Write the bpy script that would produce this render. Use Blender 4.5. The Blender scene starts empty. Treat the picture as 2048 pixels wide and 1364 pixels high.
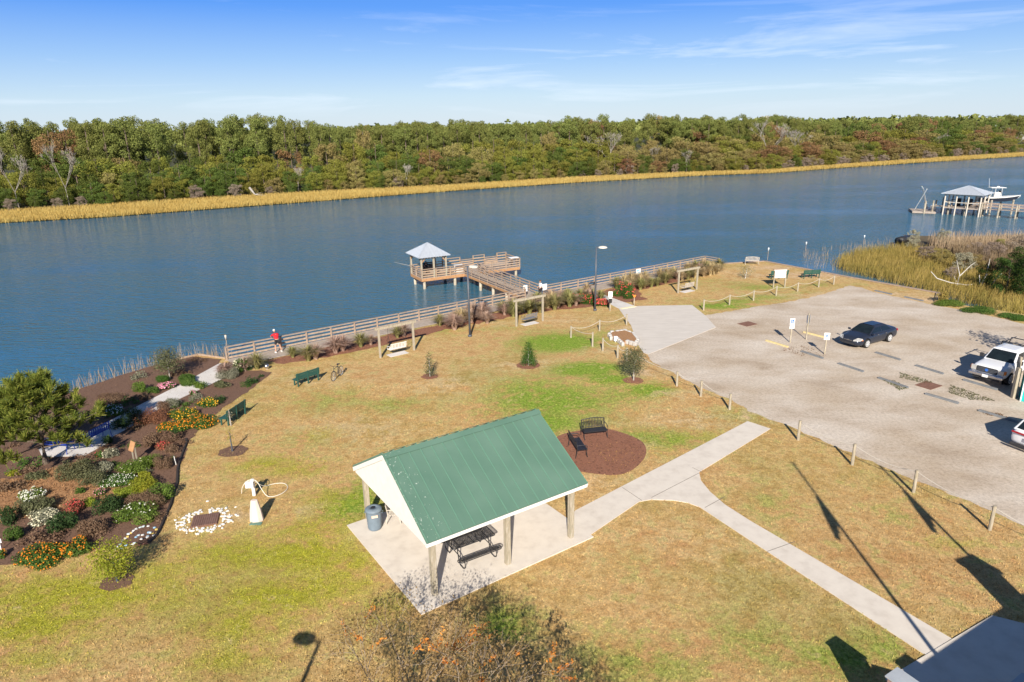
import bpy, bmesh, math, random
import numpy as np
from mathutils import Vector, Matrix
from mathutils.geometry import tessellate_polygon
R = math.radians
random.seed(7)
rng = np.random.default_rng(11)
S = bpy.context.scene
C = S.collection
# ------------------------------------------------------------ camera, sky, sun
CAMH = 16.0
ROLL, PITCH = R(-0.95), math.atan(432 / 1365)
SUN_EL, SUN_AZ = R(29.5), R(2.6)
F = Vector((0, math.cos(PITCH), -math.sin(PITCH)))
U0 = Vector((0, math.sin(PITCH), math.cos(PITCH)))
R0 = Vector((1, 0, 0))
RR = R0 * math.cos(ROLL) + U0 * math.sin(ROLL)
UU = U0 * math.cos(ROLL) - R0 * math.sin(ROLL)
cam = bpy.data.cameras.new('camera')
cam.sensor_width = 36
cam.lens = 36 * 1365 / 2048
cam.clip_end = 12000
co = bpy.data.objects.new('camera', cam)
C.objects.link(co)
m = Matrix((RR, UU, -F)).transposed().to_4x4()
m.translation = (0, 0, CAMH)
co.matrix_world = m
S.camera = co
S.view_settings.view_transform = 'Standard'
S.view_settings.look = 'None'
S.view_settings.exposure = 0.68
S.view_settings.gamma = 1
w = bpy.data.worlds.new('World')
S.world = w
w.use_nodes = True
nt = w.node_tree
nt.nodes.clear()


def N(t, kind, **kw):
    n = t.nodes.new(kind)
    for k, v in kw.items():
        if k.startswith('i_'):
            n.inputs[k[2:].replace('_', ' ')].default_value = v
        else:
            setattr(n, k, v)
    return n


sky = N(nt, 'ShaderNodeTexSky', sky_type='NISHITA', sun_disc=False)
sky.sun_elevation = SUN_EL
sky.sun_rotation = R(180) + SUN_AZ
sky.altitude = 0
sky.air_density = 1.0
sky.dust_density = 0.4
sky.ozone_density = 3.0
tc = N(nt, 'ShaderNodeTexCoord')
mp = N(nt, 'ShaderNodeMapping')
mp.inputs['Scale'].default_value = (2.2, 2.2, 22)
mp.inputs['Location'].default_value = (.9, .1, .5)
mp.inputs['Rotation'].default_value = (0, R(-1.5), 0)
ns = N(nt, 'ShaderNodeTexNoise', i_Scale=1.25, i_Detail=9.0, i_Roughness=.62, i_Distortion=.6)
rp = N(nt, 'ShaderNodeValToRGB')
rp.color_ramp.elements[0].position = .52
rp.color_ramp.elements[1].position = .74
rp.color_ramp.elements[1].color = (.62, .62, .62, 1)
sep = N(nt, 'ShaderNodeSeparateXYZ')
band = N(nt, 'ShaderNodeValToRGB')
for i, (p, c) in enumerate([(0, 0), (.02, .35), (.07, 1), (.15, .25)]):
    e = band.color_ramp.elements[i] if i < 2 else band.color_ramp.elements.new(p)
    e.position = p
    e.color = (c, c, c, 1)
mu = N(nt, 'ShaderNodeMath', operation='MULTIPLY')
mix = N(nt, 'ShaderNodeMix', data_type='RGBA')
mix.inputs[7].default_value = (7.2, 7.6, 8.3, 1)
grad = N(nt, 'ShaderNodeValToRGB')          # clear autumn air: pale at the horizon, deep blue above
for i, (p, c) in enumerate([(0, (4.3, 5.1, 5.9)), (.04, (3.5, 4.7, 6.0)), (.085, (2.0, 3.5, 6.1)), (.15, (.35, 1.85, 6.1)), (.3, (.35, 1.15, 3.3)), (.6, (.25, .6, 1.5)), (1, (.2, .4, .9))]):
    e = grad.color_ramp.elements[i] if i < 2 else grad.color_ramp.elements.new(p)
    e.position = p; e.color = (*[x / 10 for x in c], 1)
gsc = N(nt, 'ShaderNodeVectorMath', operation='SCALE'); gsc.inputs[3].default_value = 10
hs = N(nt, 'ShaderNodeMix', data_type='RGBA'); hs.inputs[0].default_value = .85
bg = N(nt, 'ShaderNodeBackground', i_Strength=.095)
ow = N(nt, 'ShaderNodeOutputWorld')
L = nt.links.new
L(tc.outputs['Generated'], mp.inputs[0]); L(mp.outputs[0], ns.inputs[0]); L(ns.outputs[0], rp.inputs[0])
L(tc.outputs['Generated'], sep.inputs[0]); L(sep.outputs[2], band.inputs[0])
L(rp.outputs[0], mu.inputs[0]); L(band.outputs[0], mu.inputs[1])
L(sep.outputs[2], grad.inputs[0]); L(grad.outputs[0], gsc.inputs[0]); L(sky.outputs[0], hs.inputs[6]); L(gsc.outputs[0], hs.inputs[7])
L(mu.outputs[0], mix.inputs[0]); L(hs.outputs[2], mix.inputs[6])
L(mix.outputs[2], bg.inputs[0]); L(bg.outputs[0], ow.inputs[0])
sl = bpy.data.lights.new('sun', 'SUN')
sl.energy = 5.0
sl.angle = R(.5)
sl.color = (1, .92, .8)
so = bpy.data.objects.new('sun', sl)
C.objects.link(so)
d = Vector((math.sin(SUN_AZ) * math.cos(SUN_EL), math.cos(SUN_AZ) * math.cos(SUN_EL), -math.sin(SUN_EL)))
so.rotation_euler = d.to_track_quat('-Z', 'Y').to_euler()
so.location = (-5, -60, 50)

# ------------------------------------------------------------ helpers


def G(px, py, z=0.0):
    """ground point seen at a pixel of the photograph (survey of the place)"""
    v = F * 1365 + RR * (px - 1024) - UU * (py - 682)
    t = (z - CAMH) / v.z
    return Vector((v.x * t, v.y * t, z))


def link(o, parent=None):
    C.objects.link(o)
    if parent is not None:
        o.parent = parent
    return o


def tag(o, label=None, cat=None, group=None, kind=None):
    for k, v in (('label', label), ('category', cat), ('group', group), ('kind', kind)):
        if v:
            o[k] = v
    return o


def thing(name, label, cat, loc=(0, 0, 0), rz=0, group=None):
    o = bpy.data.objects.new(name, None)
    link(o)
    o.empty_display_size = .2
    o.location = loc
    o.rotation_euler = (0, 0, rz)
    return tag(o, label, cat, group, 'thing')


def dup(root, loc=None, rz=None, label=None, group=None, scale=None):
    r = root.copy(); C.objects.link(r)
    if loc is not None: r.location = loc
    if rz is not None: r.rotation_euler = (0, 0, rz)
    if label: r['label'] = label
    if group: r['group'] = group
    if scale is not None: r.scale = scale
    for ch in list(root.children):
        c = ch.copy(); C.objects.link(c); c.parent = r
        for g in ch.children:
            e = g.copy(); C.objects.link(e); e.parent = c
    return r


class MB:
    def __init__(s):
        s.v, s.f, s.mi = [], [], []

    def add(s, vs, fs, mi=0):
        b = len(s.v)
        s.v += [tuple(v) for v in vs]
        s.f += [tuple(i + b for i in f) for f in fs]
        s.mi += [mi] * len(fs)
        return s

    def box(s, c, d, rz=0, mi=0, rx=0, ry=0):
        M = Matrix.Rotation(rz, 3, 'Z') @ Matrix.Rotation(ry, 3, 'Y') @ Matrix.Rotation(rx, 3, 'X')
        vs = [Vector(c) + M @ Vector((x * d[0] / 2, y * d[1] / 2, z * d[2] / 2)) for x in (-1, 1) for y in (-1, 1) for z in (-1, 1)]
        return s.add(vs, [(0, 1, 3, 2), (4, 6, 7, 5), (0, 4, 5, 1), (2, 3, 7, 6), (0, 2, 6, 4), (1, 5, 7, 3)], mi)

    def bar(s, a, b, w, h, mi=0, up=(0, 0, 1)):
        a, b = Vector(a), Vector(b)
        x = (b - a).normalized()
        up = Vector(up)
        if abs(x.dot(up)) > .98: up = Vector((0, 1, 0))
        y = up.cross(x).normalized() * w / 2
        z = x.cross(y).normalized() * h / 2
        vs = [p + i * y + j * z for p in (a, b) for i in (-1, 1) for j in (-1, 1)]
        return s.add(vs, [(0, 1, 3, 2), (4, 6, 7, 5), (0, 4, 5, 1), (2, 3, 7, 6), (0, 2, 6, 4), (1, 5, 7, 3)], mi)

    def tube(s, pts, r, n=8, mi=0, caps=True, closed=False):
        pts = [Vector(p) for p in pts]
        rs = r if isinstance(r, (list, tuple)) else [r] * len(pts)
        b = len(s.v)
        k = len(pts)
        for i, p in enumerate(pts):
            if closed: t = pts[(i + 1) % k] - pts[i - 1]
            else: t = pts[min(i + 1, k - 1)] - pts[max(i - 1, 0)]
            t.normalize()
            u = Vector((0, 0, 1)).cross(t)
            if u.length < .05: u = Vector((1, 0, 0)).cross(t)
            u.normalize(); q = t.cross(u)
            for j in range(n):
                a = 2 * math.pi * j / n
                s.v.append(tuple(p + (u * math.cos(a) + q * math.sin(a)) * rs[i]))
        fs = []
        for i in range(k if closed else k - 1):
            i2 = (i + 1) % k
            for j in range(n):
                fs.append((b + i * n + j, b + i * n + (j + 1) % n, b + i2 * n + (j + 1) % n, b + i2 * n + j))
        if caps and not closed:
            fs.append(tuple(b + j for j in range(n))[::-1]); fs.append(tuple(b + (k - 1) * n + j for j in range(n)))
        s.f += fs; s.mi += [mi] * len(fs)
        return s

    def lathe(s, prof, c=(0, 0, 0), n=20, mi=0):
        b = len(s.v)
        for r, z in prof:
            for j in range(n):
                a = 2 * math.pi * j / n
                s.v.append((c[0] + r * math.cos(a), c[1] + r * math.sin(a), c[2] + z))
        fs = [(b + i * n + j, b + i * n + (j + 1) % n, b + (i + 1) * n + (j + 1) % n, b + (i + 1) * n + j) for i in range(len(prof) - 1) for j in range(n)]
        fs += [tuple(b + j for j in range(n))[::-1], tuple(b + (len(prof) - 1) * n + j for j in range(n))]
        s.f += fs; s.mi += [mi] * len(fs)
        return s

    def prism(s, poly, z0, z1, mi=0):
        n = len(poly); b = len(s.v)
        s.v += [(p[0], p[1], z0) for p in poly] + [(p[0], p[1], z1) for p in poly]
        tri = tessellate_polygon([[Vector((p[0], p[1], 0)) for p in poly]])
        fs = [tuple(b + n + i for i in t) for t in tri] + [tuple(b + i for i in t)[::-1] for t in tri]
        fs += [(b + i, b + (i + 1) % n, b + n + (i + 1) % n, b + n + i) for i in range(n)]
        s.f += fs; s.mi += [mi] * len(fs)
        return s

    def build(s, name, mat, parent=None, smooth=False, bevel=0, loc=None):
        me = bpy.data.meshes.new(name)
        me.from_pydata(s.v, [], s.f)
        bm = bmesh.new(); bm.from_mesh(me)
        bmesh.ops.recalc_face_normals(bm, faces=bm.faces)
        bm.to_mesh(me); bm.free()
        mats = mat if isinstance(mat, (list, tuple)) else [mat]
        for mm in mats: me.materials.append(mm)
        if len(mats) > 1: me.polygons.foreach_set('material_index', s.mi)
        if smooth: me.polygons.foreach_set('use_smooth', [True] * len(me.polygons))
        o = link(bpy.data.objects.new(name, me), parent)
        if loc is not None: o.location = loc
        if bevel:
            bv = o.modifiers.new('bevel', 'BEVEL'); bv.width = bevel; bv.segments = 2; bv.limit_method = 'ANGLE'
        return o


def quads_mesh(name, V, mat, sides=4):
    """V: (n, sides, 3) array of separate polygons"""
    n = len(V)
    me = bpy.data.meshes.new(name)
    me.vertices.add(n * sides); me.loops.add(n * sides); me.polygons.add(n)
    me.vertices.foreach_set('co', V.reshape(-1).astype(np.float32))
    me.loops.foreach_set('vertex_index', np.arange(n * sides, dtype=np.int32))
    me.polygons.foreach_set('loop_start', np.arange(0, n * sides, sides, dtype=np.int32))
    me.update(calc_edges=True)
    me.materials.append(mat)
    return me


# ------------------------------------------------------------ materials


def newmat(name):
    mt = bpy.data.materials.new(name)
    mt.use_nodes = True
    t = mt.node_tree
    return mt, t, t.nodes['Principled BSDF']


def pm(name, c1, c2=None, scale=6, rough=.75, bump=0, bscale=None, metal=0, stretch=(1, 1, 1), c3=None, spec=.3, detail=6):
    mt, t, b = newmat(name)
    c2 = c2 or tuple(x * .82 for x in c1)
    b.inputs['Roughness'].default_value = rough
    b.inputs['Metallic'].default_value = metal
    b.inputs['Specular IOR Level'].default_value = spec
    tc = N(t, 'ShaderNodeTexCoord'); mp = N(t, 'ShaderNodeMapping'); mp.inputs['Scale'].default_value = stretch
    ns = N(t, 'ShaderNodeTexNoise', i_Scale=float(scale), i_Detail=float(detail), i_Roughness=.6)
    rp = N(t, 'ShaderNodeValToRGB')
    rp.color_ramp.elements[0].position = .3; rp.color_ramp.elements[0].color = (*c1, 1)
    rp.color_ramp.elements[1].position = .7; rp.color_ramp.elements[1].color = (*c2, 1)
    if c3:
        e = rp.color_ramp.elements.new(.5); e.color = (*c3, 1)
    k = t.links.new
    k(tc.outputs['Object'], mp.inputs[0]); k(mp.outputs[0], ns.inputs[0]); k(ns.outputs[0], rp.inputs[0]); k(rp.outputs[0], b.inputs['Base Color'])
    if bump:
        n2 = N(t, 'ShaderNodeTexNoise', i_Scale=float(bscale or scale * 4), i_Detail=4.0)
        k(mp.outputs[0], n2.inputs[0])
        bp = N(t, 'ShaderNodeBump', i_Strength=float(bump), i_Distance=.02)
        k(n2.outputs[0], bp.inputs['Height']); k(bp.outputs[0], b.inputs['Normal'])
    return mt


def leafmat(name, cols, trans=.3, tint=.25, rough=.65, nsc=1.3):
    """random colour per leaf, slight tint per plant"""
    mt, t, b = newmat(name)
    ge = N(t, 'ShaderNodeNewGeometry'); oi = N(t, 'ShaderNodeObjectInfo')
    rp = N(t, 'ShaderNodeValToRGB')
    for i, c in enumerate(cols):
        p = i / max(1, len(cols) - 1)
        e = rp.color_ramp.elements[i] if i < 2 else rp.color_ramp.elements.new(p)
        e.position = p; e.color = (*c, 1)
    tc = N(t, 'ShaderNodeTexCoord')
    ns = N(t, 'ShaderNodeTexNoise', i_Scale=float(nsc), i_Detail=3.0)
    ad = N(t, 'ShaderNodeMath', operation='MULTIPLY_ADD'); ad.inputs[1].default_value = .55
    sb = N(t, 'ShaderNodeMath', operation='MULTIPLY_ADD'); sb.inputs[1].default_value = .9; sb.inputs[2].default_value = -.22
    k = t.links.new
    k(tc.outputs['Object'], ns.inputs[0]); k(ns.outputs[0], sb.inputs[0])
    k(ge.outputs['Random Per Island'], ad.inputs[0]); k(sb.outputs[0], ad.inputs[2]); k(ad.outputs[0], rp.inputs[0])
    hv = N(t, 'ShaderNodeHueSaturation')
    m1 = N(t, 'ShaderNodeMath', operation='MULTIPLY_ADD'); m1.inputs[1].default_value = tint; m1.inputs[2].default_value = 1 - tint / 2
    m2 = N(t, 'ShaderNodeMath', operation='MULTIPLY_ADD'); m2.inputs[1].default_value = tint * .14; m2.inputs[2].default_value = .5 - tint * .07
    k(oi.outputs['Random'], m1.inputs[0]); k(oi.outputs['Random'], m2.inputs[0]); k(m1.outputs[0], hv.inputs['Value']); k(m2.outputs[0], hv.inputs['Hue'])
    k(rp.outputs[0], hv.inputs['Color']); k(hv.outputs[0], b.inputs['Base Color'])
    b.inputs['Roughness'].default_value = rough
    b.inputs['Specular IOR Level'].default_value = .15
    tr = N(t, 'ShaderNodeBsdfTranslucent'); ms = N(t, 'ShaderNodeMixShader'); ms.inputs[0].default_value = trans
    k(hv.outputs[0], tr.inputs[0]); k(b.outputs[0], ms.inputs[1]); k(tr.outputs[0], ms.inputs[2])
    k(ms.outputs[0], t.nodes['Material Output'].inputs[0])
    return mt


wood_grey = pm('weathered_wood', (.44, .33, .25), (.27, .2, .15), 5, .85, .4, 30, stretch=(1, 1, 1))
wood_pale = pm('pale_wood', (.6, .55, .48), (.42, .38, .32), 6, .85, .3, 40)
wood_orange = pm('new_wood', (.48, .27, .13), (.33, .17, .08), 5, .8, .3, 30)
post_wood = pm('treated_post', (.46, .42, .35), (.25, .23, .17), 7, .85, .5, 30, c3=(.36, .31, .23), stretch=(2.5, 2.5, .4))
wood_mid = pm('tan_wood', (.46, .32, .21), (.3, .21, .14), 5, .85, .3, 30)
deck_mat = pm('deck_boards', (.42, .36, .31), (.3, .25, .21), 4, .85, .4, 25)
white_paint = pm('white_paint', (.8, .79, .76), (.72, .71, .68), 3, .5)
black_metal = pm('black_metal', (.018, .018, .02), (.03, .03, .032), 8, .4, spec=.5)
steel_grey = pm('painted_steel', (.06, .07, .09), (.09, .1, .12), 3, .45, spec=.5)
grey_plastic = pm('grey_plastic', (.17, .22, .27), (.14, .18, .22), 5, .5)
green_slats = pm('green_slats', (.02, .075, .06), (.03, .1, .08), 5, .5, spec=.4)
blue_paint = pm('blue_paint', (.015, .04, .3), (.02, .06, .36), 5, .45, spec=.5)
concrete = pm('concrete', (.68, .62, .54), (.56, .5, .43), 1.6, .85, .25, 60, c3=(.64, .58, .505), detail=12)
apron_mat = pm('apron_concrete', (.62, .57, .51), (.53, .485, .43), .7, .85, .2, 40, stretch=(1, 3, 1), detail=8)
pad_mat = pm('path_concrete', (.66, .63, .6), (.55, .52, .49), 1, .85, .2, 40)
stone = pm('stone', (.55, .53, .5), (.32, .3, .28), 4, .85, .4, 14)
white_rock = pm('white_rock', (.8, .78, .74), (.6, .58, .54), 5, .8, .3)
rust_mat = pm('rusty_iron', (.16, .08, .055), (.25, .13, .09), 4, .8, .5, 30)
rope_mat = pm('rope', (.6, .56, .49), (.5, .45, .38), 30, .9, .5, 80)
rubber = pm('tyre_rubber', (.02, .02, .02), (.03, .03, .03), 8, .8)
alloy = pm('alloy_wheel', (.62, .62, .62), (.5, .5, .51), 8, .4, spec=.6)
chrome = pm('chrome', (.6, .6, .62), (.5, .5, .52), 8, .22, metal=.9)
glass = pm('dark_glass', (.008, .012, .015), (.014, .022, .026), 2, .05, spec=.45)
lens = pm('headlight_lens', (.5, .49, .46), (.36, .35, .33), 8, .12, spec=.9)
amber = pm('amber_lens', (.7, .2, .03), (.6, .16, .02), 8, .2)
red_lens = pm('red_lens', (.35, .01, .02), (.28, .01, .015), 8, .2, spec=.7)
car_navy = pm('dark_blue_grey_paint', (.028, .035, .055), (.034, .042, .062), 2, .22, metal=.35, spec=.7)
car_white = pm('white_car_paint', (.74, .75, .77), (.7, .71, .73), 2, .25, spec=.6)
dark_plastic = pm('dark_plastic', (.03, .03, .033), (.045, .045, .048), 5, .6)
galv = pm('galvanised_roof', (.56, .6, .65), (.47, .51, .57), 3, .42, metal=.35, stretch=(3, 1, 1))
lamp_lens_mat = pm('lamp_housing', (.55, .52, .46), (.48, .45, .4), 4, .5)
bark = pm('bark', (.17, .13, .1), (.1, .075, .055), 6, .9, .5, 20)
grey_bark = pm('grey_bark', (.4, .37, .33), (.26, .235, .21), 4, .9, .4, 20)
dead_wood = pm('bleached_wood', (.6, .57, .52), (.45, .42, .38), 5, .85)
skin = pm('skin', (.5, .29, .2), (.45, .25, .17), 6, .6)
teal = pm('teal_plastic', (.01, .38, .36), (.015, .45, .42), 3, .45)
yellow_paint = pm('yellow_paint', (.66, .53, .25), (.5, .41, .22), 8, .7)
sign_white = pm('sign_white', (.82, .82, .8), (.76, .76, .75), 4, .5)
sign_blue = pm('sign_blue', (.03, .13, .5), (.03, .15, .55), 4, .5)
sign_sky = pm('sign_light_blue', (.3, .55, .7), (.25, .5, .68), 4, .5)
orange_sign = pm('orange_sign', (.75, .25, .04), (.65, .2, .03), 4, .5)

# ------------------------------------------------------------ ground sheets


def dens(poly, step, jit=0, closed=True):
    out = []
    n = len(poly)
    for i in range(n if closed else n - 1):
        a, b = Vector(poly[i][:2]), Vector(poly[(i + 1) % n][:2])
        k = max(1, int((b - a).length / step)); nr = Vector((-(b - a).y, (b - a).x)).normalized()
        for j in range(k):
            p = a.lerp(b, j / k)
            if jit and k > 1: p = p + nr * random.gauss(0, jit)
            out.append((p.x, p.y))
    return out


def sheet(name, poly, z, mat, thick=0, step=0, jit=0, kind='structure'):
    if step: poly = dens(poly, step, jit)
    mb = MB()
    if thick: mb.prism(poly, z - thick, z)
    else:
        tri = tessellate_polygon([[Vector((p[0], p[1], 0)) for p in poly]])
        mb.add([(p[0], p[1], z) for p in poly], [tuple(t) for t in tri])
    o = mb.build(name, mat)
    for p in o.data.polygons:
        pass
    if not thick:
        if o.data.polygons[0].normal.z < 0: o.data.flip_normals()
    if kind: o['kind'] = kind
    return o


def PX(*pts, z=0.0):
    return [G(x, y, z).xy.to_tuple() for x, y in pts]


WZ = -1.15
# --- water
mt, t, b = newmat('river_water')
b.inputs['Base Color'].default_value = (.034, .125, .2, 1)
b.inputs['Roughness'].default_value = .08
b.inputs['IOR'].default_value = 1.33
b.inputs['Specular IOR Level'].default_value = .9
k = t.links.new
tcn = N(t, 'ShaderNodeTexCoord')
wmp = N(t, 'ShaderNodeMapping'); wmp.inputs['Rotation'].default_value = (0, 0, R(-28)); wmp.inputs['Scale'].default_value = (.55, 1.9, 1)
k(tcn.outputs['Object'], wmp.inputs[0])
n1 = N(t, 'ShaderNodeTexNoise', i_Scale=1.5, i_Detail=2.5, i_Roughness=.55, i_Distortion=.3)
n2 = N(t, 'ShaderNodeTexNoise', i_Scale=.03, i_Detail=4.0)   # broad patches of calm and ruffled water
k(wmp.outputs[0], n1.inputs[0]); k(wmp.outputs[0], n2.inputs[0])
rr = N(t, 'ShaderNodeMapRange'); rr.inputs[1].default_value = .38; rr.inputs[2].default_value = .62; rr.inputs[3].default_value = .3; rr.inputs[4].default_value = 1.0
k(n2.outputs[0], rr.inputs[0])
bp = N(t, 'ShaderNodeBump', i_Distance=.3)
k(rr.outputs[0], bp.inputs['Strength']); k(n1.outputs[0], bp.inputs['Height']); k(bp.outputs[0], b.inputs['Normal'])
water_mat = mt
wm = MB(); wm.add([(-900, -300, WZ), (3000, -300, WZ), (3000, 2500, WZ), (-900, 2500, WZ)], [(0, 1, 2, 3)])
wo = wm.build('water', water_mat); wo['kind'] = 'structure'

mud = pm('mud', (.1, .075, .045), (.14, .11, .06), 1, .9)
sheet('riverbed', [(-1200, -600), (4500, -600), (4500, 6000), (-1200, 6000)], WZ - 1.5, mud)

# --- far land
far_mat = pm('far_ground', (.07, .065, .03), (.045, .055, .022), .3, .95)
bank_px = [(0, 447), (200, 436), (400, 421), (640, 403), (900, 383), (1150, 366), (1400, 352), (1540, 347), (1700, 335), (1900, 322), (2047, 313)]
bank = [G(x, y, WZ).xy for x, y in bank_px]
bank = [Vector((-240, 55)), Vector((-165, 100))] + bank + [Vector((300, 352)), Vector((420, 415))]
back_px = [(0, 425), (200, 413), (400, 400), (640, 386), (900, 373), (1150, 357), (1400, 346), (1540, 342), (1700, 330), (1900, 316), (2047, 307)]
back = [G(x, y, -.8).xy for x, y in back_px]
back = [Vector((-250, 70)), Vector((-180, 115))] + back + [Vector((300, 360)), Vector((420, 425))]
sheet('far_land', [p.to_tuple() for p in bank] + [(3000, 1600), (5000, 7000), (-3000, 7000), (-3000, 0), (-400, -40)], WZ + .12, far_mat)

# --- near land: outline of the park
rail_pts = [Vector((-20.7, 46.9)), Vector((-9.5, 55.4)), Vector((1.35, 63.55)), Vector((3.15, 64.9)), Vector((14.0, 72.6)), Vector((22.75, 78.9)), Vector((23.9, 77.3))]
shore = [(-70, 2), (-52, 20), (-40, 30), (-30.6, 37.2), (-28.2, 41.3), (-26.9, 44.0), (-25.2, 46.6), (-23.5, 48.3), (-21.2, 47.6)]
bulk = [(23.2, 79.3), (24.6, 79.2), (30.3, 80.3), (35.9, 70.9), (40.9, 63.3), (38.9, 60.2)]
east = [(41.4, 58.2), (46, 52.6), (60, 45), (90, 30)]
land = shore + [(-20.7, 47.1), (-9.6, 55.6), (1.25, 63.7), (13.9, 72.8)] + [(22.7, 79.1)] + bulk + east + [(120, -60), (0, -140), (-120, -60)]

LAWN = [(.36, .21, .09), (.43, .29, .12), (.3, .24, .075)]


def lawnmat():
    mt, t, b = newmat('lawn_grass')
    b.inputs['Roughness'].default_value = .9
    b.inputs['Specular IOR Level'].default_value = .1
    k = t.links.new
    tc = N(t, 'ShaderNodeTexCoord')

    def noise(s, d=4.0, r=.6, w=0):
        n = N(t, 'ShaderNodeTexNoise', i_Scale=float(s), i_Detail=float(d), i_Roughness=r, i_Distortion=float(w))
        k(tc.outputs['Object'], n.inputs[0]); return n

    def ramp(src, stops):
        r = N(t, 'ShaderNodeValToRGB')
        for i, (p, c) in enumerate(stops):
            e = r.color_ramp.elements[i] if i < 2 else r.color_ramp.elements.new(p)
            e.position = p; e.color = (*c, 1) if len(c) == 3 else c
        k(src, r.inputs[0]); return r

    def mixc(f, a, bb, mode='MIX'):
        x = N(t, 'ShaderNodeMix', data_type='RGBA', blend_type=mode)
        if isinstance(f, float): x.inputs[0].default_value = f
        else: k(f, x.inputs[0])
        k(a, x.inputs[6]); k(bb, x.inputs[7]); return x.outputs[2]
    big = noise(.16, 5, .62, .5); mid = noise(1.1, 8, .72, .3); fine = noise(7, 6, .8); tiny = noise(22, 5, .8); mott = noise(3.2, 6, .78)
    tan = ramp(big.outputs[0], [(.3, (.43, .235, .1)), (.43, (.53, .345, .16)), (.54, (.45, .32, .125)), (.64, (.28, .26, .07))])
    t2 = ramp(mid.outputs[0], [(.3, (.47, .235, .115)), (.45, (.42, .285, .115)), (.58, (.62, .45, .24)), (.68, (.27, .265, .07))])
    base = mixc(.5, tan.outputs[0], t2.outputs[0])
    at = N(t, 'ShaderNodeAttribute', attribute_name='green')
    # green growth broken up by noise
    ad = N(t, 'ShaderNodeMath', operation='ADD'); k(at.outputs['Fac'], ad.inputs[0])
    mm = N(t, 'ShaderNodeMath', operation='MULTIPLY_ADD'); mm.inputs[1].default_value = 2.6; mm.inputs[2].default_value = -1.3
    k(mid.outputs[0], mm.inputs[0]); k(mm.outputs[0], ad.inputs[1])
    gf = ramp(ad.outputs[0], [(.1, (0, 0, 0)), (.75, (1, 1, 1))])
    gcol = ramp(fine.outputs[0], [(.3, (.11, .2, .02)), (.5, (.19, .29, .035)), (.68, (.36, .38, .09))])
    base = mixc(gf.outputs[0], base, gcol.outputs[0])
    ay = N(t, 'ShaderNodeAttribute', attribute_name='yellow')
    a2 = N(t, 'ShaderNodeMath', operation='ADD'); k(ay.outputs['Fac'], a2.inputs[0]); k(mm.outputs[0], a2.inputs[1])
    yf = ramp(a2.outputs[0], [(.1, (0, 0, 0)), (.8, (1, 1, 1))])
    ycol = ramp(tiny.outputs[0], [(.32, (.17, .19, .02)), (.5, (.3, .3, .035)), (.68, (.56, .5, .05))])
    base = mixc(yf.outputs[0], base, ycol.outputs[0])
    ab = N(t, 'ShaderNodeAttribute', attribute_name='bare')
    a3 = N(t, 'ShaderNodeMath', operation='ADD'); k(ab.outputs['Fac'], a3.inputs[0]); k(mm.outputs[0], a3.inputs[1])
    bf = ramp(a3.outputs[0], [(.15, (0, 0, 0)), (.8, (1, 1, 1))])
    bcol = ramp(fine.outputs[0], [(.3, (.5, .34, .2)), (.7, (.62, .47, .3))])
    base = mixc(bf.outputs[0], base, bcol.outputs[0])
    # blades: fine light and dark fibres
    f1 = ramp(fine.outputs[0], [(.33, (.55, .53, .47)), (.5, (1, 1, 1)), (.67, (1.4, 1.37, 1.28))])
    f2 = ramp(tiny.outputs[0], [(.33, (.42, .42, .38)), (.5, (1, 1, 1)), (.67, (1.6, 1.55, 1.4))])
    f0 = ramp(mott.outputs[0], [(.34, (.74, .7, .62)), (.5, (1, 1, 1)), (.66, (1.24, 1.22, 1.18))])
    base = mixc(.85, base, f0.outputs[0], 'MULTIPLY')
    base = mixc(.72, base, f1.outputs[0], 'MULTIPLY')
    base = mixc(.65, base, f2.outputs[0], 'MULTIPLY')
    k(base, b.inputs['Base Color'])
    bp = N(t, 'ShaderNodeBump', i_Strength=.7, i_Distance=.04)
    k(tiny.outputs[0], bp.inputs['Height']); k(bp.outputs[0], b.inputs['Normal'])
    return mt


lawn_mat = lawnmat()
# fine grid over the park that carries where the grass is green, yellow or worn bare
GREEN = [(1120, 685, 2.6, 1.8, 1.1), (1085, 690, 1.5, 1, .8), (1175, 738, 2.2, 1.2, 1.1), (1225, 758, 1.6, 1, .9), (1300, 782, 1.4, 1, 1.0), (1240, 790, 2, 1.5, .45), (1100, 800, 3.5, 2.5, .75), (1050, 780, 3, 2.5, .55),
         (1090, 845, 2, 1.5, .8), (1290, 872, 2.5, 1, .55), (1330, 880, 2, 1, .6), (1480, 832, 2, 1, .5), (1440, 612, 2.2, .9, .9), (1480, 603, 2.4, .9, .6), (1540, 594, 3, .9, .6), (1600, 586, 2, .8, .4), (1640, 570, 2, .8, .3), (1520, 575, 3, 1.2, .4),
         (700, 1010, 1.2, 1.2, .85), (735, 980, 1, 1, .6), (905, 640, 3, 1.2, .4), (880, 660, 2, 1, .3), (1000, 655, 3, 1, .3), (1370, 560, 3, 2, .2), (1230, 665, 1.5, .8, .4), (780, 810, 2, 1.2, .35), (660, 800, 2, 1.5, .3),
         (1290, 1330, 2, 1, .4), (1680, 1320, 1.5, .8, .55), (1500, 1290, 1.5, 1, .35), (1760, 1290, .8, .6, .5), (1000, 1250, 1, .8, .6), (1270, 1130, 1, 1, .2), (620, 880, 2, 1.5, .3), (1550, 1010, 1, 1, .3), (1800, 1030, 1, 1, .25)]
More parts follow.
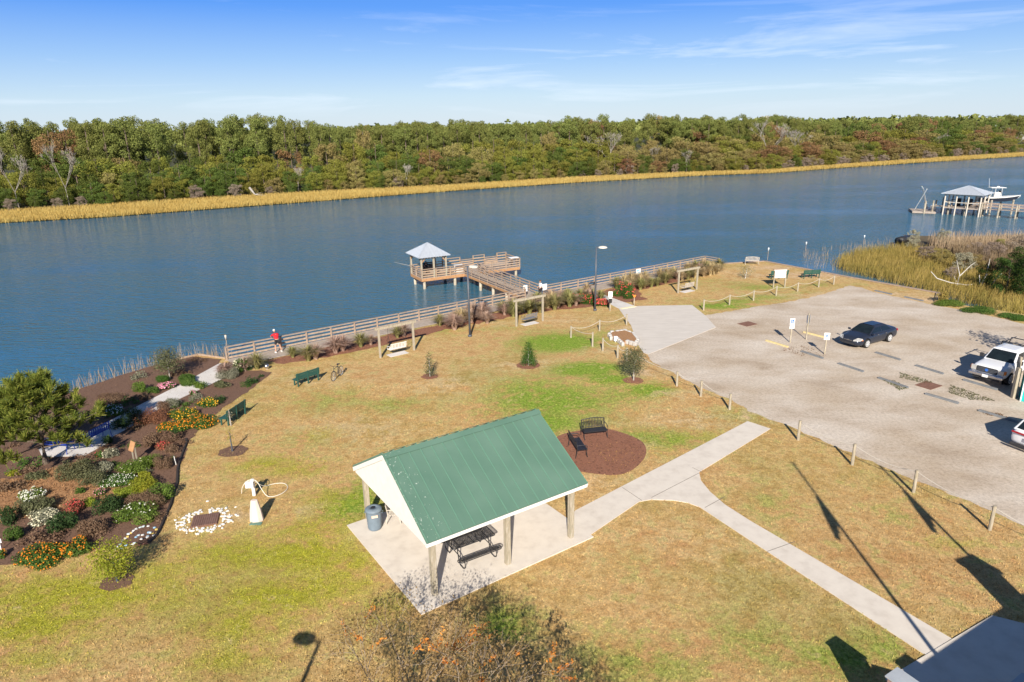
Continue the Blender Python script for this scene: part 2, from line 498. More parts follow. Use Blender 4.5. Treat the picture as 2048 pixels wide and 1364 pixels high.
YELLOW = [(150, 1190, 4, 1.4, .7), (60, 1250, 2.5, 1.2, .7), (300, 1150, 2, .8, .55), (480, 1110, 2.5, 1.2, .65), (600, 1110, 2, 1.2, .8), (680, 1130, 1.4, 1, .7), (560, 1190, 2.5, 1, .75), (480, 1250, 2, 1, .6), (620, 1060, 1.6, 1, .6), (530, 930, 1.6, .8, .6),
          (590, 940, 1.6, .7, .55), (640, 870, 1, .8, .5), (450, 1320, 1.5, .7, .55), (650, 1000, 1.2, 1, .5), (700, 1170, 1, .8, .6), (1280, 905, 1.5, .8, .4), (1430, 870, 2, .7, .3), (60, 1320, 1.5, .6, .5), (340, 1200, 1.5, .8, .5), (1900, 1090, 1.2, .5, .3), (760, 1220, 1, .7, .4)]
BARE = [(640, 760, 3, 1.4, .3), (900, 770, 3, 2, .35), (1050, 730, 2.5, 1.2, .4), (970, 650, 3, 1, .4), (1120, 640, 3, 1.2, .35), (1200, 700, 1.5, .8, .4), (1420, 840, 4, 1.2, .45), (1180, 970, 1.5, 1, .3), (1500, 828, 2, .8, .4), (1290, 900, .8, 1.3, .4), (1200, 1090, 3, 1.5, .15),
        (690, 860, 3, 2, .35), (1360, 1090, 3, 2, .15), (1250, 655, 1, .6, .5), (1270, 720, 1, 1, .6), (1290, 745, 1.2, .8, .7), (1350, 790, 1.5, .8, .5), (1700, 590, 6, 1.2, .8), (1780, 600, 6, 1.2, .9), (1850, 600, 3, 1, .9), (1620, 550, 6, 1.5, .7), (1540, 535, 3, 1.2, .7), (1450, 545, 3, 1.5, .4), (1640, 590, 3, .8, .5), (620, 1020, .7, .7, .3), (470, 1030, .8, .6, .5)]
gx = np.arange(-52, 62.1, .6); gy = np.arange(8, 84.1, .6)
XX, YY = np.meshgrid(gx, gy)


def field(lst):
    a = np.zeros_like(XX)
    gain = 1.15 if lst is YELLOW or lst is GREEN else 1.0
    for px, py, rx, ry, s in lst:
        p = G(px, py)
        a = np.maximum(a, s * gain * np.exp(-(((XX - p.x) / rx) ** 2 + ((YY - p.y) / ry) ** 2) * .7))
    return a


# the lawn: the grid clipped to the park outline
def inside(X, Y, poly):
    r = np.zeros(X.shape, bool); n = len(poly)
    for i in range(n):
        x1, y1 = poly[i]; x2, y2 = poly[(i + 1) % n]
        if y1 == y2: continue
        c = ((y1 > Y) != (y2 > Y)) & (X < (x2 - x1) * (Y - y1) / (y2 - y1) + x1)
        r ^= c
    return r


def clipped_grid(name, poly, z, mat, fields):
    bm = bmesh.new()
    rect = [(gx[0], gy[0]), (gx[-1], gy[0]), (gx[-1], gy[-1]), (gx[0], gy[-1])]
    X, Y = XX, YY
    ny, nx = X.shape
    for f in fields: bm.verts.layers.float.new(f)
    lay = {f: bm.verts.layers.float[f] for f in fields}
    vs = [bm.verts.new((X[j, i], Y[j, i], z)) for j in range(ny) for i in range(nx)]
    for f, arr in fields.items():
        fl = arr.ravel()
        for v, a in zip(vs, fl): v[lay[f]] = float(a)
    for j in range(ny - 1):
        for i in range(nx - 1):
            a = j * nx + i
            bm.faces.new((vs[a], vs[a + 1], vs[a + nx + 1], vs[a + nx]))
    n = len(poly)
    for i in range(n):
        p, q = Vector((*poly[i], 0)), Vector((*poly[(i + 1) % n], 0))
        dv = q - p; nrm = Vector((-dv.y, dv.x, 0)).normalized()
        lo = Vector((min(p.x, q.x) - 1, min(p.y, q.y) - 1)); hi = Vector((max(p.x, q.x) + 1, max(p.y, q.y) + 1))
        fs = [f for f in bm.faces if all(lo[k] <= f.calc_center_median()[k] <= hi[k] for k in (0, 1))] if True else []
        ge = set(fs)
        for f in fs:
            ge.update(f.edges); ge.update(f.verts)
        if fs: bmesh.ops.bisect_plane(bm, geom=list(ge), plane_co=p, plane_no=nrm)
    bm.faces.ensure_lookup_table()
    cx = np.array([f.calc_center_median()[:2] for f in bm.faces])
    ins = inside(cx[:, 0], cx[:, 1], poly)
    bmesh.ops.delete(bm, geom=[f for f, k2 in zip(bm.faces, ins) if not k2], context='FACES')
    me = bpy.data.meshes.new(name); bm.to_mesh(me); bm.free()
    me.materials.append(mat)
    o = link(bpy.data.objects.new(name, me)); o['kind'] = 'structure'
    return o


clipped_grid('lawn', [p for p in land], 0, lawn_mat, {'green': field(GREEN), 'yellow': field(YELLOW), 'bare': field(BARE)})
# land body under and around it (banks, and everything behind the photographer)
sheet('ground', land, -.012, lawn_mat, thick=1.9)

gravel = None
mt, t, b = newmat('gravel')
b.inputs['Roughness'].default_value = .92
b.inputs['Specular IOR Level'].default_value = .15
k = t.links.new
tc = N(t, 'ShaderNodeTexCoord')
gm = N(t, 'ShaderNodeMapping'); gm.inputs['Rotation'].default_value = (0, 0, R(38)); gm.inputs['Scale'].default_value = (.55, 1.1, 1)
k(tc.outputs['Object'], gm.inputs[0])
a1 = N(t, 'ShaderNodeTexNoise', i_Scale=.42, i_Detail=7.0, i_Roughness=.6, i_Distortion=.4); k(gm.outputs[0], a1.inputs[0])
a2 = N(t, 'ShaderNodeTexNoise', i_Scale=6.0, i_Detail=7.0, i_Roughness=.85); k(tc.outputs['Object'], a2.inputs[0])
a3 = N(t, 'ShaderNodeTexNoise', i_Scale=.22, i_Detail=4.0); k(tc.outputs['Object'], a3.inputs[0])
r1 = N(t, 'ShaderNodeValToRGB')
for i, (p, c) in enumerate([(.28, (.4, .325, .25)), (.45, (.5, .425, .345)), (.65, (.57, .505, .43))]):
    e = r1.color_ramp.elements[i] if i < 2 else r1.color_ramp.elements.new(p)
    e.position = p; e.color = (*c, 1)
r2 = N(t, 'ShaderNodeValToRGB')
for i, (p, c) in enumerate([(.32, (.55, .53, .5)), (.5, (1, 1, 1)), (.68, (1.3, 1.3, 1.3))]):
    e = r2.color_ramp.elements[i] if i < 2 else r2.color_ramp.elements.new(p)
    e.position = p; e.color = (*c, 1)
r3 = N(t, 'ShaderNodeValToRGB')
r3.color_ramp.elements[0].position = .35; r3.color_ramp.elements[0].color = (.9, .85, .78, 1); r3.color_ramp.elements[1].position = .6; r3.color_ramp.elements[1].color = (1.05, 1.05, 1.05, 1)
k(a1.outputs[0], r1.inputs[0]); k(a2.outputs[0], r2.inputs[0]); k(a3.outputs[0], r3.inputs[0])
x1 = N(t, 'ShaderNodeMix', data_type='RGBA', blend_type='MULTIPLY'); x1.inputs[0].default_value = .8
x2 = N(t, 'ShaderNodeMix', data_type='RGBA', blend_type='MULTIPLY'); x2.inputs[0].default_value = 1
k(r1.outputs[0], x1.inputs[6]); k(r2.outputs[0], x1.inputs[7]); k(x1.outputs[2], x2.inputs[6]); k(r3.outputs[0], x2.inputs[7]); k(x2.outputs[2], b.inputs['Base Color'])
bp = N(t, 'ShaderNodeBump', i_Strength=.6, i_Distance=.03); k(a2.outputs[0], bp.inputs['Height']); k(bp.outputs[0], b.inputs['Normal'])
gravel = mt
lot = PX((1296, 709), (1340, 668), (1432, 655), (1409, 631), (1509, 614), (1580, 603), (1650, 588), (1681, 577), (1697, 571), (1722, 575), (1750, 585), (1845, 605), (1872, 611), (1950, 625), (2048, 648)) + [(60, 41), (90, 26), (90, -10), (32, 6)] + \
    PX((2048, 1052), (1960, 1012), (1900, 987), (1800, 948), (1700, 906), (1600, 862), (1540, 838), (1500, 822), (1462, 800), (1400, 775), (1340, 742), (1300, 722))
sheet('gravel_lot', lot, .006, gravel, step=.35, jit=.07)
sheet('concrete_apron', PX((1237, 617), (1272, 612.5), (1384, 610.5), (1412.5, 633), (1432, 655), (1296, 709), (1287, 706), (1276, 690), (1262, 651)), .03, apron_mat, thick=.05)
slab_pts = PX((694, 1052), (843, 1230), (1187, 1075))
A, B, D = [Vector(p) for p in slab_pts]
slab = [A, B, D, A + D - B]
sheet('pavilion_slab', slab, .045, concrete, thick=.1)
walk = PX((1173.5, 1061), (1108, 1004), (1150, 1022), (1495, 843), (1541, 858), (1398, 945), (1402, 962), (1420, 984), (1450, 1010), (1500, 1042), (1903, 1278), (1853, 1312), (1480, 1068), (1430, 1035), (1400, 1015), (1375, 1006), (1345, 1001), (1300, 1000), (1278, 1004))
walk[1] = tuple((D + (A + D - B - D) * .22)); walk[0] = tuple(D + (A - B) * .03)
sheet('concrete_path', walk, .025, concrete, thick=.07)
jl = MB()
joint = pm('joint', (.2, .17, .14))
for a_, b_ in [((1245, 975), (1284, 1001)), ((1303, 995), (1398, 946)), ((1410, 1015), (1450, 993)), ((1534, 1103), (1590, 1083)), ((1405, 945), (1385, 935))]:
    jl.bar(G(*a_, .028), G(*b_, .028), .022, .004)
jo = jl.build('path_joints', joint); jo['kind'] = 'structure'
sheet('porch_slab', [(15.97, 19.0), (11.0, 16.35), (12.6, 13.0), (20, 13), (20, 16.9)], .045, concrete, thick=.1)
mulch = pm('red_mulch', (.2, .085, .052), (.1, .042, .028), 6, .95, .9, 30, c3=(.28, .13, .08), detail=8)
mulch_dk = pm('brown_mulch', (.1, .05, .034), (.055, .03, .022), 8, .95, .9, 28, c3=(.18, .105, .07), detail=8)
straw = pm('pine_straw', (.3, .15, .07), (.2, .1, .05), 10, .95, .9, 25, c3=(.38, .21, .1), detail=8)
cc = Vector((4.35, 31.7))
cm = sheet('mulch_circle', [(cc.x + math.cos(a) * (2.45 + .12 * math.sin(3 * a)) , cc.y + math.sin(a) * (2.6 + .1 * math.cos(5 * a))) for a in np.linspace(0, 2 * math.pi, 60)[:-1]], .02, mulch)
bed = PX((430, 742), (522, 741), (545, 745), (500, 780), (470, 800), (440, 822), (405, 848), (378, 885), (372, 905), (356, 935), (352, 975), (338, 1015), (326, 1052), (300, 1080), (250, 1095), (200, 1098), (130, 1110), (60, 1125), (0, 1133)) + \
    [(-28, 21.5), (-40, 24), (-31, 37), (-28.5, 41.2), (-27.2, 43.8), (-25.5, 46.4), (-23.7, 48.0), (-21.3, 47.3)]
sheet('garden_bed', bed, .012, mulch_dk, step=.4, jit=.05)
sheet('pine_straw_bed', PX((20, 960), (150, 925), (200, 935), (260, 985), (215, 1010), (120, 1020), (0, 1045)) + [(-30, 27), (-31, 31)], .018, straw, step=.4, jit=.12)
sheet('garden_path', PX((440, 727), (466, 729), (458, 752), (330, 812), (248, 862), (228, 872), (214, 888), (170, 912), (85, 915), (78, 900), (100, 893), (150, 889), (170, 870), (250, 826), (370, 765)), .04, pad_mat, thick=.06)
rd = (rail_pts[4] - rail_pts[0]).normalized(); rn = Vector((rd.y, -rd.x))
rb = [tuple(Vector(p) + rn * q) for p, q in ((rail_pts[0] + rd * 2.2, 1.8), (rail_pts[0] + rd * 3, 3.4), (rail_pts[0] + rd * 9, 4.1), (rail_pts[0] + rd * 17, 3.4), (rail_pts[0] + rd * 26, 3.9), (rail_pts[0] + rd * 31, 6.0), (rail_pts[0] + rd * 36.5, 7.0), (rail_pts[0] + rd * 38.5, 4.1), (rail_pts[0] + rd * 47, 3.7), (rail_pts[0] + rd * 52, 3), (rail_pts[0] + rd * 52, 1.8))]
sheet('grass_bed', rb, .012, mulch, step=.5, jit=.12)
sheet('link_path', PX((1237, 617), (1270, 612.5), (1213, 592), (1190, 582), (1168, 586), (1199, 598)), .03, pad_mat, thick=.05)

# ------------------------------------------------------------ waterfront: boardwalk, railing, bulkhead
rp_ = [p.copy() for p in rail_pts]
bw = thing('boardwalk', 'long grey plank boardwalk running along the water behind the railing', 'boardwalk', (0, 0, 0))
mb = MB()
inner = [rp_[0] + rn * 1.7, rp_[4] + rn * 1.7 + rd * 8.5]
n = 180
dl = (rp_[5] - rp_[0]).length
for i in range(n):      # cross planks
    t0 = dl * (i + .5) / n
    seg = 0; acc = 0
    for j in range(5):
        l_ = (rp_[j + 1] - rp_[j]).length
        if acc + l_ >= t0 or j == 4:
            p = rp_[j] + (rp_[j + 1] - rp_[j]).normalized() * (t0 - acc); dr = (rp_[j + 1] - rp_[j]).normalized(); break
        acc += l_
    q = Vector((dr.y, -dr.x))
    c_ = p + q * .82
    mb.box((c_.x, c_.y, .07 + random.uniform(-.003, .003)), (dl / n * .93, 1.8, .05), math.atan2(dr.y, dr.x))
mb.build('deck', deck_mat, bw)
for i in range(26):
    p = rp_[0].lerp(rp_[5], i / 25) - rn * .16
    MB().tube([(p.x, p.y, WZ - 1), (p.x, p.y, .04)], .13, 8).build('piling', wood_grey, bw)

rl = thing('boardwalk_railing', 'weathered grey plank railing lining the water side of the boardwalk', 'railing', (0, 0, 0))


def rail_run(a, b, parent, step=2.05, mat=None, z0=0.0, h=1.05, cap=True, n_r=3, last=True, capmat=None):
    a, b = Vector(a[:2]), Vector(b[:2]); L_ = (b - a).length; n_ = max(1, round(L_ / step)); u = (b - a).normalized()
    for i in range(n_ + (1 if last else 0)):
        p = a + u * L_ * i / n_
        MB().box((0, 0, h / 2 - .1), (.1, .1, h + .15), math.atan2(u.y, u.x)).build('post', mat, parent, loc=(p.x, p.y, z0))
    o_ = Vector((-u.y, u.x)) * .07
    for j in range(n_r):
        z = z0 + h * (.2 + .27 * j)
        MB().bar((a.x + o_.x, a.y + o_.y, z), (b.x + o_.x, b.y + o_.y, z), .035, .13).build('rail', mat, parent)
    if cap: MB().bar((a.x - u.x * .05, a.y - u.y * .05, z0 + h), (b.x + u.x * .05, b.y + u.y * .05, z0 + h), .2, .045).build('top_rail', capmat or mat, parent)


for i, (j0, j1) in enumerate([(0, 1), (1, 2), (3, 4), (4, 5), (5, 6)]):
    rail_run(rp_[j0], rp_[j1], rl, mat=wood_grey, last=j1 in (2, 6))

bk = thing('bulkhead', 'timber bulkhead with a plank cap around the water edge of the lawn', 'bulkhead', (0, 0, 0))
for a_, b_ in zip(bulk[:-1], bulk[1:]):
    a2, b2 = Vector(a_), Vector(b_)
    MB().bar((a2.x, a2.y, .06), (b2.x, b2.y, .06), .34 if b_ != bulk[-1] else .6, .07).build('cap', wood_grey, bk)
    MB().bar((a2.x, a2.y, -.75), (b2.x, b2.y, -.75), .12, 1.5).build('sheeting', wood_grey, bk)
bk2 = thing('retaining_board', 'low timber board edging the garden bank left of the boardwalk', 'retaining wall', (0, 0, 0))
MB().bar((-25.3, 46.7, -.2), (-23.5, 48.4, -.2), .08, .6).build('plank', wood_grey, bk2)
MB().bar((-23.5, 48.45, -.2), (-21.0, 47.4, -.2), .08, .6).build('cap', wood_grey, bk2)

# ------------------------------------------------------------ T-shaped fishing pier
pa = Vector((2.2, 64.25)); pd = Vector((-.49, .872)); pn = Vector((pd.y, -pd.x))
TA = Vector((-9.75, 73.35)); TB = Vector((1.05, 79.2)); tu = (TB - TA).normalized(); tn = Vector((-tu.y, tu.x)); TD = 3.4
pier = thing('fishing_pier', 'T-shaped wooden fishing pier reaching out over the river from the boardwalk', 'pier', (0, 0, 0))
DZ = .12
pl = (TA - pa).dot(tn) / pd.dot(tn)
mb = MB()
for i in range(int(pl / .2) + 1):
    p = pa + pd * (i * .2 + .1)
    mb.box((p.x, p.y, DZ - .03), (.185, 1.75, .05), math.atan2(pd.y, pd.x))
Lt = (TB - TA).length
for i in range(int(Lt / .2)):
    p = TA + tu * (i * .2 + .1) + tn * TD / 2
    mb.box((p.x, p.y, DZ - .025), (.185, TD, .05), math.atan2(tu.y, tu.x))
mb.build('deck', deck_mat, pier)
mb = MB()
pe = pa + pd * pl


def b3(v, z): return (v.x, v.y, z)


for s_ in (-.85, .85):
    MB().bar(b3(pa + pn * s_, DZ - .18), b3(pe + pn * s_, DZ - .18), .06, .26).build('beam', wood_orange, pier)
cs = [TA, TB, TB + tn * TD, TA + tn * TD]
for i in range(4):
    MB().bar(b3(cs[i], DZ - .2), b3(cs[(i + 1) % 4], DZ - .2), .07, .32).build('beam', wood_orange, pier)
pil_mat = pm('piling', (.5, .45, .36), (.2, .17, .13), 2.2, .9, .4, 14)


def piling(p, r=.17, top=DZ - .1):
    MB().tube([b3(p, WZ - 1.4), b3(p, top)], [r, r * .92], 10).build('piling', pil_mat, pier, smooth=True)


for i in range(4):
    for s_ in (-.7, .7): piling(pa + pd * (1.3 + i * 2.9) + pn * s_)
for f_ in (.03, .33, .5, .66, .97):
    for g_ in (.08, .92): piling(TA + tu * Lt * f_ + tn * TD * g_)
rail_run(pa - pn * .87 + pd * .4, pe - pn * .87, pier, 1.9, wood_grey, DZ, 1.0)
rail_run(pa + pn * .87 + pd * .4, pe + pn * .87, pier, 1.9, wood_grey, DZ, 1.0)
rail_run(TA, pe - pn * .87, pier, 1.9, wood_mid, DZ, .98, capmat=wood_grey)
rail_run(pe + pn * .87, TB, pier, 1.9, wood_grey, DZ, .98)
rail_run(TB, TB + tn * TD, pier, 1.7, wood_mid, DZ, .98)
TC_, TD_ = TB + tn * TD, TA + tn * TD
for k_, (f0, f1, hh) in enumerate([(0, .1, 1.2), (.1, .24, .85), (.24, .36, 1.2), (.36, .5, .85), (.5, .68, 1.2), (.68, 1, .95)]):
    rail_run(TC_.lerp(TD_, f0), TC_.lerp(TD_, f1), pier, 1.7, wood_mid, DZ, hh, capmat=wood_mid)
rail_run(TD_, TA, pier, 1.7, wood_grey, DZ, .98)

gz = thing('gazebo', 'small square shelter with a silver hip roof on the left end of the pier', 'gazebo', (0, 0, 0))
g0 = TA + tn * .08 + tu * .05
gw, gdp = 2.9, 3.15
gcs = [g0, g0 + tu * gw, g0 + tu * gw + tn * gdp, g0 + tn * gdp]
EZ = 2.42
for p in gcs + [g0 + tu * gw / 2]:
    MB().box((0, 0, (EZ - DZ) / 2), (.17, .17, EZ - DZ), math.atan2(tu.y, tu.x)).build('post', post_wood, gz, loc=(p.x, p.y, DZ))
mb = MB()
for i in range(4): mb.bar(b3(gcs[i], EZ - .06), b3(gcs[(i + 1) % 4], EZ - .06), .09, .2)
mb.build('beam', wood_orange, gz)
mb = MB()
for i in range(4):
    a_, b_ = gcs[i], gcs[(i + 1) % 4]; u_ = (b_ - a_).normalized()
    mb.bar(b3(a_, EZ - .65), b3(a_ + u_ * .5, EZ - .12), .08, .1); mb.bar(b3(b_, EZ - .65), b3(b_ - u_ * .5, EZ - .12), .08, .1)
mb.build('brace', wood_orange, gz)


def hip_roof(name, corners, over, ez, az, mat, parent, seam=.42, th=.05, ridge=0):
    c_ = sum((Vector(p[:2]) for p in corners), Vector((0, 0))) / 4
    u_ = (Vector(corners[1][:2]) - Vector(corners[0][:2])).normalized()
    ex = []
    for i in range(4):
        p = Vector(corners[i][:2]); a_ = (Vector(corners[i - 1][:2]) - p).normalized(); b_ = (Vector(corners[(i + 1) % 4][:2]) - p).normalized()
        ex.append(p - (a_ + b_) * over)
    r0, r1 = c_ - u_ * ridge, c_ + u_ * ridge
    mb = MB()
    ap = [b3(r0, az), b3(r1, az)]
    lo = [b3(p, ez) for p in ex]; lo2 = [b3(p, ez - th) for p in ex]
    mb.add(lo + ap, [(0, 1, 5, 4), (1, 2, 5), (2, 3, 4, 5), (3, 0, 4)] if ridge else [(0, 1, 4), (1, 2, 4), (2, 3, 4), (3, 0, 4)])
    mb.add(lo + lo2, [(0, 1, 5, 4), (1, 2, 6, 5), (2, 3, 7, 6), (3, 0, 4, 7), (4, 5, 6, 7)])
    ro = mb.build(name, mat, parent)
    mb = MB()
    for i in range(4):     # standing seams up each slope, clipped at the hips
        a_, b_ = Vector(lo[i]), Vector(lo[(i + 1) % 4]); L_ = (b_ - a_).length
        ta, tb = (Vector(ap[0]), Vector(ap[1])) if i == 0 else (Vector(ap[1]), Vector(ap[1])) if i == 1 else (Vector(ap[1]), Vector(ap[0])) if i == 2 else (Vector(ap[0]), Vector(ap[0]))
        u2 = (b_ - a_).normalized(); k_ = int(L_ / seam)
        sa = (ta - a_).dot(u2); sb = (tb - a_).dot(u2)
        foot = a_ + u2 * sa; slope = ta - foot
        for j in range(1, k_):
            s_ = L_ * j / k_
            f = min(1, s_ / max(sa, .01), (L_ - s_) / max(L_ - sb, .01))
            p = a_ + u2 * s_
            nn = u2.cross(slope).normalized() * .02
            mb.bar(p + nn, p + slope * f * .98 + nn, .03, .035, up=nn)
        mb.bar(a_ + Vector((0, 0, .02)), ta + Vector((0, 0, .02)), .09, .03)
    mb.build('seam', mat, ro)
    return ro


hip_roof('roof', gcs, .42, EZ + .05, 3.72, galv, gz)
mb = MB()
for i in range(10):
    for e in range(2):
        a_, b_ = gcs[e - 1 if e else 0], gcs[0 if e else 1]
        p = Vector(a_).lerp(b_, i / 9) - (tn if e == 0 else tu) * .3
        mb.box((p.x, p.y, EZ - .02), (.05, .12, .09), math.atan2(tu.y, tu.x))
mb.build('rafter_tail', white_paint, gz)
be = thing('pier_bench', 'dark backed bench under the gazebo roof on the pier', 'bench', (*(g0 + tu * 1.9 + tn * 2.9), DZ), math.atan2(tu.y, tu.x))
MB().box((0, -.2, .45), (1.5, .4, .05)).build('seat', dark_plastic, be)
mb = MB(); [mb.box((0, .03, z), (1.5, .04, .14)) for z in (.66, .86, 1.06)]; mb.build('backrest', dark_plastic, be)
for x in (-.65, .65): MB().box((x, -.15, .22), (.08, .36, .42)).build('leg', dark_plastic, be)
fc = thing('fish_cleaning_table', 'white topped fish cleaning table at the right end of the pier', 'table', (*(TB + tn * .6 - tu * .45), DZ), math.atan2(tu.y, tu.x))
MB().box((0, 0, 1.02), (1.1, .6, .06)).build('table_top', sign_white, fc, bevel=.01)
for x in (-.45, .45):
    for y in (-.2, .2): MB().box((x, y, .5), (.08, .08, 1.0)).build('leg', wood_grey, fc)
wb = thing('bait_box', 'white lidded box fixed where the pier walkway meets its head', 'box', (*(pe - pn * 1.3 + tn * .5), DZ), math.atan2(tu.y, tu.x))
MB().box((0, 0, .45), (.9, .55, .9)).build('body', white_paint, wb, bevel=.02)
MB().box((0, 0, .93), (.96, .6, .06)).build('lid', sign_white, wb, bevel=.02)

# ------------------------------------------------------------ green roofed pavilion
pu = (G(1174, 968, 2.4) - G(853, 1089, 2.4)); pu.z = 0; pu.normalize(); pv = Vector((-pu.y, pu.x, 0))
po = G(853, 1089, 2.4); po.z = 0
pav = thing('pavilion', 'open picnic shelter with a green standing seam gable roof on wooden posts', 'pavilion', po, math.atan2(pu.y, pu.x))
PL, PW, EH, RH = 7.12, 6.75, 2.4, 4.36
mt, t, b = newmat('green_metal_roof')
b.inputs['Roughness'].default_value = .5; b.inputs['Metallic'].default_value = 0; b.inputs['Specular IOR Level'].default_value = .35
tc = N(t, 'ShaderNodeTexCoord'); k = t.links.new
na = N(t, 'ShaderNodeTexNoise', i_Scale=.8, i_Detail=5.0); nb = N(t, 'ShaderNodeTexNoise', i_Scale=9.0, i_Detail=6.0, i_Roughness=.7)
k(tc.outputs['Object'], na.inputs[0]); k(tc.outputs['Object'], nb.inputs[0])
ra = N(t, 'ShaderNodeValToRGB'); ra.color_ramp.elements[0].position = .3; ra.color_ramp.elements[0].color = (.085, .165, .122, 1); ra.color_ramp.elements[1].position = .7; ra.color_ramp.elements[1].color = (.11, .195, .148, 1)
k(na.outputs[0], ra.inputs[0])
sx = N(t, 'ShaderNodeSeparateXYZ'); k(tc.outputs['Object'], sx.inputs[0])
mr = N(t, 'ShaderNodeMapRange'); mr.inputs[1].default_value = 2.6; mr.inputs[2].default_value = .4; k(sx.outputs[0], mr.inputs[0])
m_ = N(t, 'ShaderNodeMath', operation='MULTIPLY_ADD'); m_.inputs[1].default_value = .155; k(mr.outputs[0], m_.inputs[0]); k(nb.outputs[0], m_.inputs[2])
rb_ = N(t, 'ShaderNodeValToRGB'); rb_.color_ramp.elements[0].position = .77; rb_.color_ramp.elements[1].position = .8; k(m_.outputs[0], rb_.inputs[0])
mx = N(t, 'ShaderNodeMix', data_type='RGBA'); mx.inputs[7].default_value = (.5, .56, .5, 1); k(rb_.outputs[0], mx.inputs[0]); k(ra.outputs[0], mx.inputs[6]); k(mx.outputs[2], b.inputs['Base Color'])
green_roof = mt
hw = PW / 2; sl_ = math.atan2(RH - EH, hw); sn, cn = math.sin(sl_), math.cos(sl_)
mb = MB(); th = .06
for sgn, y0 in ((1, 0), (-1, PW)):
    e0 = Vector((0, y0, EH)); r0 = Vector((0, hw, RH)); X = Vector((PL, 0, 0)); nn = Vector((0, -sgn * sn, cn)) * th
    q = [e0, e0 + X, r0 + X, r0]
    mb.add([p + nn for p in q] + q, [(0, 1, 2, 3), (4, 7, 6, 5), (0, 4, 5, 1), (1, 5, 6, 2), (3, 2, 6, 7), (0, 3, 7, 4)])
ro = mb.build('roof', green_roof, pav)
mb = MB()
ns_ = 15
for sgn, y0 in ((1, 0), (-1, PW)):
    nn = Vector((0, -sgn * sn, cn)) * (th + .015)
    for i in range(ns_ + 1):
        x = .04 + (PL - .08) * i / ns_
        mb.bar(Vector((x, y0, EH)) + nn, Vector((x, hw - sgn * .05, RH - .03)) + nn, .03, .04, up=nn)
        if i < ns_:
            for f in ():
                xx = x + (PL - .08) / ns_ * f
                mb.bar(Vector((xx, y0, EH)) + nn * .82, Vector((xx, hw - sgn * .05, RH - .03)) + nn * .82, .02, .008, up=nn)
seam_highlight_green = pm('seam_highlight_green', (.125, .25, .185), (.11, .22, .165), 2, .45)  # paler than the roof: highlights along the ribs put into the colour
mb.build('seam', seam_highlight_green, ro)
mb = MB()
for sgn in (1, -1):
    nn = Vector((0, -sgn * sn, cn)) * (th + .042)
    mb.bar(Vector((-.02, hw - sgn * .11, RH - .06)) + nn, Vector((PL + .02, hw - sgn * .11, RH - .06)) + nn, .24, .012, up=nn)
mb.build('ridge_cap', green_roof, ro)
mb = MB()
mb.box((PL / 2, .02, EH - .07), (PL, .03, .15)); mb.box((PL / 2, PW - .02, EH - .07), (PL, .03, .15))
for x in (.015, PL - .015):
    for sgn, y0 in ((1, 0), (-1, PW)):
        a_ = Vector((x, y0, EH - .08)); b_ = Vector((x, hw, RH - .08))
        mb.bar(a_, b_, .035, .17, up=(0, -sgn * sn, cn))
mb.build('fascia', white_paint, pav)
mb = MB()
for x in (.08, PL - .08):
    mb.add([(x - .02, .1, EH - .2), (x - .02, PW - .1, EH - .2), (x - .02, PW - .1, EH - .04), (x - .02, hw, RH - .12), (x - .02, .1, EH - .04),
            (x + .02, .1, EH - .2), (x + .02, PW - .1, EH - .2), (x + .02, PW - .1, EH - .04), (x + .02, hw, RH - .12), (x + .02, .1, EH - .04)],
           [(0, 1, 2, 3, 4), (9, 8, 7, 6, 5), (0, 5, 6, 1), (1, 6, 7, 2), (2, 7, 8, 3), (3, 8, 9, 4), (4, 9, 5, 0)])
mb.build('gable', white_paint, pav)
MB().box((PL / 2, hw, EH - .12), (PL - .22, PW - .1, .03)).build('soffit', white_paint, pav)
for x in (.33, PL / 2 - .1, PL - .6):
    for y in (.28, PW - .4):
        MB().box((0, 0, (EH - .2) / 2), (.2, .2, EH - .26)).build('post', post_wood, pav, loc=(x, y, .06 * .5), bevel=.012)

# trash can
tcn_ = thing('trash_can', 'round grey ribbed trash can with lid at the left corner of the pavilion slab', 'trash can', G(750, 1056, .06))
prof = [(.25, 0), (.265, .02)] + [(.275 + .012 * (i % 2) + .04 * i / 12, .05 + .78 * i / 12) for i in range(13)] + [(.335, .86), (.3, .87)]
MB().lathe(prof, n=28).build('body', grey_plastic, tcn_, smooth=True)
lid = MB().lathe([(.35, .86), (.35, .9), (.33, .94), (.25, .98), (.1, 1.0), (.1, .97)], n=28).build('lid', grey_plastic, tcn_, smooth=True)
MB().lathe([(.085, .985), (.085, 1.004)], n=16).build('opening', black_metal, lid)
MB().box((.1, -.31, .72), (.26, .03, .1), .3).build('sticker', pm('sticker', (.6, .4, .3), (.7, .65, .5), 30), tcn_)
for x in (-1, 1): MB().tube([(x * .33, -.08, .8), (x * .38, -.06, .76), (x * .38, .06, .76), (x * .33, .08, .8)], .012, 6).build('handle', grey_plastic, tcn_)

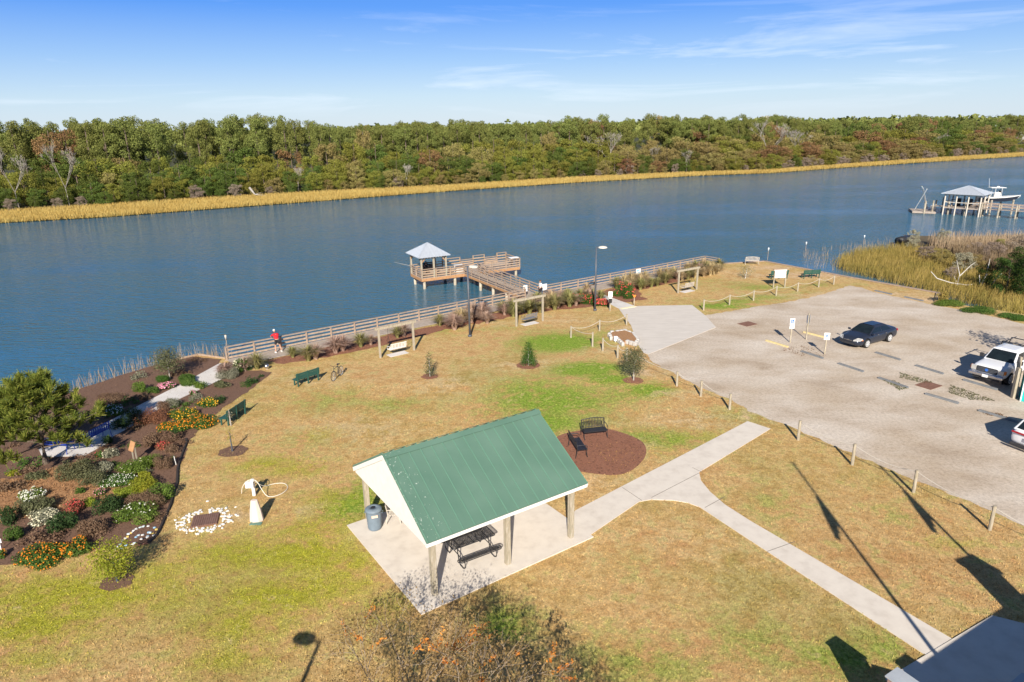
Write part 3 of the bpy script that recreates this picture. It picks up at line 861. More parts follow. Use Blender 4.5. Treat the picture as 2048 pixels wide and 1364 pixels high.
# picnic table (expanded metal, tube frame)
mt, t, b = newmat('expanded_metal_mesh')
b.inputs['Base Color'].default_value = (.02, .02, .022, 1)
tc = N(t, 'ShaderNodeTexCoord'); k = t.links.new
wv = N(t, 'ShaderNodeTexVoronoi', i_Scale=38.0); wv.feature = 'DISTANCE_TO_EDGE'; k(tc.outputs['Object'], wv.inputs[0])
lt = N(t, 'ShaderNodeMath', operation='LESS_THAN'); lt.inputs[1].default_value = .1; k(wv.outputs['Distance'], lt.inputs[0])
tr = N(t, 'ShaderNodeBsdfTransparent'); ms = N(t, 'ShaderNodeMixShader'); k(lt.outputs[0], ms.inputs[0]); k(tr.outputs[0], ms.inputs[1]); k(b.outputs[0], ms.inputs[2]); k(ms.outputs[0], t.nodes['Material Output'].inputs[0])
mesh_metal = mt
pta = G(928, 1102, .78); ptr = math.atan2(pu.y, pu.x) - .04
ptc = G(972, 1078, .75); ptx = Vector((math.cos(ptr), math.sin(ptr), 0))
corner = G(998, 1062, .78)     # front right corner of the top
pc = corner - ptx * .92 + Vector((-ptx.y, ptx.x, 0)) * .38
pc.z = .045; pc += Vector((-.14, -.26, 0))
pt = thing('picnic_table', 'black metal mesh picnic table with attached benches under the pavilion', 'picnic table', pc, ptr)


def rrect(w_, d_, z, r=.06):
    return [(sx_ * (w_ / 2 - r) + r * math.cos(a), sy * (d_ / 2 - r) + r * math.sin(a), z) for sx_, sy, a0 in ((1, 1, 0), (-1, 1, 90), (-1, -1, 180), (1, -1, 270)) for a in (R(a0), R(a0 + 45), R(a0 + 90))]


tt = MB().tube(rrect(1.84, .76, .74), .022, 6, closed=True)
for x in (-.6, 0, .6): tt.bar((x, -.36, .72), (x, .36, .72), .03, .02)
tt.build('table_frame', black_metal, pt)
MB().box((0, 0, .745), (1.8, .72, .006)).build('table_top', mesh_metal, pt)
for y in (-.78, .78):
    q = MB(); q.tube([(p[0], p[1] + y, p[2]) for p in rrect(1.84, .26, .44, .1)], .02, 6, closed=True)
    for yy in (-.06, 0, .06): q.bar((-.85, y + yy, .44), (.85, y + yy, .44), .035, .012)
    q.build('bench', black_metal, pt)
for x in (-.68, .68):
    q = MB()
    for s_ in (-1, 1):
        q.tube([(x, s_ * .22, .7), (x, s_ * .34, .2), (x, s_ * .45, .04), (x, s_ * .7, .03), (x, s_ * .82, .1), (x, s_ * .88, .3), (x, s_ * .8, .42)], .022, 6)
        q.tube([(x, s_ * .28, .42), (x, s_ * .66, .3), (x, s_ * .7, .42)], .018, 6)
    q.tube([(x, -.3, .4), (x, .3, .4)], .02, 6)
    q.tube([(x, 0, .4), (x * .3, 0, .7)], .014, 6)
    q.build('leg', black_metal, pt)


# ------------------------------------------------------------ benches


def between(p0, p1, face_away=False):
    """base point and turn of a thing whose two ends stand at p0 and p1"""
    c_ = (p0 + p1) / 2
    return c_, math.atan2((p1 - p0).y, (p1 - p0).x)


def park_bench(label, p0, p1, mat, L_=1.8, group=None):
    # local: back legs at y=0, seat towards +y
    c_, a = between(p0, p1)
    o = thing('park_bench', label, 'bench', c_, a, group)
    for dy, z in ((.12, .44), (.25, .44), (.38, .43)): pass
    mb = MB(); [mb.box((0, y, .44), (L_, .11, .04)) for y in (.1, .22, .34, .46)]; mb.build('seat', mat, o)
    mb = MB(); [mb.box((0, -.0 - .1 * (z - .6), z), (L_, .035, .12), rx=.12) for z in (.56, .7, .84)]; mb.build('backrest', mat, o)
    for x in (-L_ / 2 + .12, 0, L_ / 2 - .12):
        q = MB(); q.bar((x, .03, 0), (x, -.03, .92), .07, .07); q.bar((x, .46, 0), (x, .44, .42), .07, .07); q.bar((x, 0, .4), (x, .48, .4), .06, .05)
        q.build('leg', mat, o)
    return o


park_bench('dark green slatted bench beside the parked bicycle', G(596.5, 774), G(638, 760.6), green_slats, 1.75)
park_bench('dark green slatted bench with a spindly plant at its end, beside the flower bed', G(455.7, 853), G(494, 826.6), green_slats, 1.9)
park_bench('dark green bench partly hidden behind the white notice board', G(1543, 558.5), G(1574, 557), green_slats, 2.0)
park_bench('dark green bench right of the white notice board', G(1607, 557.5), G(1639, 555.5), green_slats, 2.0)


def slat_bench(name, label, loc, rz, mat, L_=1.4, vertical=True, curved=False, arms=True, legs=True, group=None, hang=False, sd=.42, slats=13):
    # local: front towards -y
    o = thing(name, label, 'bench' if not hang else 'swing bench', loc, rz, group)
    mb = MB(); [mb.box((0, -.18 + .095 * i, .44), (L_, .07, .025)) for i in range(-1, 4)]
    mb.box((0, -.3, .42), (L_, .03, .05)); mb.build('seat', mat, o)
    mb = MB()
    for i in range(slats):
        x = -L_ / 2 + .05 + (L_ - .1) * i / (slats - 1)
        zt = .9 + (.07 * math.cos(x / L_ * math.pi) if curved else 0)
        mb.bar((x, .2, .5), (x, .27, zt), .03 if slats > 12 else .06, .015, up=(0, 1, 0))
    pts = [(x, .27, .9 + (.07 * math.cos(x / L_ * math.pi) if curved else 0)) for x in np.linspace(-L_ / 2, L_ / 2, 9)]
    mb.tube(pts, .02, 6); mb.tube([(-L_ / 2, .2, .5), (L_ / 2, .2, .5)], .018, 6)
    mb.build('backrest', mat, o)
    if arms:
        for s_ in (-1, 1):
            x = s_ * L_ / 2
            MB().tube([(x, .25, .68), (x, 0, .69), (x, -.22, .67), (x, -.31, .6), (x, -.3, .44)], .02, 6).build('armrest', mat, o)
    if legs:
        for s_ in (-1, 1):
            x = s_ * (L_ / 2 - .01)
            MB().tube([(x, -.3, .44), (x, -.27, .25), (x, -.33, 0)], .022, 6).build('leg', mat, o)
            MB().tube([(x, .27, .9), (x, .2, .45), (x, .3, 0)], .022, 6).build('leg', mat, o)
    return o


a0, b0 = G(1168.5, 880.5), G(1213.8, 875.5)
c0, r0_ = between(a0, b0)
slat_bench('garden_bench', 'black metal bench with curved slatted back, facing us at the top of the mulch circle', c0 + Vector((-.05, .3, .02)), r0_, black_metal, 1.3, curved=True, slats=15)
slat_bench('garden_bench', 'black metal bench seen side-on at the left edge of the mulch circle', G(1150, 905) + Vector((.12, .05, .02)), R(101), black_metal, 1.42, slats=13)
c0, r0_ = between(G(1494.5, 528.8), G(1512.5, 529.2))
slat_bench('garden_bench', 'pale weathered bench with rounded back beside the bulkhead corner', c0, r0_ + math.pi, wood_pale, 1.5, curved=True, slats=11)
blue_a = slat_bench('garden_bench', 'bright blue wooden bench on the garden pad, right of the pine', G(196, 882, .04), between(G(179.6, 890.8), G(210.8, 874.3))[1] + math.pi, blue_paint, 1.35, slats=10)
slat_bench('garden_bench', 'blue wooden bench half hidden under the pine boughs', G(118, 903, .04), R(175), blue_paint, 1.35, slats=10)
slat_bench('garden_bench', 'tan wooden slatted bench behind the trash can under the pavilion', G(772, 1040, .06) + Vector((.3, .35, 0)), math.atan2(pu.y, pu.x) + R(62), wood_pale, 1.4, slats=11)


def swing(label_f, label_b, p0, p1, mat, tilt=0):
    c_, a = between(p0, p1); w_ = (p1 - p0).length
    o = thing('garden_swing', label_f, 'swing stand', c_, a)
    for s_ in (-1, 1): MB().box((0, 0, 1.08), (.14, .14, 2.16)).build('post', post_wood, o, loc=(s_ * w_ / 2, 0, 0), bevel=.01)
    MB().box((0, 0, 2.22), (w_ + .55, .14, .18)).build('beam', post_wood, o)
    s = slat_bench('swing_bench', label_b, c_ + Vector((0, 0, .02)), a + math.pi + tilt, mat, 1.3, legs=False, hang=True, slats=11)
    q = MB()
    for x in (-.66, .66):
        q.tube([(x, -.3, .6), (x, 0, 1.5), (x, 0, 2.12)], .012, 5); q.tube([(x, .27, .9), (x, 0, 1.5)], .012, 5)
    q.build('chain', black_metal, s)
    pd_ = MB().box((0, 0, .012), (1.5, .7, .02)).build('swing_pad', pad_mat); pd_.location = c_ + Vector((0, 0, .004)); pd_.rotation_euler.z = a; pd_['kind'] = 'structure'


swing('wooden post swing frame nearest the fisherman in red', 'white slatted swing bench in the frame nearest the fisherman in red', G(761, 716), G(828.4, 700.5), white_paint)
swing('wooden post swing frame below the pier entrance', 'grey slatted swing bench below the pier entrance', G(1033, 653), G(1085.5, 642), pm('grey_swing', (.15, .16, .19), (.2, .21, .24), 5, .6), .1)
swing('wooden post swing frame on the lawn above the concrete apron', 'pale slatted swing bench above the concrete apron', G(1356, 586.5), G(1393, 579), wood_pale, 0)


# ------------------------------------------------------------ lamp posts, flagpoles
def lamp(label, base, rz, hcol=steel_grey):
    o = thing('street_lamp', label, 'street lamp', base, rz)
    MB().lathe([(.16, 0), (.16, .1), (.11, .16)], n=16).build('base', hcol, o, smooth=True)
    MB().tube([(0, 0, .05), (0, 0, 5.7)], [.09, .065], 12).build('pole', hcol, o, smooth=True)
    MB().tube([(0, 0, 5.6), (.12, 0, 5.68), (.3, 0, 5.7)], .035, 8).build('arm', hcol, o, smooth=True)
    h = MB(); vs = []
    for x, wy, z0, z1 in ((.18, .1, 5.66, 5.72), (.3, .17, 5.62, 5.78), (.6, .2, 5.6, 5.8), (.85, .17, 5.62, 5.76), (.95, .1, 5.66, 5.7)):
        vs += [(x, -wy, z0), (x, wy, z0), (x, wy * .8, z1), (x, -wy * .8, z1)]
    fs = [(i * 4 + j, i * 4 + (j + 1) % 4, i * 4 + 4 + (j + 1) % 4, i * 4 + 4 + j) for i in range(4) for j in range(4)] + [(3, 2, 1, 0), (16, 17, 18, 19)]
    h.add(vs, fs).build('lamp_head', lamp_lens_mat, o, smooth=False, bevel=.015)
    return o


lamp('tall steel street lamp on the lawn left of the pier swing', G(940, 673), R(-32))
lamp('tall steel street lamp by the red flowering shrubs and concrete apron', G(1190, 621), R(2))
lamp('tall steel street lamp just out of view whose shadow falls on the near lawn', Vector((-6.9, 8.3, 0)), R(165))


def flagpole(label, x, y, h, fz):
    o = thing('flagpole', label, 'flagpole', (x, y, 0), R(200))
    MB().tube([(0, 0, 0), (0, 0, h)], [.09, .05], 12).build('pole', white_paint, o, smooth=True)
    MB().lathe([(.01, h), (.08, h + .05), (.08, h + .12), (.01, h + .18)], n=12).build('finial', chrome, o, smooth=True)
    q = MB()      # limp flag
    rows = 9
    vs = []
    for i in range(rows):
        z = fz - i * .19
        wd = (.12 + .55 * (i / rows) ** .9) * (1 if i < 8 else .6)
        for j in range(6):
            vs.append((.06 + wd * j / 5, .08 * math.sin(j * 2.4 + i * .4), z - j * .1))
    fs = [(i * 6 + j, i * 6 + j + 1, i * 6 + 7 + j, i * 6 + 6 + j) for i in range(rows - 1) for j in range(5)]
    q.add(vs, fs).build('flag', pm('flag_cloth', (.5, .05, .06), (.6, .6, .62), 3), o)


flagpole('tall flagpole by the near building whose shadow crosses the concrete path', 12.72, 9.5, 11.5, 10.0)
flagpole('flagpole at the right of the building whose shadow crosses the rope fence', 16.9, 12.0, 9.8, 8.8)

# building behind the photographer's right: casts the shade at the lower right
bl = thing('building', 'building just out of view whose shadow covers the porch slab at the right', 'building', (0, 0, 0))
siding = pm('siding', (.6, .58, .52), (.55, .53, .47), 2, .7)
shingle = pm('grey_shingle', (.22, .22, .23), (.16, .16, .17), 8, .9)
be_, bd_ = Vector((.866, .5)), Vector((.5, -.866))
p0 = Vector((10.87, 10.44))
fp = [p0, p0 + be_ * 9.9, p0 + be_ * 9.9 + bd_ * 8, p0 + bd_ * 8]
MB().prism([p.to_tuple() for p in [fp[0] + (be_ + bd_) * .4, fp[1] + (bd_ - be_) * .4, fp[2] - (be_ + bd_) * .4, fp[3] + (be_ - bd_) * .4]], 0, 3.2).build('wall', siding, bl)
hip_roof('roof', fp, .02, 3.3, 4.9, shingle, bl, seam=99, ridge=3)
ch = MB(); cp = Vector((16.93, 14.5))
ch.box((cp.x, cp.y - .6, 2.15), (.75, .95, 4.3), R(20)); ch.box((cp.x, cp.y - .6, 4.4), (.95, 1.1, .14), R(20)); ch.build('chimney', siding, bl)
pr = thing('capped_pier', 'brown pier with a pale grey flat cap at the bottom edge, left of the porch', 'pier column', (0, 0, 0))
e_ = [G(1770, 1351, 1.95).xy, G(1795, 1333.5, 1.95).xy]
dr_ = (G(1842, 1366, 1.95).xy - e_[1]).normalized()
cap = [e_[0], e_[1], e_[1] + dr_ * 1.1, e_[0] + dr_ * 1.1]
cpm = pm('grey_cap', (.42, .45, .48), (.36, .39, .42), 4, .5)
MB().prism([p.to_tuple() for p in cap], 1.91, 1.95).build('cap', cpm, pr)
ctr = sum(cap, Vector((0, 0))) / 4
MB().prism([(ctr + (p - ctr) * .88).to_tuple() for p in cap], 0, 1.9).build('wall', pm('brown_siding', (.3, .2, .17), (.25, .16, .13), 4), pr)
q0 = Vector((9.95, 13.35))
lw = thing('porch_wall', 'low siding wall running from the capped pier along the porch slab', 'wall', (0, 0, 0))
MB().bar((10.7, 14.1, .75), (12.2, 13.35, .75), .25, 1.5).build('wall', siding, lw)
MB().bar((10.7, 14.1, 1.53), (12.2, 13.35, 1.53), .33, .05).build('cap', cpm, lw)
pr2 = thing('capped_pier', 'square pier with a pale grey metal cap at the far right corner of the porch', 'pier column', (0, 0, 0))
e2 = [G(2012, 1372, .9).xy, G(2044, 1345, .9).xy]; e2 += [e2[1] + Vector((.5, -.4)), e2[0] + Vector((.5, -.4))]
MB().prism([p.to_tuple() for p in e2], .86, .9).build('cap', cpm, pr2)
ctr = sum(e2, Vector((0, 0))) / 4
MB().prism([(ctr + (p - ctr) * .85).to_tuple() for p in e2], .05, .85).build('wall', siding, pr2)
pr3 = thing('porch_post', 'square porch post out of view whose shadow touches the slab corner', 'post', (0, 0, 0))
MB().box((11.78, 11.45, 1.55), (.5, .42, 3.1), R(30)).build('wall', siding, pr3)
MB().box((11.78, 11.45, 3.13), (.62, .52, .06), R(30)).build('cap', cpm, pr3)

# ------------------------------------------------------------ rope fences
RP = {'a': [(1142, 675), (1199, 662), (1253, 650)], 'b': [(1185, 693)], 'c': [(1205.5, 702), (1235, 716), (1253, 724), (1353.5, 772), (1401.5, 792.5), (1459, 819)],
      'd': [(1596, 880), (1704, 930), (1826.5, 985), (1979, 1060)], 'e': [(1407, 620.6), (1458.6, 609.7), (1506.7, 601), (1552, 591.7), (1595, 583), (1637, 574.5), (1667, 569)]}
rp0 = thing('rope_post', 'short round wooden rope fence post beside the gravel lot and lawn', 'post', (0, 0, 0))
MB().tube([(0, 0, -.1), (0, 0, 1.08)], [.075, .07], 10).build('post', post_wood, rp0, smooth=False)
first = [True]
names = {'a': ['round wooden rope fence post at the lawn end of the rope left of the apron', 'middle rope fence post between the lawn and the apron edge', 'rope fence post at the left edge of the concrete apron'],
         'b': ['rope fence post below the bright green grass patch near the stone planter'],
         'c': ['rope fence post left of the stone planter', 'rope fence post in front of the stone planter', 'white wrapped rope post behind the small tree', 'rope fence post just right of the small round tree', 'middle post of the rope right of the small round tree', 'last rope fence post before the concrete path end'],
         'd': ['first rope fence post right of the concrete path end', 'second rope fence post right of the concrete path', 'rope fence post with a flag shadow at its foot', 'rope fence post nearest the bottom right corner'],
         'e': ['first post of the upper rope fence beside the apron', 'second post of the upper rope fence from the apron', 'third post of the upper rope fence, left of the notice board', 'post of the upper rope fence in front of the notice board', 'post of the upper rope fence right of the notice board', 'post of the upper rope fence below the right green bench', 'last post of the upper rope fence at the gravel corner']}
PTS = {}
for key, lst in RP.items():
    for i, p in enumerate(lst):
        q = G(*p); PTS[key, i] = q
        h_ = {'a': .95, 'b': 1.1, 'c': 1.0, 'd': 1.12, 'e': .95}[key] + random.uniform(-.04, .04)
        if first[0]: o = rp0; first[0] = False; o.location = q; o['label'] = names[key][i]; o.scale = (1, 1, h_ / 1.08)
        else: o = dup(rp0, q, random.random() * 6, names[key][i], scale=(1, 1, h_ / 1.08))
        o['group'] = 'rope fence posts round the car park'
        PTS[key, i, 'h'] = h_
PTS['d', 4] = Vector((20.9, 21.2, 0)); PTS['d', 4, 'h'] = 1.1
dup(rp0, PTS['d', 4], 0, 'rope fence post just beyond the right edge of view', scale=(1, 1, 1))['group'] = 'rope fence posts round the car park'


def rope(label, keys, sag=.28):
    pts = []
    for a_, b_ in zip(keys[:-1], keys[1:]):
        A_, B_ = PTS[a_] + Vector((0, 0, PTS[(*a_, 'h')] - .08)), PTS[b_] + Vector((0, 0, PTS[(*b_, 'h')] - .08))
        for i in range(10):
            f = i / 10; p = A_.lerp(B_, f); p.z -= sag * 4 * f * (1 - f); pts.append(p)
    pts.append(B_)
    o = MB().tube(pts, .017, 6).build('fence_rope', rope_mat, smooth=True)
    tag(o, label, 'rope')


rope('white rope sagging between three posts left of the concrete apron', [('a', 0), ('a', 1), ('a', 2)], .3)
rope('short white rope running down past the bright green patch', [('a', 0), ('b', 0)], .2)
rope('white rope curving round the stone planter to the path end', [('c', 0), ('c', 1), ('c', 2), ('c', 3), ('c', 4), ('c', 5)], .22)
rope('long white rope along the near edge of the gravel lot', [('d', 0), ('d', 1), ('d', 2), ('d', 3), ('d', 4)], .22)
rope('white rope looping along the upper lawn edge below the notice board', [('e', i) for i in range(7)], .26)

# ------------------------------------------------------------ vehicles


def body_loft(stations, mat, parent, name='body', sub=1, wells=()):
    vs, fs = [], []
    K = 12
    for (x, zb, zm, zbelt, zt, wb, wm_, wt) in stations:
        half = [(0, zb), (wb * .85, zb), (wb, zb + .07), (wm_, zm), (wt, zbelt), (wt * .72, zt - .008), (0, zt)]
        ring = half + [(-y, z) for y, z in half[-2:0:-1]]
        vs += [(x, y, z) for y, z in ring]
    n = len(stations)
    fs = [(i * K + j, i * K + (j + 1) % K, (i + 1) * K + (j + 1) % K, (i + 1) * K + j) for i in range(n - 1) for j in range(K)]
    fs += [tuple(range(K)), tuple((n - 1) * K + j for j in range(K))]
    o = MB().add(vs, fs).build(name, mat, parent, smooth=True)
    sb = o.modifiers.new('sub', 'SUBSURF'); sb.levels = sub + 1; sb.render_levels = sub + 1
    cut = []
    for (wx, wy, wr, ww) in wells:
        for s_ in (-1, 1):
            c_ = MB().tube([(wx, s_ * (wy - ww / 2 - .04), wr), (wx, s_ * (wy + .4), wr)], wr + .055, 28).build('cut', dark_plastic, parent)
            bo = o.modifiers.new('well', 'BOOLEAN'); bo.operation = 'DIFFERENCE'; bo.object = c_; bo.solver = 'EXACT'
            cut.append(c_)
    if cut:
        dg_ = bpy.context.evaluated_depsgraph_get()
        me = bpy.data.meshes.new_from_object(o.evaluated_get(dg_))
        o.modifiers.clear(); o.data = me
        for c_ in cut: bpy.data.objects.remove(c_)
        for (wx, wy, wr, ww) in wells:
            for s_ in (-1, 1):
                MB().tube([(wx, s_ * (wy - ww / 2 - .035), wr), (wx, s_ * (wy - ww / 2 - .015), wr)], wr + .05, 24).build('wheel_well', black_metal, parent)
    return o


def cabin(b, t, zb, zt, wb, wt, mat, parent, splits=(.0, .5, 1), crown=.05):
    # b=(front x, rear x) at belt, t=(front x, rear x) at roof
    B_ = [(b[0], wb), (b[0], -wb), (b[1], -wb), (b[1], wb)]; T_ = [(t[0], wt), (t[0], -wt), (t[1], -wt), (t[1], wt)]
    bb = [Vector((x, y, zb)) for x, y in B_]; tt_ = [Vector((x, y, zt)) for x, y in T_]
    rr_ = [Vector((x * .8 + .2 * (t[0] + t[1]) / 2, y * .6, zt + crown)) for x, y in T_]
    vs = bb + tt_ + rr_
    fs = [(0, 1, 5, 4), (1, 2, 6, 5), (2, 3, 7, 6), (3, 0, 4, 7), (4, 5, 9, 8), (5, 6, 10, 9), (6, 7, 11, 10), (7, 4, 8, 11), (8, 9, 10, 11)]
    MB().add(vs, fs).build('cabin', mat, parent, smooth=False, bevel=.05)

    def pane(nm, c4, u0, u1, v0, v1):
        a_, b_, c_, d_ = c4
        nn = (b_ - a_).cross(d_ - a_).normalized() * .012
        def P_(u, v): return a_.lerp(b_, u).lerp(d_.lerp(c_, u), v)
        q = [P_(u0, v0), P_(u1, v0), P_(u1, v1), P_(u0, v1)]
        ctr = sum(bb + tt_, Vector()) / 8
        if nn.dot(q[0] - ctr) < 0: nn = -nn
        MB().add([p + nn for p in q] + [p - nn * .5 for p in q], [(0, 1, 2, 3), (0, 4, 5, 1), (1, 5, 6, 2), (2, 6, 7, 3), (3, 7, 4, 0), (7, 6, 5, 4)]).build(nm, glass, parent)
    pane('windscreen', (bb[0], bb[1], tt_[1], tt_[0]), .05, .95, .08, .93)
    pane('rear_window', (bb[2], bb[3], tt_[3], tt_[2]), .08, .92, .12, .9)
    for s_, c4 in ((1, (bb[0], bb[3], tt_[3], tt_[0])), (-1, (bb[1], bb[2], tt_[2], tt_[1]))):
        for i in range(len(splits) - 1):
            pane('side_window', c4, splits[i] + .025, splits[i + 1] - .015, .12, .88)


def wheel(parent, x, y, r=.33, wd=.21, spokes=7, rim_mat=None):
    s_ = 1 if y > 0 else -1
    o = bpy.data.objects.new('wheel', None); link(o, parent); o.location = (x, y, r)
    def lat(prof, n=24):
        q = MB(); q.lathe(prof, n=n)
        q.v = [(a_, c_ * -s_ * -1, b_) for a_, b_, c_ in q.v]
        return q
    lat([(r * .66, -wd / 2), (r * .95, -wd / 2), (r, -wd * .35), (r, wd * .35), (r * .95, wd / 2), (r * .66, wd / 2)]).build('tyre', rubber, o, smooth=True)
    lat([(r * .68, -wd * .42), (r * .68, wd * .3)]).build('hub_disc', black_metal, o)
    q = MB()
    for i in range(spokes):
        a = 2 * math.pi * i / spokes
        q.bar((r * .1 * math.cos(a), s_ * wd * .53, r * .1 * math.sin(a)), (r * .66 * math.cos(a), s_ * wd * .52, r * .66 * math.sin(a)), r * .16, .03, up=(0, 1, 0))
    q.tube([(r * .66 * math.cos(a), s_ * wd * .51, r * .66 * math.sin(a)) for a in np.linspace(0, 2 * math.pi, 25)[:-1]], r * .06, 6, closed=True)
    q.tube([(0, s_ * wd * .3, 0), (0, s_ * wd * .56, 0)], r * .16, 10)
    q.build('rim', rim_mat or alloy, o)


Hs = R(-150.4)
fl = G(1731.5, 695.5, .006)
hv = Vector((math.cos(Hs), math.sin(Hs), 0)); lv = Vector((-hv.y, hv.x, 0))
org = fl - hv * 1.42 - lv * .82
sed = thing('sedan', 'dark blue-grey four-door sedan parked alone on the gravel', 'car', org, Hs)
body_loft([(2.42, .34, .5, .6, .62, .5, .62, .5), (2.34, .24, .48, .66, .7, .74, .76, .66), (2.1, .19, .5, .74, .79, .82, .86, .76), (1.9, .18, .5, .77, .83, .85, .9, .79), (1.4, .18, .52, .84, .9, .86, .91, .82), (1.05, .18, .55, .9, .95, .86, .91, .83),
           (.3, .18, .55, .92, .96, .86, .91, .84), (-1.2, .18, .57, .95, .98, .86, .91, .84), (-1.7, .2, .6, .97, 1.03, .86, .9, .82), (-2.15, .22, .6, .95, 1.03, .83, .87, .78), (-2.36, .28, .6, .88, .96, .76, .8, .7), (-2.42, .38, .6, .78, .82, .6, .66, .55)], car_navy, sed, wells=[(1.42, .8, .33, .21), (-1.28, .8, .33, .21)])
cabin((1.12, -1.82), (.3, -1.02), .93, 1.37, .81, .6, car_navy, sed, (0.02, .48, .93), crown=.06)
MB().box((-.05, 0, 1.433), (.75, .8, .01)).build('sunroof', glass, sed)
for s_ in (-1, 1):
    wheel(sed, 1.42, s_ * .82); wheel(sed, -1.28, s_ * .82)
    hl = MB().add([(2.39, s_ * .4, .62), (2.2, s_ * .8, .69), (1.98, s_ * .84, .76), (2.12, s_ * .56, .775), (2.42, s_ * .42, .55), (2.24, s_ * .82, .6), (1.99, s_ * .89, .68)], [(0, 1, 2, 3), (4, 5, 1, 0), (5, 6, 2, 1), (0, 3, 4)])
    hl.v = [(x + .025, y * 1.02, z + .02) for x, y, z in hl.v]
    h_ = hl.build('headlight', lens, sed)
    MB().box((2.03, s_ * .885, .665), (.16, .03, .06)).build('indicator', amber, h_)
    MB().box((-2.34, s_ * .66, .78), (.1, .26, .16)).build('tail_light', red_lens, sed, bevel=.02)
    MB().box((.95, s_ * .97, .98), (.12, .2, .13)).build('side_mirror', car_navy, sed, bevel=.03)
    for x in (.35, -.6): MB().box((x - .1, s_ * .915, .83), (.18, .03, .03)).build('door_handle', chrome, sed)
mb = MB(); mb.box((2.415, 0, .55), (.04, .62, .1)); mb.build('grille', dark_plastic, sed)
MB().box((2.44, 0, .6), (.03, .7, .02)).build('grille_trim', chrome, sed)
mb = MB(); mb.bar((2.455, -.05, .56), (2.455, -.04, .65), .02, .02); mb.bar((2.455, .05, .56), (2.455, .04, .65), .02, .02); mb.bar((2.455, -.045, .6), (2.455, .045, .6), .02, .02); mb.build('emblem', chrome, sed)
MB().box((2.41, 0, .36), (.06, 1.0, .14)).build('air_intake', dark_plastic, sed)

Ht = R(-147)
hv = Vector((math.cos(Ht), math.sin(Ht), 0)); lv = Vector((-hv.y, hv.x, 0))
fc_ = (G(1942, 762, .006) + G(2000, 778, .006)) / 2
fc_ = G(1968, 768, .006)
org = fc_ - hv * 2.9
tr_ = thing('pickup_truck', 'white pickup truck with a dark grille at the right edge of the gravel', 'pickup truck', org, Ht)
body_loft([(2.86, .5, .75, 1.0, 1.05, .86, .9, .82), (2.7, .45, .75, 1.1, 1.15, .92, .96, .88), (2.3, .45, .8, 1.14, 1.2, .94, .99, .92), (1.3, .45, .8, 1.2, 1.26, .94, .99, .94), (.5, .45, .8, 1.2, 1.22, .94, .99, .95), (-2.6, .45, .8, 1.25, 1.27, .94, .99, .96), (-2.85, .5, .8, 1.25, 1.26, .92, .96, .94)], car_white, tr_, wells=[(1.9, .85, .39, .26), (-1.85, .85, .39, .26)])
cabin((1.45, -.95), (.72, -.75), 1.2, 1.83, .88, .72, car_white, tr_, (.06, .55, .93), crown=.06)
MB().box((-1.95, 0, 1.29), (1.7, 1.6, .04)).build('cargo_bed', dark_plastic, tr_)
for s_ in (-1, 1):
    wheel(tr_, 1.9, s_ * .88, .39, .26, 6); wheel(tr_, -1.85, s_ * .88, .39, .26, 6)
    MB().box((2.82, s_ * .76, .93), (.14, .32, .3)).build('headlight', lens, tr_, bevel=.03)
    MB().box((2.7, s_ * .94, .93), (.2, .1, .22)).build('indicator', amber, tr_, bevel=.02)
    MB().box((1.15, s_ * 1.1, 1.32), (.14, .24, .26)).build('side_mirror', dark_plastic, tr_, bevel=.03)
MB().box((2.88, 0, .93), (.08, 1.14, .34)).build('grille', dark_plastic, tr_, bevel=.02)
mb = MB(); [mb.box((2.93, 0, z), (.03, 1.08, .035)) for z in (.85, .93, 1.01)]; mb.build('grille_bar', steel_grey, tr_)
MB().lathe([(.09, 0), (.09, .02)], n=16).build('emblem', sign_blue, tr_, loc=(2.94, 0, .95)).rotation_euler = (0, R(90), 0)
MB().box((2.93, 0, .6), (.2, 1.92, .22)).build('bumper', chrome, tr_, bevel=.05)
MB().box((3.04, 0, .58), (.02, .32, .17)).build('number_plate', sign_white, tr_)
MB().box((2.85, 0, .4), (.1, 1.5, .14)).build('air_dam', dark_plastic, tr_)
mb = MB()
for x in (-.6, -1.9):
    mb.bar((x, -.9, 1.3), (x, -.75, 2.0), .05, .05); mb.bar((x, .9, 1.3), (x, .75, 2.0), .05, .05); mb.bar((x, -.75, 2.0), (x, .75, 2.0), .05, .05)
for y in (-.6, .6): mb.bar((-.4, y, 2.03), (-2.2, y, 2.03), .04, .04)
mb.build('rack', black_metal, tr_)

Hu = R(24)
hv = Vector((math.cos(Hu), math.sin(Hu), 0)); lv = Vector((-hv.y, hv.x, 0))
far_c = G(2011, 893, .006)
org = far_c + hv * 2.42 - lv * .94
org.z = .006
suv = thing('suv', 'white suv with a full-width red tail light bar at the right edge', 'suv', org, Hu)
body_loft([(2.4, .4, .6, .8, .84, .7, .78, .7), (2.1, .3, .6, .92, .98, .86, .92, .84), (1.3, .25, .6, 1.02, 1.08, .88, .95, .88), (-1.6, .25, .65, 1.06, 1.08, .88, .95, .9), (-2.2, .28, .65, 1.04, 1.06, .87, .93, .86), (-2.38, .38, .62, .98, 1.0, .84, .88, .8)], car_white, suv, wells=[(1.45, .82, .36, .21), (-1.35, .82, .36, .21)])
cabin((1.2, -2.28), (.3, -1.85), 1.03, 1.6, .86, .66, car_white, suv, (.02, .36, .68, .97), crown=.06)
for s_ in (-1, 1):
    wheel(suv, 1.45, s_ * .84, .36); wheel(suv, -1.35, s_ * .84, .36)
MB().box((-2.4, 0, .93), (.07, 1.66, .09)).build('tail_light_bar', red_lens, suv, bevel=.02)
MB().box((-2.41, 0, .3), (.12, 1.6, .16)).build('bumper', dark_plastic, suv, bevel=.03)
MB().box((-2.43, 0, .7), (.02, .34, .17)).build('number_plate', sign_white, suv)
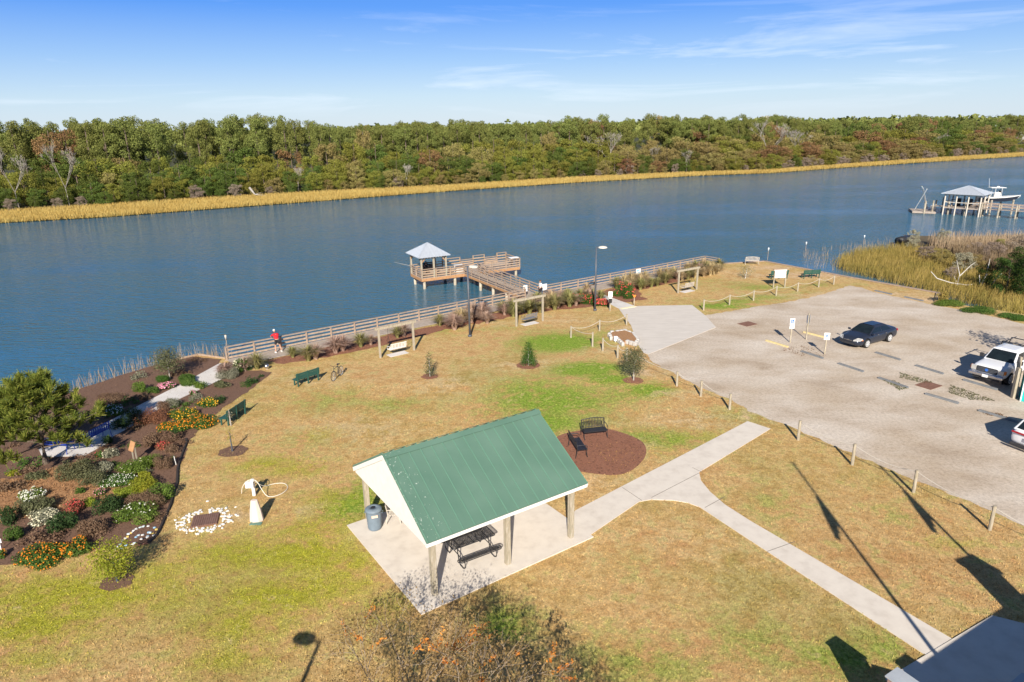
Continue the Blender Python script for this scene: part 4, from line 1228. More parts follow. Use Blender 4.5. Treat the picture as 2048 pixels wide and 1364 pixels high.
MB().box((-2.45, -.06, .93), (.02, .16, .04)).build('emblem', chrome, suv)

# portable toilet and its screen
pt_ = thing('portable_toilet', 'teal portable toilet behind a wooden screen at the right edge', 'portable toilet', (30.62, 37.3, .006), R(-32))
MB().box((0, 0, 1.05), (1.1, 1.1, 2.1)).build('body', teal, pt_, bevel=.03)
MB().box((0, 0, 2.17), (1.16, 1.16, .14)).build('roof', sign_white, pt_, bevel=.05)
MB().box((0, -.56, 1.05), (.7, .03, 1.8)).build('door', teal, pt_, bevel=.01)
MB().box((-.53, -.53, 1.05), (.06, .06, 2.1)).build('corner_trim', sign_white, pt_)
sc_ = thing('wooden_screen', 'wooden post and board screen beside the portable toilet', 'fence', (0, 0, 0))
pA = G(2025.8, 796); pB = Vector((31.3, 39.6, 0)); 
MB().box((0, 0, .95), (.2, .2, 1.9)).build('post', post_wood, sc_, loc=pA)
MB().box((0, 0, .95), (.16, .16, 1.9)).build('post', post_wood, sc_, loc=pB)
MB().bar((*pA.xy, 1.83), (*pB.xy, 1.83), .05, .14).build('rail', post_wood, sc_)
for i in range(1, 14):
    p = pA.lerp(pB, i / 14); MB().box((p.x, p.y, .93), (.11, .025, 1.75), math.atan2((pB - pA).y, (pB - pA).x)).build('board', post_wood, sc_)

# parking stops, drains
stop_pos = [((1603, 703.6), (1646.6, 717.8), 0, 'grey concrete parking stop below the accessible parking signs'), ((1677, 728), (1727, 744.6), 0, 'grey parking stop on the near row, second from the left'),
            ((1751.5, 706), (1801, 721), 0, 'grey parking stop on the far row nearest the dark sedan'), ((1757, 756.6), (1815.8, 776.7), 0, 'grey parking stop with green weeds beside it'),
            ((1832, 732), (1886.7, 749), 0, 'grey parking stop on the far row between sedan and pickup'), ((1851, 788.7), (1917, 808), 0, 'grey parking stop on the near row below the rusty drain'),
            ((1926.8, 760.6), (1995, 780.7), 0, 'grey parking stop in front of the white pickup'), ((1957.6, 822), (2033.9, 845.5), 0, 'grey parking stop nearest the white suv'),
            ((1607, 665), (1650, 676), 1, 'yellow painted parking stop between the two far accessible signs'), ((1532, 681.7), (1575.7, 695), 1, 'yellow painted parking stop left of the accessible signs'),
            ((1750, 582), (1783.7, 589.4), 0, 'grey parking stop on the far gravel edge, left of a pair'), ((1809, 594.7), (1846.5, 602.7), 0, 'grey parking stop on the far gravel edge near the bulkhead end')]
stop_grey = pm('stop_concrete', (.2, .21, .22), (.15, .155, .16), 5, .85)
for p0_, p1_, yl, lb in stop_pos:
    a_, b_ = G(*p0_), G(*p1_); c_, an = between(a_, b_); l_ = (b_ - a_).length
    o = MB().add([(x, y, z) for x in (-l_ / 2, l_ / 2) for y, z in ((-.09, 0), (-.055, .11), (.055, .11), (.09, 0))], [(0, 1, 5, 4), (1, 2, 6, 5), (2, 3, 7, 6), (3, 0, 4, 7), (0, 3, 2, 1), (4, 5, 6, 7)]).build('parking_stop', yellow_paint if yl else stop_grey)
    o.location = c_ + Vector((0, 0, .006)); o.rotation_euler.z = an
    tag(o, lb, 'parking stop', 'parking stops on the gravel')
for p, lb in (((1495, 648), 'rusty square drain grate on the gravel near the concrete apron'), ((1857, 771), 'rusty square drain grate in the weeds left of the pickup')):
    o = MB().box((0, 0, .012), (1.3, 1.0, .02)).build('drain_grate', rust_mat); o.location = G(*p, .006); o.rotation_euler.z = R(30); tag(o, lb, 'drain grate')
weed = None


# ------------------------------------------------------------ signs
def sign(name, label, base, h, panels, rz=0, pw=.09, post=None, cat='sign'):
    o = thing(name, label, cat, base, rz)
    MB().box((0, 0, h / 2), (pw, pw * .8, h)).build('post', post or post_wood, o)
    for (x, z, w_, hh, mt_) in panels:
        MB().box((x, -pw * .5 - .012, z), (w_, .012, hh)).build('panel', mt_, o)
    return o


def icon_wheelchair(parent, x, z, y, s):
    q = MB()
    q.tube([(x + s * .28 * math.cos(a) - s * .02, y, z - s * .12 + s * .28 * math.sin(a)) for a in np.linspace(R(100), R(390), 12)], s * .05, 5)
    q.bar((x - s * .08, y, z + s * .28), (x - s * .04, y, z - s * .05), s * .1, .01, up=(0, 1, 0)); q.bar((x - s * .04, y, z - s * .05), (x + s * .18, y, z - s * .06), s * .1, .01, up=(0, 1, 0)); q.bar((x + s * .18, y, z - s * .06), (x + s * .27, y, z - s * .32), s * .09, .01, up=(0, 1, 0))
    q.tube([(x - s * .09, y - .004, z + s * .38), (x - s * .09, y + .004, z + s * .38)], s * .08, 8)
    q.build('wheelchair_symbol', sign_white, parent)


sa = sign('parking_sign', 'accessible parking sign on a post left of two others', G(1580, 685), 1.95, [(0, 1.66, .34, .5, sign_white), (0, 1.25, .34, .3, sign_white)], R(-6))
MB().box((0, -.075, 1.68), (.22, .008, .24)).build('blue_panel', sign_blue, sa); icon_wheelchair(sa, 0, 1.68, -.085, .2)
sb_ = sign('parking_sign', 'sign seen edge-on, the middle post behind the yellow parking stops', G(1612, 679), 2.1, [(0, 1.6, .34, .75, galv)], R(86))
MB().box((0, .065, 1.62), (.3, .012, .6)).build('back_panel', galv, sb_)
sc2 = sign('parking_sign', 'accessible parking sign on a post nearest the front of the sedan', G(1649, 708.5), 1.6, [(0, 1.36, .38, .52, sign_white)], R(-10))
MB().box((0, -.075, 1.37), (.16, .008, .18)).build('blue_panel', sign_blue, sc2); icon_wheelchair(sc2, 0, 1.37, -.085, .15)
nb_ = thing('notice_board', 'white framed notice board on two wooden posts near the green benches', 'notice board', (G(1548, 575) + G(1567.5, 574)) / 2, R(5))
for x in (-.6, .6): MB().box((x, 0, .85), (.1, .1, 1.7)).build('post', post_wood, nb_)
MB().box((0, -.02, 1.4), (1.3, .06, .85)).build('panel', sign_white, nb_)
MB().box((0, 0, 1.85), (1.55, .22, .06)).build('cap', wood_grey, nb_)
for nm, lb, px, z, w_, h_, mt_ in (('railing_sign', 'small white sign on the railing left of the pier entrance', (1050.5, 576.5), .95, .5, .62, sign_white), ('railing_sign', 'small white sign on the railing right of the pier entrance', (1088.5, 574), 1.0, .65, .62, sign_white),
                                   ('railing_sign', 'light blue and white sign on the railing between the lamp and the right swing', (1276.5, 543), .85, .7, .6, sign_white)):
    p = G(*px, z); q_ = rp_[0] + rd * ((p.xy - rp_[0]).dot(rd)) + rn * .1
    o = thing(nm, lb, 'sign', (p.x, p.y - .05, z), math.atan2(rd.y, rd.x))
    MB().box((0, 0, 0), (w_, .03, h_)).build('panel', mt_, o)
    if 'blue' in lb:
        q = MB(); q.box((-.1, -.018, .12), (.4, .006, .16)); q.box((.12, -.018, -.1), (.3, .006, .14)); q.build('picture', sign_sky, o)
    else:
        q = MB(); [q.box((0, -.018, .18 - .09 * i), (w_ * .7, .005, .02)) for i in range(4)]; q.build('text_lines', steel_grey, o)
ws = sign('dog_waste_station', 'white sign above a black bag bin on a post beside the link path', G(1220, 622), 1.75, [(0, 1.55, .36, .5, sign_white)], R(-5), cat='waste station')
MB().box((0, -.12, 1.0), (.28, .2, .42)).build('bin', black_metal, ws, bevel=.03); MB().box((0, -.12, 1.24), (.3, .22, .05)).build('lid', sign_white, ws)
os_ = sign('marker_sign', 'small orange triangular sign on a stake at the apron corner', G(1268, 611), .95, [], 0, .07)
MB().add([(-.17, -.06, 1.0), (.17, -.06, 1.0), (0, -.06, .72), (-.17, -.04, 1.0), (.17, -.04, 1.0), (0, -.04, .72)], [(0, 2, 1), (3, 4, 5), (0, 1, 4, 3), (1, 2, 5, 4), (2, 0, 3, 5)]).build('panel', orange_sign, os_)
o = MB().bar(G(1242, 617, .04), G(1271, 612.6, .04), .35, .02).build('warning_strip', pm('strip', (.8, .72, .5), (.75, .66, .42), 5)); o['kind'] = 'structure'
ge = thing('garden_sign', 'slanted wooden sign on two stakes in the bright green mound', 'sign', G(272, 925), R(-35))
for x in (-.17, .17): MB().box((x, 0, .45), (.05, .05, .9)).build('post', post_wood, ge)
MB().box((0, -.04, .92), (.42, .03, .5), rx=R(-25)).build('panel', wood_orange, ge)
gs2 = thing('garden_marker', 'small white plant marker leaning at the garden edge', 'sign', G(352, 930), R(-50))
MB().box((0, 0, .17), (.03, .03, .34)).build('post', white_paint, gs2); MB().box((0, -.02, .36), (.1, .015, .26)).build('panel', sign_white, gs2)
gs3 = thing('garden_marker', 'white plaque on a short stake at the left edge above the orange flowers', 'sign', G(3, 1100), 0)
MB().box((0, 0, .2), (.04, .04, .4)).build('post', white_paint, gs3); MB().box((0, -.03, .45), (.24, .02, .18)).build('panel', sign_white, gs3)
gs4 = MB().tube([(0, 0, 0), (-.1, 0, .75)], .02, 6).build('garden_stake', white_paint); gs4.location = G(7, 1048); tag(gs4, 'thin pale stake standing in the garden at the far left', 'stake')
gb = thing('gazing_ball', 'silver gazing ball in the flower bed left of the ornamental grasses', 'garden ball', G(534, 738))
MB().lathe([(.02, .02), (.1, .05), (.16, .12), (.18, .2), (.16, .28), (.1, .35), (.02, .38)], n=20).build('ball', chrome, gb, smooth=True); MB().lathe([(.08, 0), (.06, .05)], n=12).build('base', stone, gb)

# marker stake tops standing in the water
for px, z0, h_, lb in (((457, 712), WZ, 1.75, 'wooden topped torch post standing in the water left of the railing end'), ((1535, 520), WZ, 1.6, 'white topped marker post in the water behind the pale bench'), ((1611, 501), WZ, 1.2, 'white topped marker post alone in the open water'), ((1727, 487), WZ, 1.2, 'white topped marker post by the tip of the reed marsh')):
    o = thing('marker_post', lb, 'marker post', G(*px, z0))
    MB().tube([(0, 0, -1), (0, 0, h_ - .35)], .03, 8).build('pole', wood_grey, o)
    MB().lathe([(.05, h_ - .4), (.09, h_ - .1), (.07, h_)], n=12).build('cap', sign_white if px[0] > 500 else wood_pale, o, smooth=True)

# concrete marker, water hose stand, drain with rocks
mk = thing('concrete_marker', 'pale tapered concrete pillar on the lawn beside the hose stand', 'pillar', G(514, 1041), R(8))
mb = MB(); vs = []
for z, wx, wy in ((0, .3, .22), (.08, .3, .22), (.55, .24, .17), (.88, .17, .12), (1.0, .15, .1)):
    for a in range(8):
        an = R(22.5 + 45 * a); vs.append((wx * math.cos(an), wy * math.sin(an), z))
mb.add(vs, [(i * 8 + j, i * 8 + (j + 1) % 8, i * 8 + 8 + (j + 1) % 8, i * 8 + 8 + j) for i in range(4) for j in range(8)] + [tuple(range(8))[::-1], tuple(range(32, 40))]).build('pillar', pm('pinkish_concrete', (.66, .55, .47), (.58, .5, .44), 3, .8, .2), mk, bevel=.02)
o = MB().box((0, 0, .02), (.5, .2, .03)).build('splash_plate', pm('green_plate', (.14, .25, .2), (.1, .18, .15), 5)); o.location = G(512, 1048); tag(o, 'flat grey-green plate on the grass below the concrete pillar', 'plate')
hs_ = thing('hose_stand', 'white utility post with a box and looping white hose', 'hose stand', G(509, 991), R(5))
MB().box((0, 0, .42), (.14, .14, .84)).build('post', white_paint, hs_, bevel=.02)
MB().box((-.12, -.1, .62), (.36, .14, .3)).build('box', white_paint, hs_, bevel=.02)
HS = [(-.62, .2, .03), (-.55, .1, .35), (-.3, 0, .75), (0, -.05, .86), (.2, 0, .75), (.4, -.1, .3), (.65, -.3, .05), (1.0, -.25, .03), (1.35, .1, .03), (1.4, .6, .03), (1.1, 1.0, .03), (.6, .95, .03), (.3, .6, .1), (.15, .2, .5), (.05, 0, .8)]
for _ in range(2): HS = [HS[0]] + [tuple(Vector(a_).lerp(b_, f)) for a_, b_ in zip(HS[:-1], HS[1:]) for f in (.25, .75)] + [HS[-1]]
MB().tube(HS, .016, 6).build('hose', pm('white_hose', (.75, .72, .62), (.7, .66, .56), 9), hs_, smooth=True)
rk_, = [white_rock]
dg = thing('drain_cover', 'brown slatted drain cover ringed by white rocks on the lawn', 'drain cover', G(411, 1041), R(15))
mb = MB(); [mb.box((-.48 + .087 * i, 0, .05), (.075, .9, .03)) for i in range(12)]; mb.build('slat', pm('brown_slats', (.16, .09, .07), (.22, .13, .1), 5), dg)
MB().box((0, 0, .02), (1.08, .98, .03)).build('frame', rust_mat, dg)


def rockmesh(name, mat, seed):
    bm = bmesh.new(); bmesh.ops.create_icosphere(bm, subdivisions=1, radius=1); r_ = random.Random(seed)
    for v in bm.verts: v.co *= r_.uniform(.75, 1.15); v.co.z = v.co.z * .6 + .3
    me = bpy.data.meshes.new(name); bm.to_mesh(me); bm.free(); me.materials.append(mat); return me


rms = [rockmesh('rock', white_rock, i) for i in range(4)]
dc = G(411, 1041)
for i in range(150):
    a = random.uniform(0, 6.283); r_ = random.gauss(.95, .17)
    x, y = math.cos(a) * r_ * 1.0, math.sin(a) * r_ * .85
    if abs(x) < .56 and abs(y) < .5: continue
    if abs(a - 3.1) < 1.1: r_ += .12
    o = link(bpy.data.objects.new('rock', rms[i % 4])); o.location = dc + Vector((x, y, 0)); s_ = random.uniform(.04, .1); o.scale = (s_, s_ * random.uniform(.7, 1), s_ * .8); o.rotation_euler.z = a * 7
    tag(o, 'white rock in the ring around the brown slatted drain cover', 'rock', 'white rocks round the drain cover')
for px, lb in (((415, 1003), 'single white rock lying above the ring of rocks'), ((475, 1032), 'white rock at the right edge of the ring, near the pillar')):
    o = link(bpy.data.objects.new('rock', rms[0])); o.location = G(*px); o.scale = (.09, .07, .06); tag(o, lb, 'rock')
pcol = [pm('painted_stone_' + n_, c_, tuple(x * .85 for x in c_), 6, .6) for n_, c_ in (('white', (.78, .77, .74)), ('blue', (.3, .5, .65)), ('yellow', (.75, .55, .15)), ('pale', (.6, .68, .7)))]
prm = [rockmesh('painted_stone', c_, 9 + i) for i, c_ in enumerate(pcol)]
pp = [(232, 1100), (236, 1094), (240, 1089), (245, 1082), (250, 1077), (255, 1073), (258, 1069), (263, 1065), (268, 1062), (273, 1058), (280, 1056), (287, 1054), (296, 1052), (309, 1056), (314, 1059), (297, 1065), (305, 1067), (308, 1071), (296, 1072), (286, 1071), (277, 1070), (273, 1075), (283, 1079), (295, 1074), (266, 1090), (270, 1086), (252, 1091), (244, 1096), (237, 1097), (241, 1092), (262, 1066), (300, 1066)]
for i, p in enumerate(pp):
    j = random.choice([0, 0, 0, 1, 3, 2]) if i else 0
    o = link(bpy.data.objects.new('painted_stone', prm[j])); o.location = G(p[0] + random.uniform(-1, 1), p[1] + random.uniform(-1, 1), .02); o.scale = (.085, .07, .05); o.rotation_euler.z = i
    cn_ = ['white', 'light blue', 'yellow', 'pale blue-grey'][j]
    tag(o, cn_ + ' painted stone in the patch at the lower corner of the garden', 'painted stone', cn_ + ' painted stones at the garden corner')
# garden edging, stone planter
pts = [G(x, y, .03) for x, y in ((372, 878), (374, 884), (362, 915), (356, 935), (354, 968), (347, 985), (342, 1008), (327, 1042), (320, 1058), (312, 1072), (296, 1086))]
eg = MB().tube(pts, .07, 6).build('garden_edging', pm('black_edging', (.03, .025, .022), (.05, .04, .035), 4, .7)); tag(eg, 'black edging strip along the right side of the garden bed', 'garden edging')
tim = pts[:1] and MB().tube([G(x, y, .02) for x, y in ((296, 1086), (286, 1088), (270, 1092))], .06, 6).build('edging_board', pm('edging_brown', (.2, .09, .06))); tag(tim, 'short brown edging board below the painted stones', 'garden edging')
sp = thing('stone_planter', 'low stone raised bed of dry grass beside the concrete apron', 'planter', (0, 0, 0))
ring = PX((1219, 673), (1224, 669), (1235, 668), (1250, 666), (1266, 672), (1276, 685), (1270, 692), (1255, 688), (1245, 692), (1234, 682), (1222, 680))
rg = dens(ring, .33)
for i, p in enumerate(rg):
    q = rg[(i + 1) % len(rg)]; an = math.atan2(q[1] - p[1], q[0] - p[0])
    MB().box((0, 0, .16), (.31, .24, .32), an).build('stone_block', stone, sp, loc=(*p, 0), bevel=.04)
ctr = sum((Vector(p) for p in ring), Vector((0, 0))) / len(ring)
sheet_in = [tuple(ctr + (Vector(p) - ctr) * .92) for p in ring]
MB().prism(sheet_in, 0, .27).build('soil', straw, sp)
bx = thing('meter_box', 'small white box standing in front of the stone planter', 'utility box', G(1231, 684))
MB().box((0, 0, .28), (.28, .16, .36)).build('box', sign_white, bx, bevel=.02); MB().box((0, 0, .06), (.08, .08, .12)).build('post', galv, bx)

# ------------------------------------------------------------ bicycle
pf, pr_ = G(666, 763.2), G(684, 749.6)
bcy = thing('bicycle', 'dark bicycle with a black saddle standing on the lawn by a green bench', 'bicycle', (pf + pr_) / 2, math.atan2((pf - pr_).y, (pf - pr_).x))
L_ = .53
for x in (L_, -L_):
    wv_ = bpy.data.objects.new('wheel', None); link(wv_, bcy); wv_.location = (x, 0, .34)
    MB().tube([(.33 * math.cos(a), 0, .33 * math.sin(a)) for a in np.linspace(0, 6.283, 29)[:-1]], .02, 6, closed=True).build('tyre', rubber, wv_)
    q = MB(); q.tube([(.305 * math.cos(a), 0, .305 * math.sin(a)) for a in np.linspace(0, 6.283, 29)[:-1]], .012, 5, closed=True)
    for i in range(14): q.bar((0, 0, 0), (.3 * math.cos(i * .449), 0, .3 * math.sin(i * .449)), .005, .005)
    q.build('rim', alloy, wv_)
fr = MB(); bbk, hd, st, rr2 = (-.08, 0, .3), (.4, 0, .78), (-.2, 0, .8), (-L_, 0, .34)
for a_, b_ in ((bbk, (.42, 0, .68)), (st, hd), (bbk, st)): fr.tube([a_, b_], .018, 8)
for y in (-.05, .05): fr.tube([(bbk[0], y, bbk[2]), (rr2[0], y, rr2[2])], .01, 6); fr.tube([(st[0], y * .4, st[2]), (rr2[0], y, rr2[2])], .01, 6); fr.tube([(.42, y * .8, .64), (L_, y, .34)], .012, 6)
fr.tube([(.43, 0, .6), (.37, 0, .92)], .018, 8); fr.tube([st, (-.22, 0, .9)], .014, 8)
fr.build('frame', pm('bike_frame', (.03, .035, .05), (.04, .045, .06)), bcy)
MB().tube([(.28, -.3, .98), (.38, -.2, 1.0), (.38, 0, .97), (.38, .2, 1.0), (.28, .3, .98)], .014, 6).build('handlebar', black_metal, bcy)
MB().add([(-.36, -.1, .93), (-.36, .1, .93), (-.2, .06, .94), (-.06, .02, .92), (-.06, -.02, .92), (-.2, -.06, .94), (-.34, -.08, .88), (-.34, .08, .88), (-.08, 0, .88)], [(0, 1, 2, 5), (5, 2, 3, 4), (6, 8, 7), (0, 6, 7, 1), (1, 7, 8, 3, 2), (0, 5, 4, 8, 6)]).build('saddle', black_metal, bcy)
MB().tube([(bbk[0], -.07, bbk[2]), (bbk[0] + .1, -.07, bbk[2] - .13)], .012, 5).tube([(bbk[0], .07, bbk[2]), (bbk[0] - .1, .07, bbk[2] + .13)], .012, 5).build('crank', black_metal, bcy)


# ------------------------------------------------------------ people
def skinmesh(name, pts, edges, mat, parent, root=0, sub=1):
    me = bpy.data.meshes.new(name); me.from_pydata([p[:3] for p in pts], edges, [])
    me.materials.append(mat)
    o = link(bpy.data.objects.new(name, me), parent)
    o.modifiers.new('skin', 'SKIN')
    me.skin_vertices[0].data[root].use_root = True
    for i, p in enumerate(pts):
        r_ = p[3]; me.skin_vertices[0].data[i].radius = (r_, p[4] if len(p) > 4 else r_)
    o.modifiers['skin'].use_smooth_shade = True
    s_ = o.modifiers.new('sub', 'SUBSURF'); s_.levels = 1; s_.render_levels = sub + 1
    return o


def person(label, loc, rz, J, shirt, shorts, hat, hatkind='cap', group=None, skinm=skin, longpants=False):
    """J: joints facing +y. pelvis, chest, neck, head, shL/R, elL/R, haL/R, hipL/R, knL/R, anL/R"""
    o = thing('person', label, 'person', loc, rz)
    pts = [(*J['pelvis'], .14, .1), (*J['chest'], .15, .1), (*J['neck'], .055)]
    ed = [(0, 1), (1, 2)]
    for s_ in ('L', 'R'):
        b_ = len(pts); sh, el, ha = (Vector(J[k_ + s_]) for k_ in ('sh', 'el', 'ha'))
        pts += [(*sh, .06), (*el, .042), (*ha, .03)]; ed += [(1, b_), (b_, b_ + 1), (b_ + 1, b_ + 2)]
        dr_ = (ha - el).normalized(); sd_ = dr_.cross(Vector((0, 0, 1))).normalized()
        pts.append((*(ha + dr_ * .05), .03, .014)); ed.append((b_ + 2, b_ + 3)); pi_ = b_ + 3
        for f in range(4):     # fingers
            q = ha + dr_ * .09 + sd_ * (-.03 + .02 * f); q2 = q + dr_ * (.035 + .008 * (1 - abs(f - 1.5) / 1.5)) + Vector((0, 0, -.02))
            pts += [(*q, .009), (*q2, .008)]; ed += [(pi_, len(pts) - 2), (len(pts) - 2, len(pts) - 1)]
        q = ha + dr_ * .05 + sd_ * (.045 if s_ == 'L' else -.045); pts.append((*q, .01)); ed.append((b_ + 2, len(pts) - 1))
        b_ = len(pts); hp, kn, an = (J[k_ + s_] for k_ in ('hip', 'kn', 'an'))
        pts += [(*hp, .095), (*kn, .06), (*an, .042)]; ed += [(0, b_), (b_, b_ + 1), (b_ + 1, b_ + 2)]
    skinmesh('body', pts, ed, skinm, o, 0)
    P_ = lambda k_, r_, r2=None: (*J[k_], r_) if r2 is None else (*J[k_], r_, r2)
    mid = lambda a_, b_, f: tuple(Vector(J[a_]).lerp(Vector(J[b_]), f))
    sp_ = [P_('pelvis', .165, .125), P_('chest', .175, .125), (*mid('chest', 'neck', .6), .08)] + [(*J['shL'], .085), (*mid('shL', 'elL', .75), .062), (*J['shR'], .085), (*mid('shR', 'elR', .75), .062)]
    skinmesh('shirt', sp_, [(0, 1), (1, 2), (1, 3), (3, 4), (1, 5), (5, 6)], shirt, o, 1)
    kk = 1.0 if longpants else .75
    lo_ = [(*J['pelvis'][:2], J['pelvis'][2] - .03, .16, .125)] + [(*J['hipL'], .115), (*mid('hipL', 'knL', kk), .085), (*J['hipR'], .115), (*mid('hipR', 'knR', kk), .085)]
    le_ = [(0, 1), (1, 2), (0, 3), (3, 4)]
    if longpants:
        lo_ += [(*mid('knL', 'anL', .95), .06), (*mid('knR', 'anR', .95), .06)]; le_ += [(2, 5), (4, 6)]
    skinmesh('trousers' if longpants else 'shorts', lo_, le_, shorts, o, 0)
    for s_ in ('L', 'R'):
        a_ = Vector(J['an' + s_])
        MB().add([(x * .048, y, z) for y, z in ((-.07, .0), (-.07, .08), (.03, .09), (.19, .05), (.19, 0)) for x in (-1, 1)], [(0, 1, 3, 2), (2, 3, 5, 4), (4, 5, 7, 6), (6, 7, 9, 8), (8, 9, 1, 0), (0, 2, 4, 6, 8), (1, 9, 7, 5, 3)]).build('shoe', dark_plastic if longpants else white_paint, o, loc=(a_.x, a_.y, 0), bevel=.015)
    hd_ = Vector(J['head'])
    bm = bmesh.new(); bmesh.ops.create_uvsphere(bm, u_segments=18, v_segments=12, radius=1)
    for v in bm.verts:
        x, y, z = v.co
        w_ = .075 * (1 - .22 * max(0, -z)); v.co = (x * w_, y * .095 - (.0 if z > -.3 else .0), z * .115)
        if y > .8 and -.25 < z < .12 and abs(x) < .25: v.co.y += .018
    me = bpy.data.meshes.new('head'); bm.to_mesh(me); bm.free(); me.materials.append(skinm); me.polygons.foreach_set('use_smooth', [True] * len(me.polygons))
    h_ = link(bpy.data.objects.new('head', me), o); h_.location = hd_; h_.rotation_euler.x = -J.get('nod', 0)
    for s_ in (-1, 1):
        MB().lathe([(.002, 0), (.01, .004), (.002, .008)], n=8).build('eye', black_metal, h_, loc=(s_ * .028, .088, .01))
        MB().box((s_ * .077, 0, 0), (.014, .035, .055)).build('ear', skinm, h_, bevel=.006)
    MB().box((0, .091, -.055), (.04, .01, .008)).build('mouth', pm('lips', (.35, .12, .1)), h_)
    hm = MB().lathe([(.083, .012), (.088, .04), (.08, .085), (.05, .12), (.01, .13)], n=16)
    hm.v = [(x, y * 1.18 - .006, z) for x, y, z in hm.v]
    hm.build(hatkind, hat, h_, smooth=True)
    if hatkind == 'cap': MB().add([(-.07, .07, .035), (.07, .07, .035), (.05, .17, .025), (-.05, .17, .025), (-.07, .07, .045), (.07, .07, .045), (.05, .17, .033), (-.05, .17, .033)], [(0, 1, 2, 3), (7, 6, 5, 4), (0, 4, 5, 1), (1, 5, 6, 2), (2, 6, 7, 3), (3, 7, 4, 0)]).build('cap_brim', hat, h_)
    return o


red_sh = pm('red_shirt', (.55, .02, .03), (.45, .015, .025), 4, .8); dark_sh = pm('black_shorts', (.02, .02, .025), (.03, .03, .035), 4, .8)
away = math.atan2(rd.y, rd.x)
J = dict(pelvis=(0, 0, .93), chest=(0, .26, 1.24), neck=(0, .4, 1.4), head=(0, .47, 1.55), nod=R(25), shL=(-.19, .3, 1.33), shR=(.19, .3, 1.33), elL=(-.3, .5, 1.14), elR=(.3, .5, 1.14), haL=(-.12, .62, 1.14), haR=(.14, .62, 1.14),
         hipL=(-.1, -.01, .88), hipR=(.1, -.01, .88), knL=(-.17, .04, .48), knR=(.17, .04, .48), anL=(-.22, -.06, .09), anR=(.22, -.06, .09))
pp_ = G(560, 706, .1)
q_ = rp_[0] + rd * ((pp_.xy - rp_[0]).dot(rd)) + rn * .66
person('person in red shirt, black shorts and white cap leaning on the boardwalk railing', (q_.x, q_.y, .095), away, J, red_sh, dark_sh, white_paint)
J2 = dict(pelvis=(0, 0, .93), chest=(0, .01, 1.28), neck=(0, .0, 1.48), head=(0, .03, 1.62), shL=(-.19, 0, 1.4), shR=(.19, 0, 1.4), elL=(-.26, -.02, 1.12), elR=(.25, .02, 1.12), haL=(-.2, .16, .98), haR=(.2, .18, 1.0),
          hipL=(-.1, 0, .88), hipR=(.1, 0, .88), knL=(-.1, .03, .48), knR=(.11, .1, .49), anL=(-.1, -.05, .09), anR=(.12, .1, .09))
person('person in white top and dark trousers standing at the pier entrance', (*(pa + pn * .3 + rn * .6), .1), away + R(75), J2, white_paint, dark_sh, pm('hair_brown', (.12, .06, .03)), 'hair', longpants=True)
J3 = dict(pelvis=(0, 0, .55), chest=(0, .06, .92), neck=(0, .1, 1.1), head=(0, .16, 1.23), nod=R(10), shL=(-.19, .08, 1.03), shR=(.19, .08, 1.03), elL=(-.26, .25, .82), elR=(.26, .25, .82), haL=(-.15, .45, .75), haR=(.18, .45, .75),
          hipL=(-.1, .02, .53), hipR=(.1, .02, .53), knL=(-.15, .42, .52), knR=(.15, .42, .52), anL=(-.15, .45, .09), anR=(.15, .45, .09))
bp_ = g0 + tu * 1.5 + tn * 2.62
person('person in dark clothing seated on the bench under the pier gazebo', (*bp_, DZ), math.atan2(tu.y, tu.x) + math.pi, J3, dark_sh, dark_sh, black_metal, 'cap', longpants=True)
fr_ = MB().tube([(*(gcs[3] + tn * -.4), 1.0), (*(gcs[3] + tn * -.5 - tu * 2.2), 1.75)], [.02, .008], 5).build('fishing_rod', wood_pale); tag(fr_, 'pale fishing rod resting on the gazebo railing, pointing left', 'fishing rod')

# ------------------------------------------------------------ vegetation kit


def leafarr(P, Nn, size, spread=.8, asp=1.0):
    n = len(P)
    d_ = Nn + rng.normal(0, spread, (n, 3)); d_ /= np.linalg.norm(d_, axis=1)[:, None] + 1e-9
    t_ = np.cross(d_, rng.normal(0, 1, (n, 3))); t_ /= np.linalg.norm(t_, axis=1)[:, None] + 1e-9
    b_ = np.cross(d_, t_)
    s_ = size * rng.uniform(.6, 1.3, (n, 1))
    V = np.stack([P - t_ * s_ * .5, P - b_ * s_ * .5 * asp, P + t_ * s_ * .5, P + b_ * s_ * .5 * asp], 1)
    return V


def blobpts(blobs, n, lo=.55, hi=1.05):
    blobs = np.array(blobs, float)       # x y z rx ry rz
    wgt = blobs[:, 3] * blobs[:, 4]; wgt = wgt / wgt.sum()
    ix = rng.choice(len(blobs), n, p=wgt)
    d_ = rng.normal(0, 1, (n, 3)); d_ /= np.linalg.norm(d_, axis=1)[:, None]
    r_ = rng.uniform(lo ** 2, hi ** 2, (n, 1)) ** .5
    P = blobs[ix, :3] + d_ * r_ * blobs[ix, 3:]
    return P, d_


def crownmesh(name, blobs, n, size, mat, spread=.7, asp=.7, lo=.55):
    P, Nn = blobpts(blobs, n, lo)
    return quads_mesh(name, leafarr(P, Nn, size, spread, asp), mat)


def instance(me, name, parent=None, loc=(0, 0, 0), sc=(1, 1, 1), rz=0):
    o = link(bpy.data.objects.new(name, me), parent); o.location = loc; o.scale = sc; o.rotation_euler.z = rz
    return o


def setmat(o, mat):
    o.material_slots[0].link = 'OBJECT'; o.material_slots[0].material = mat


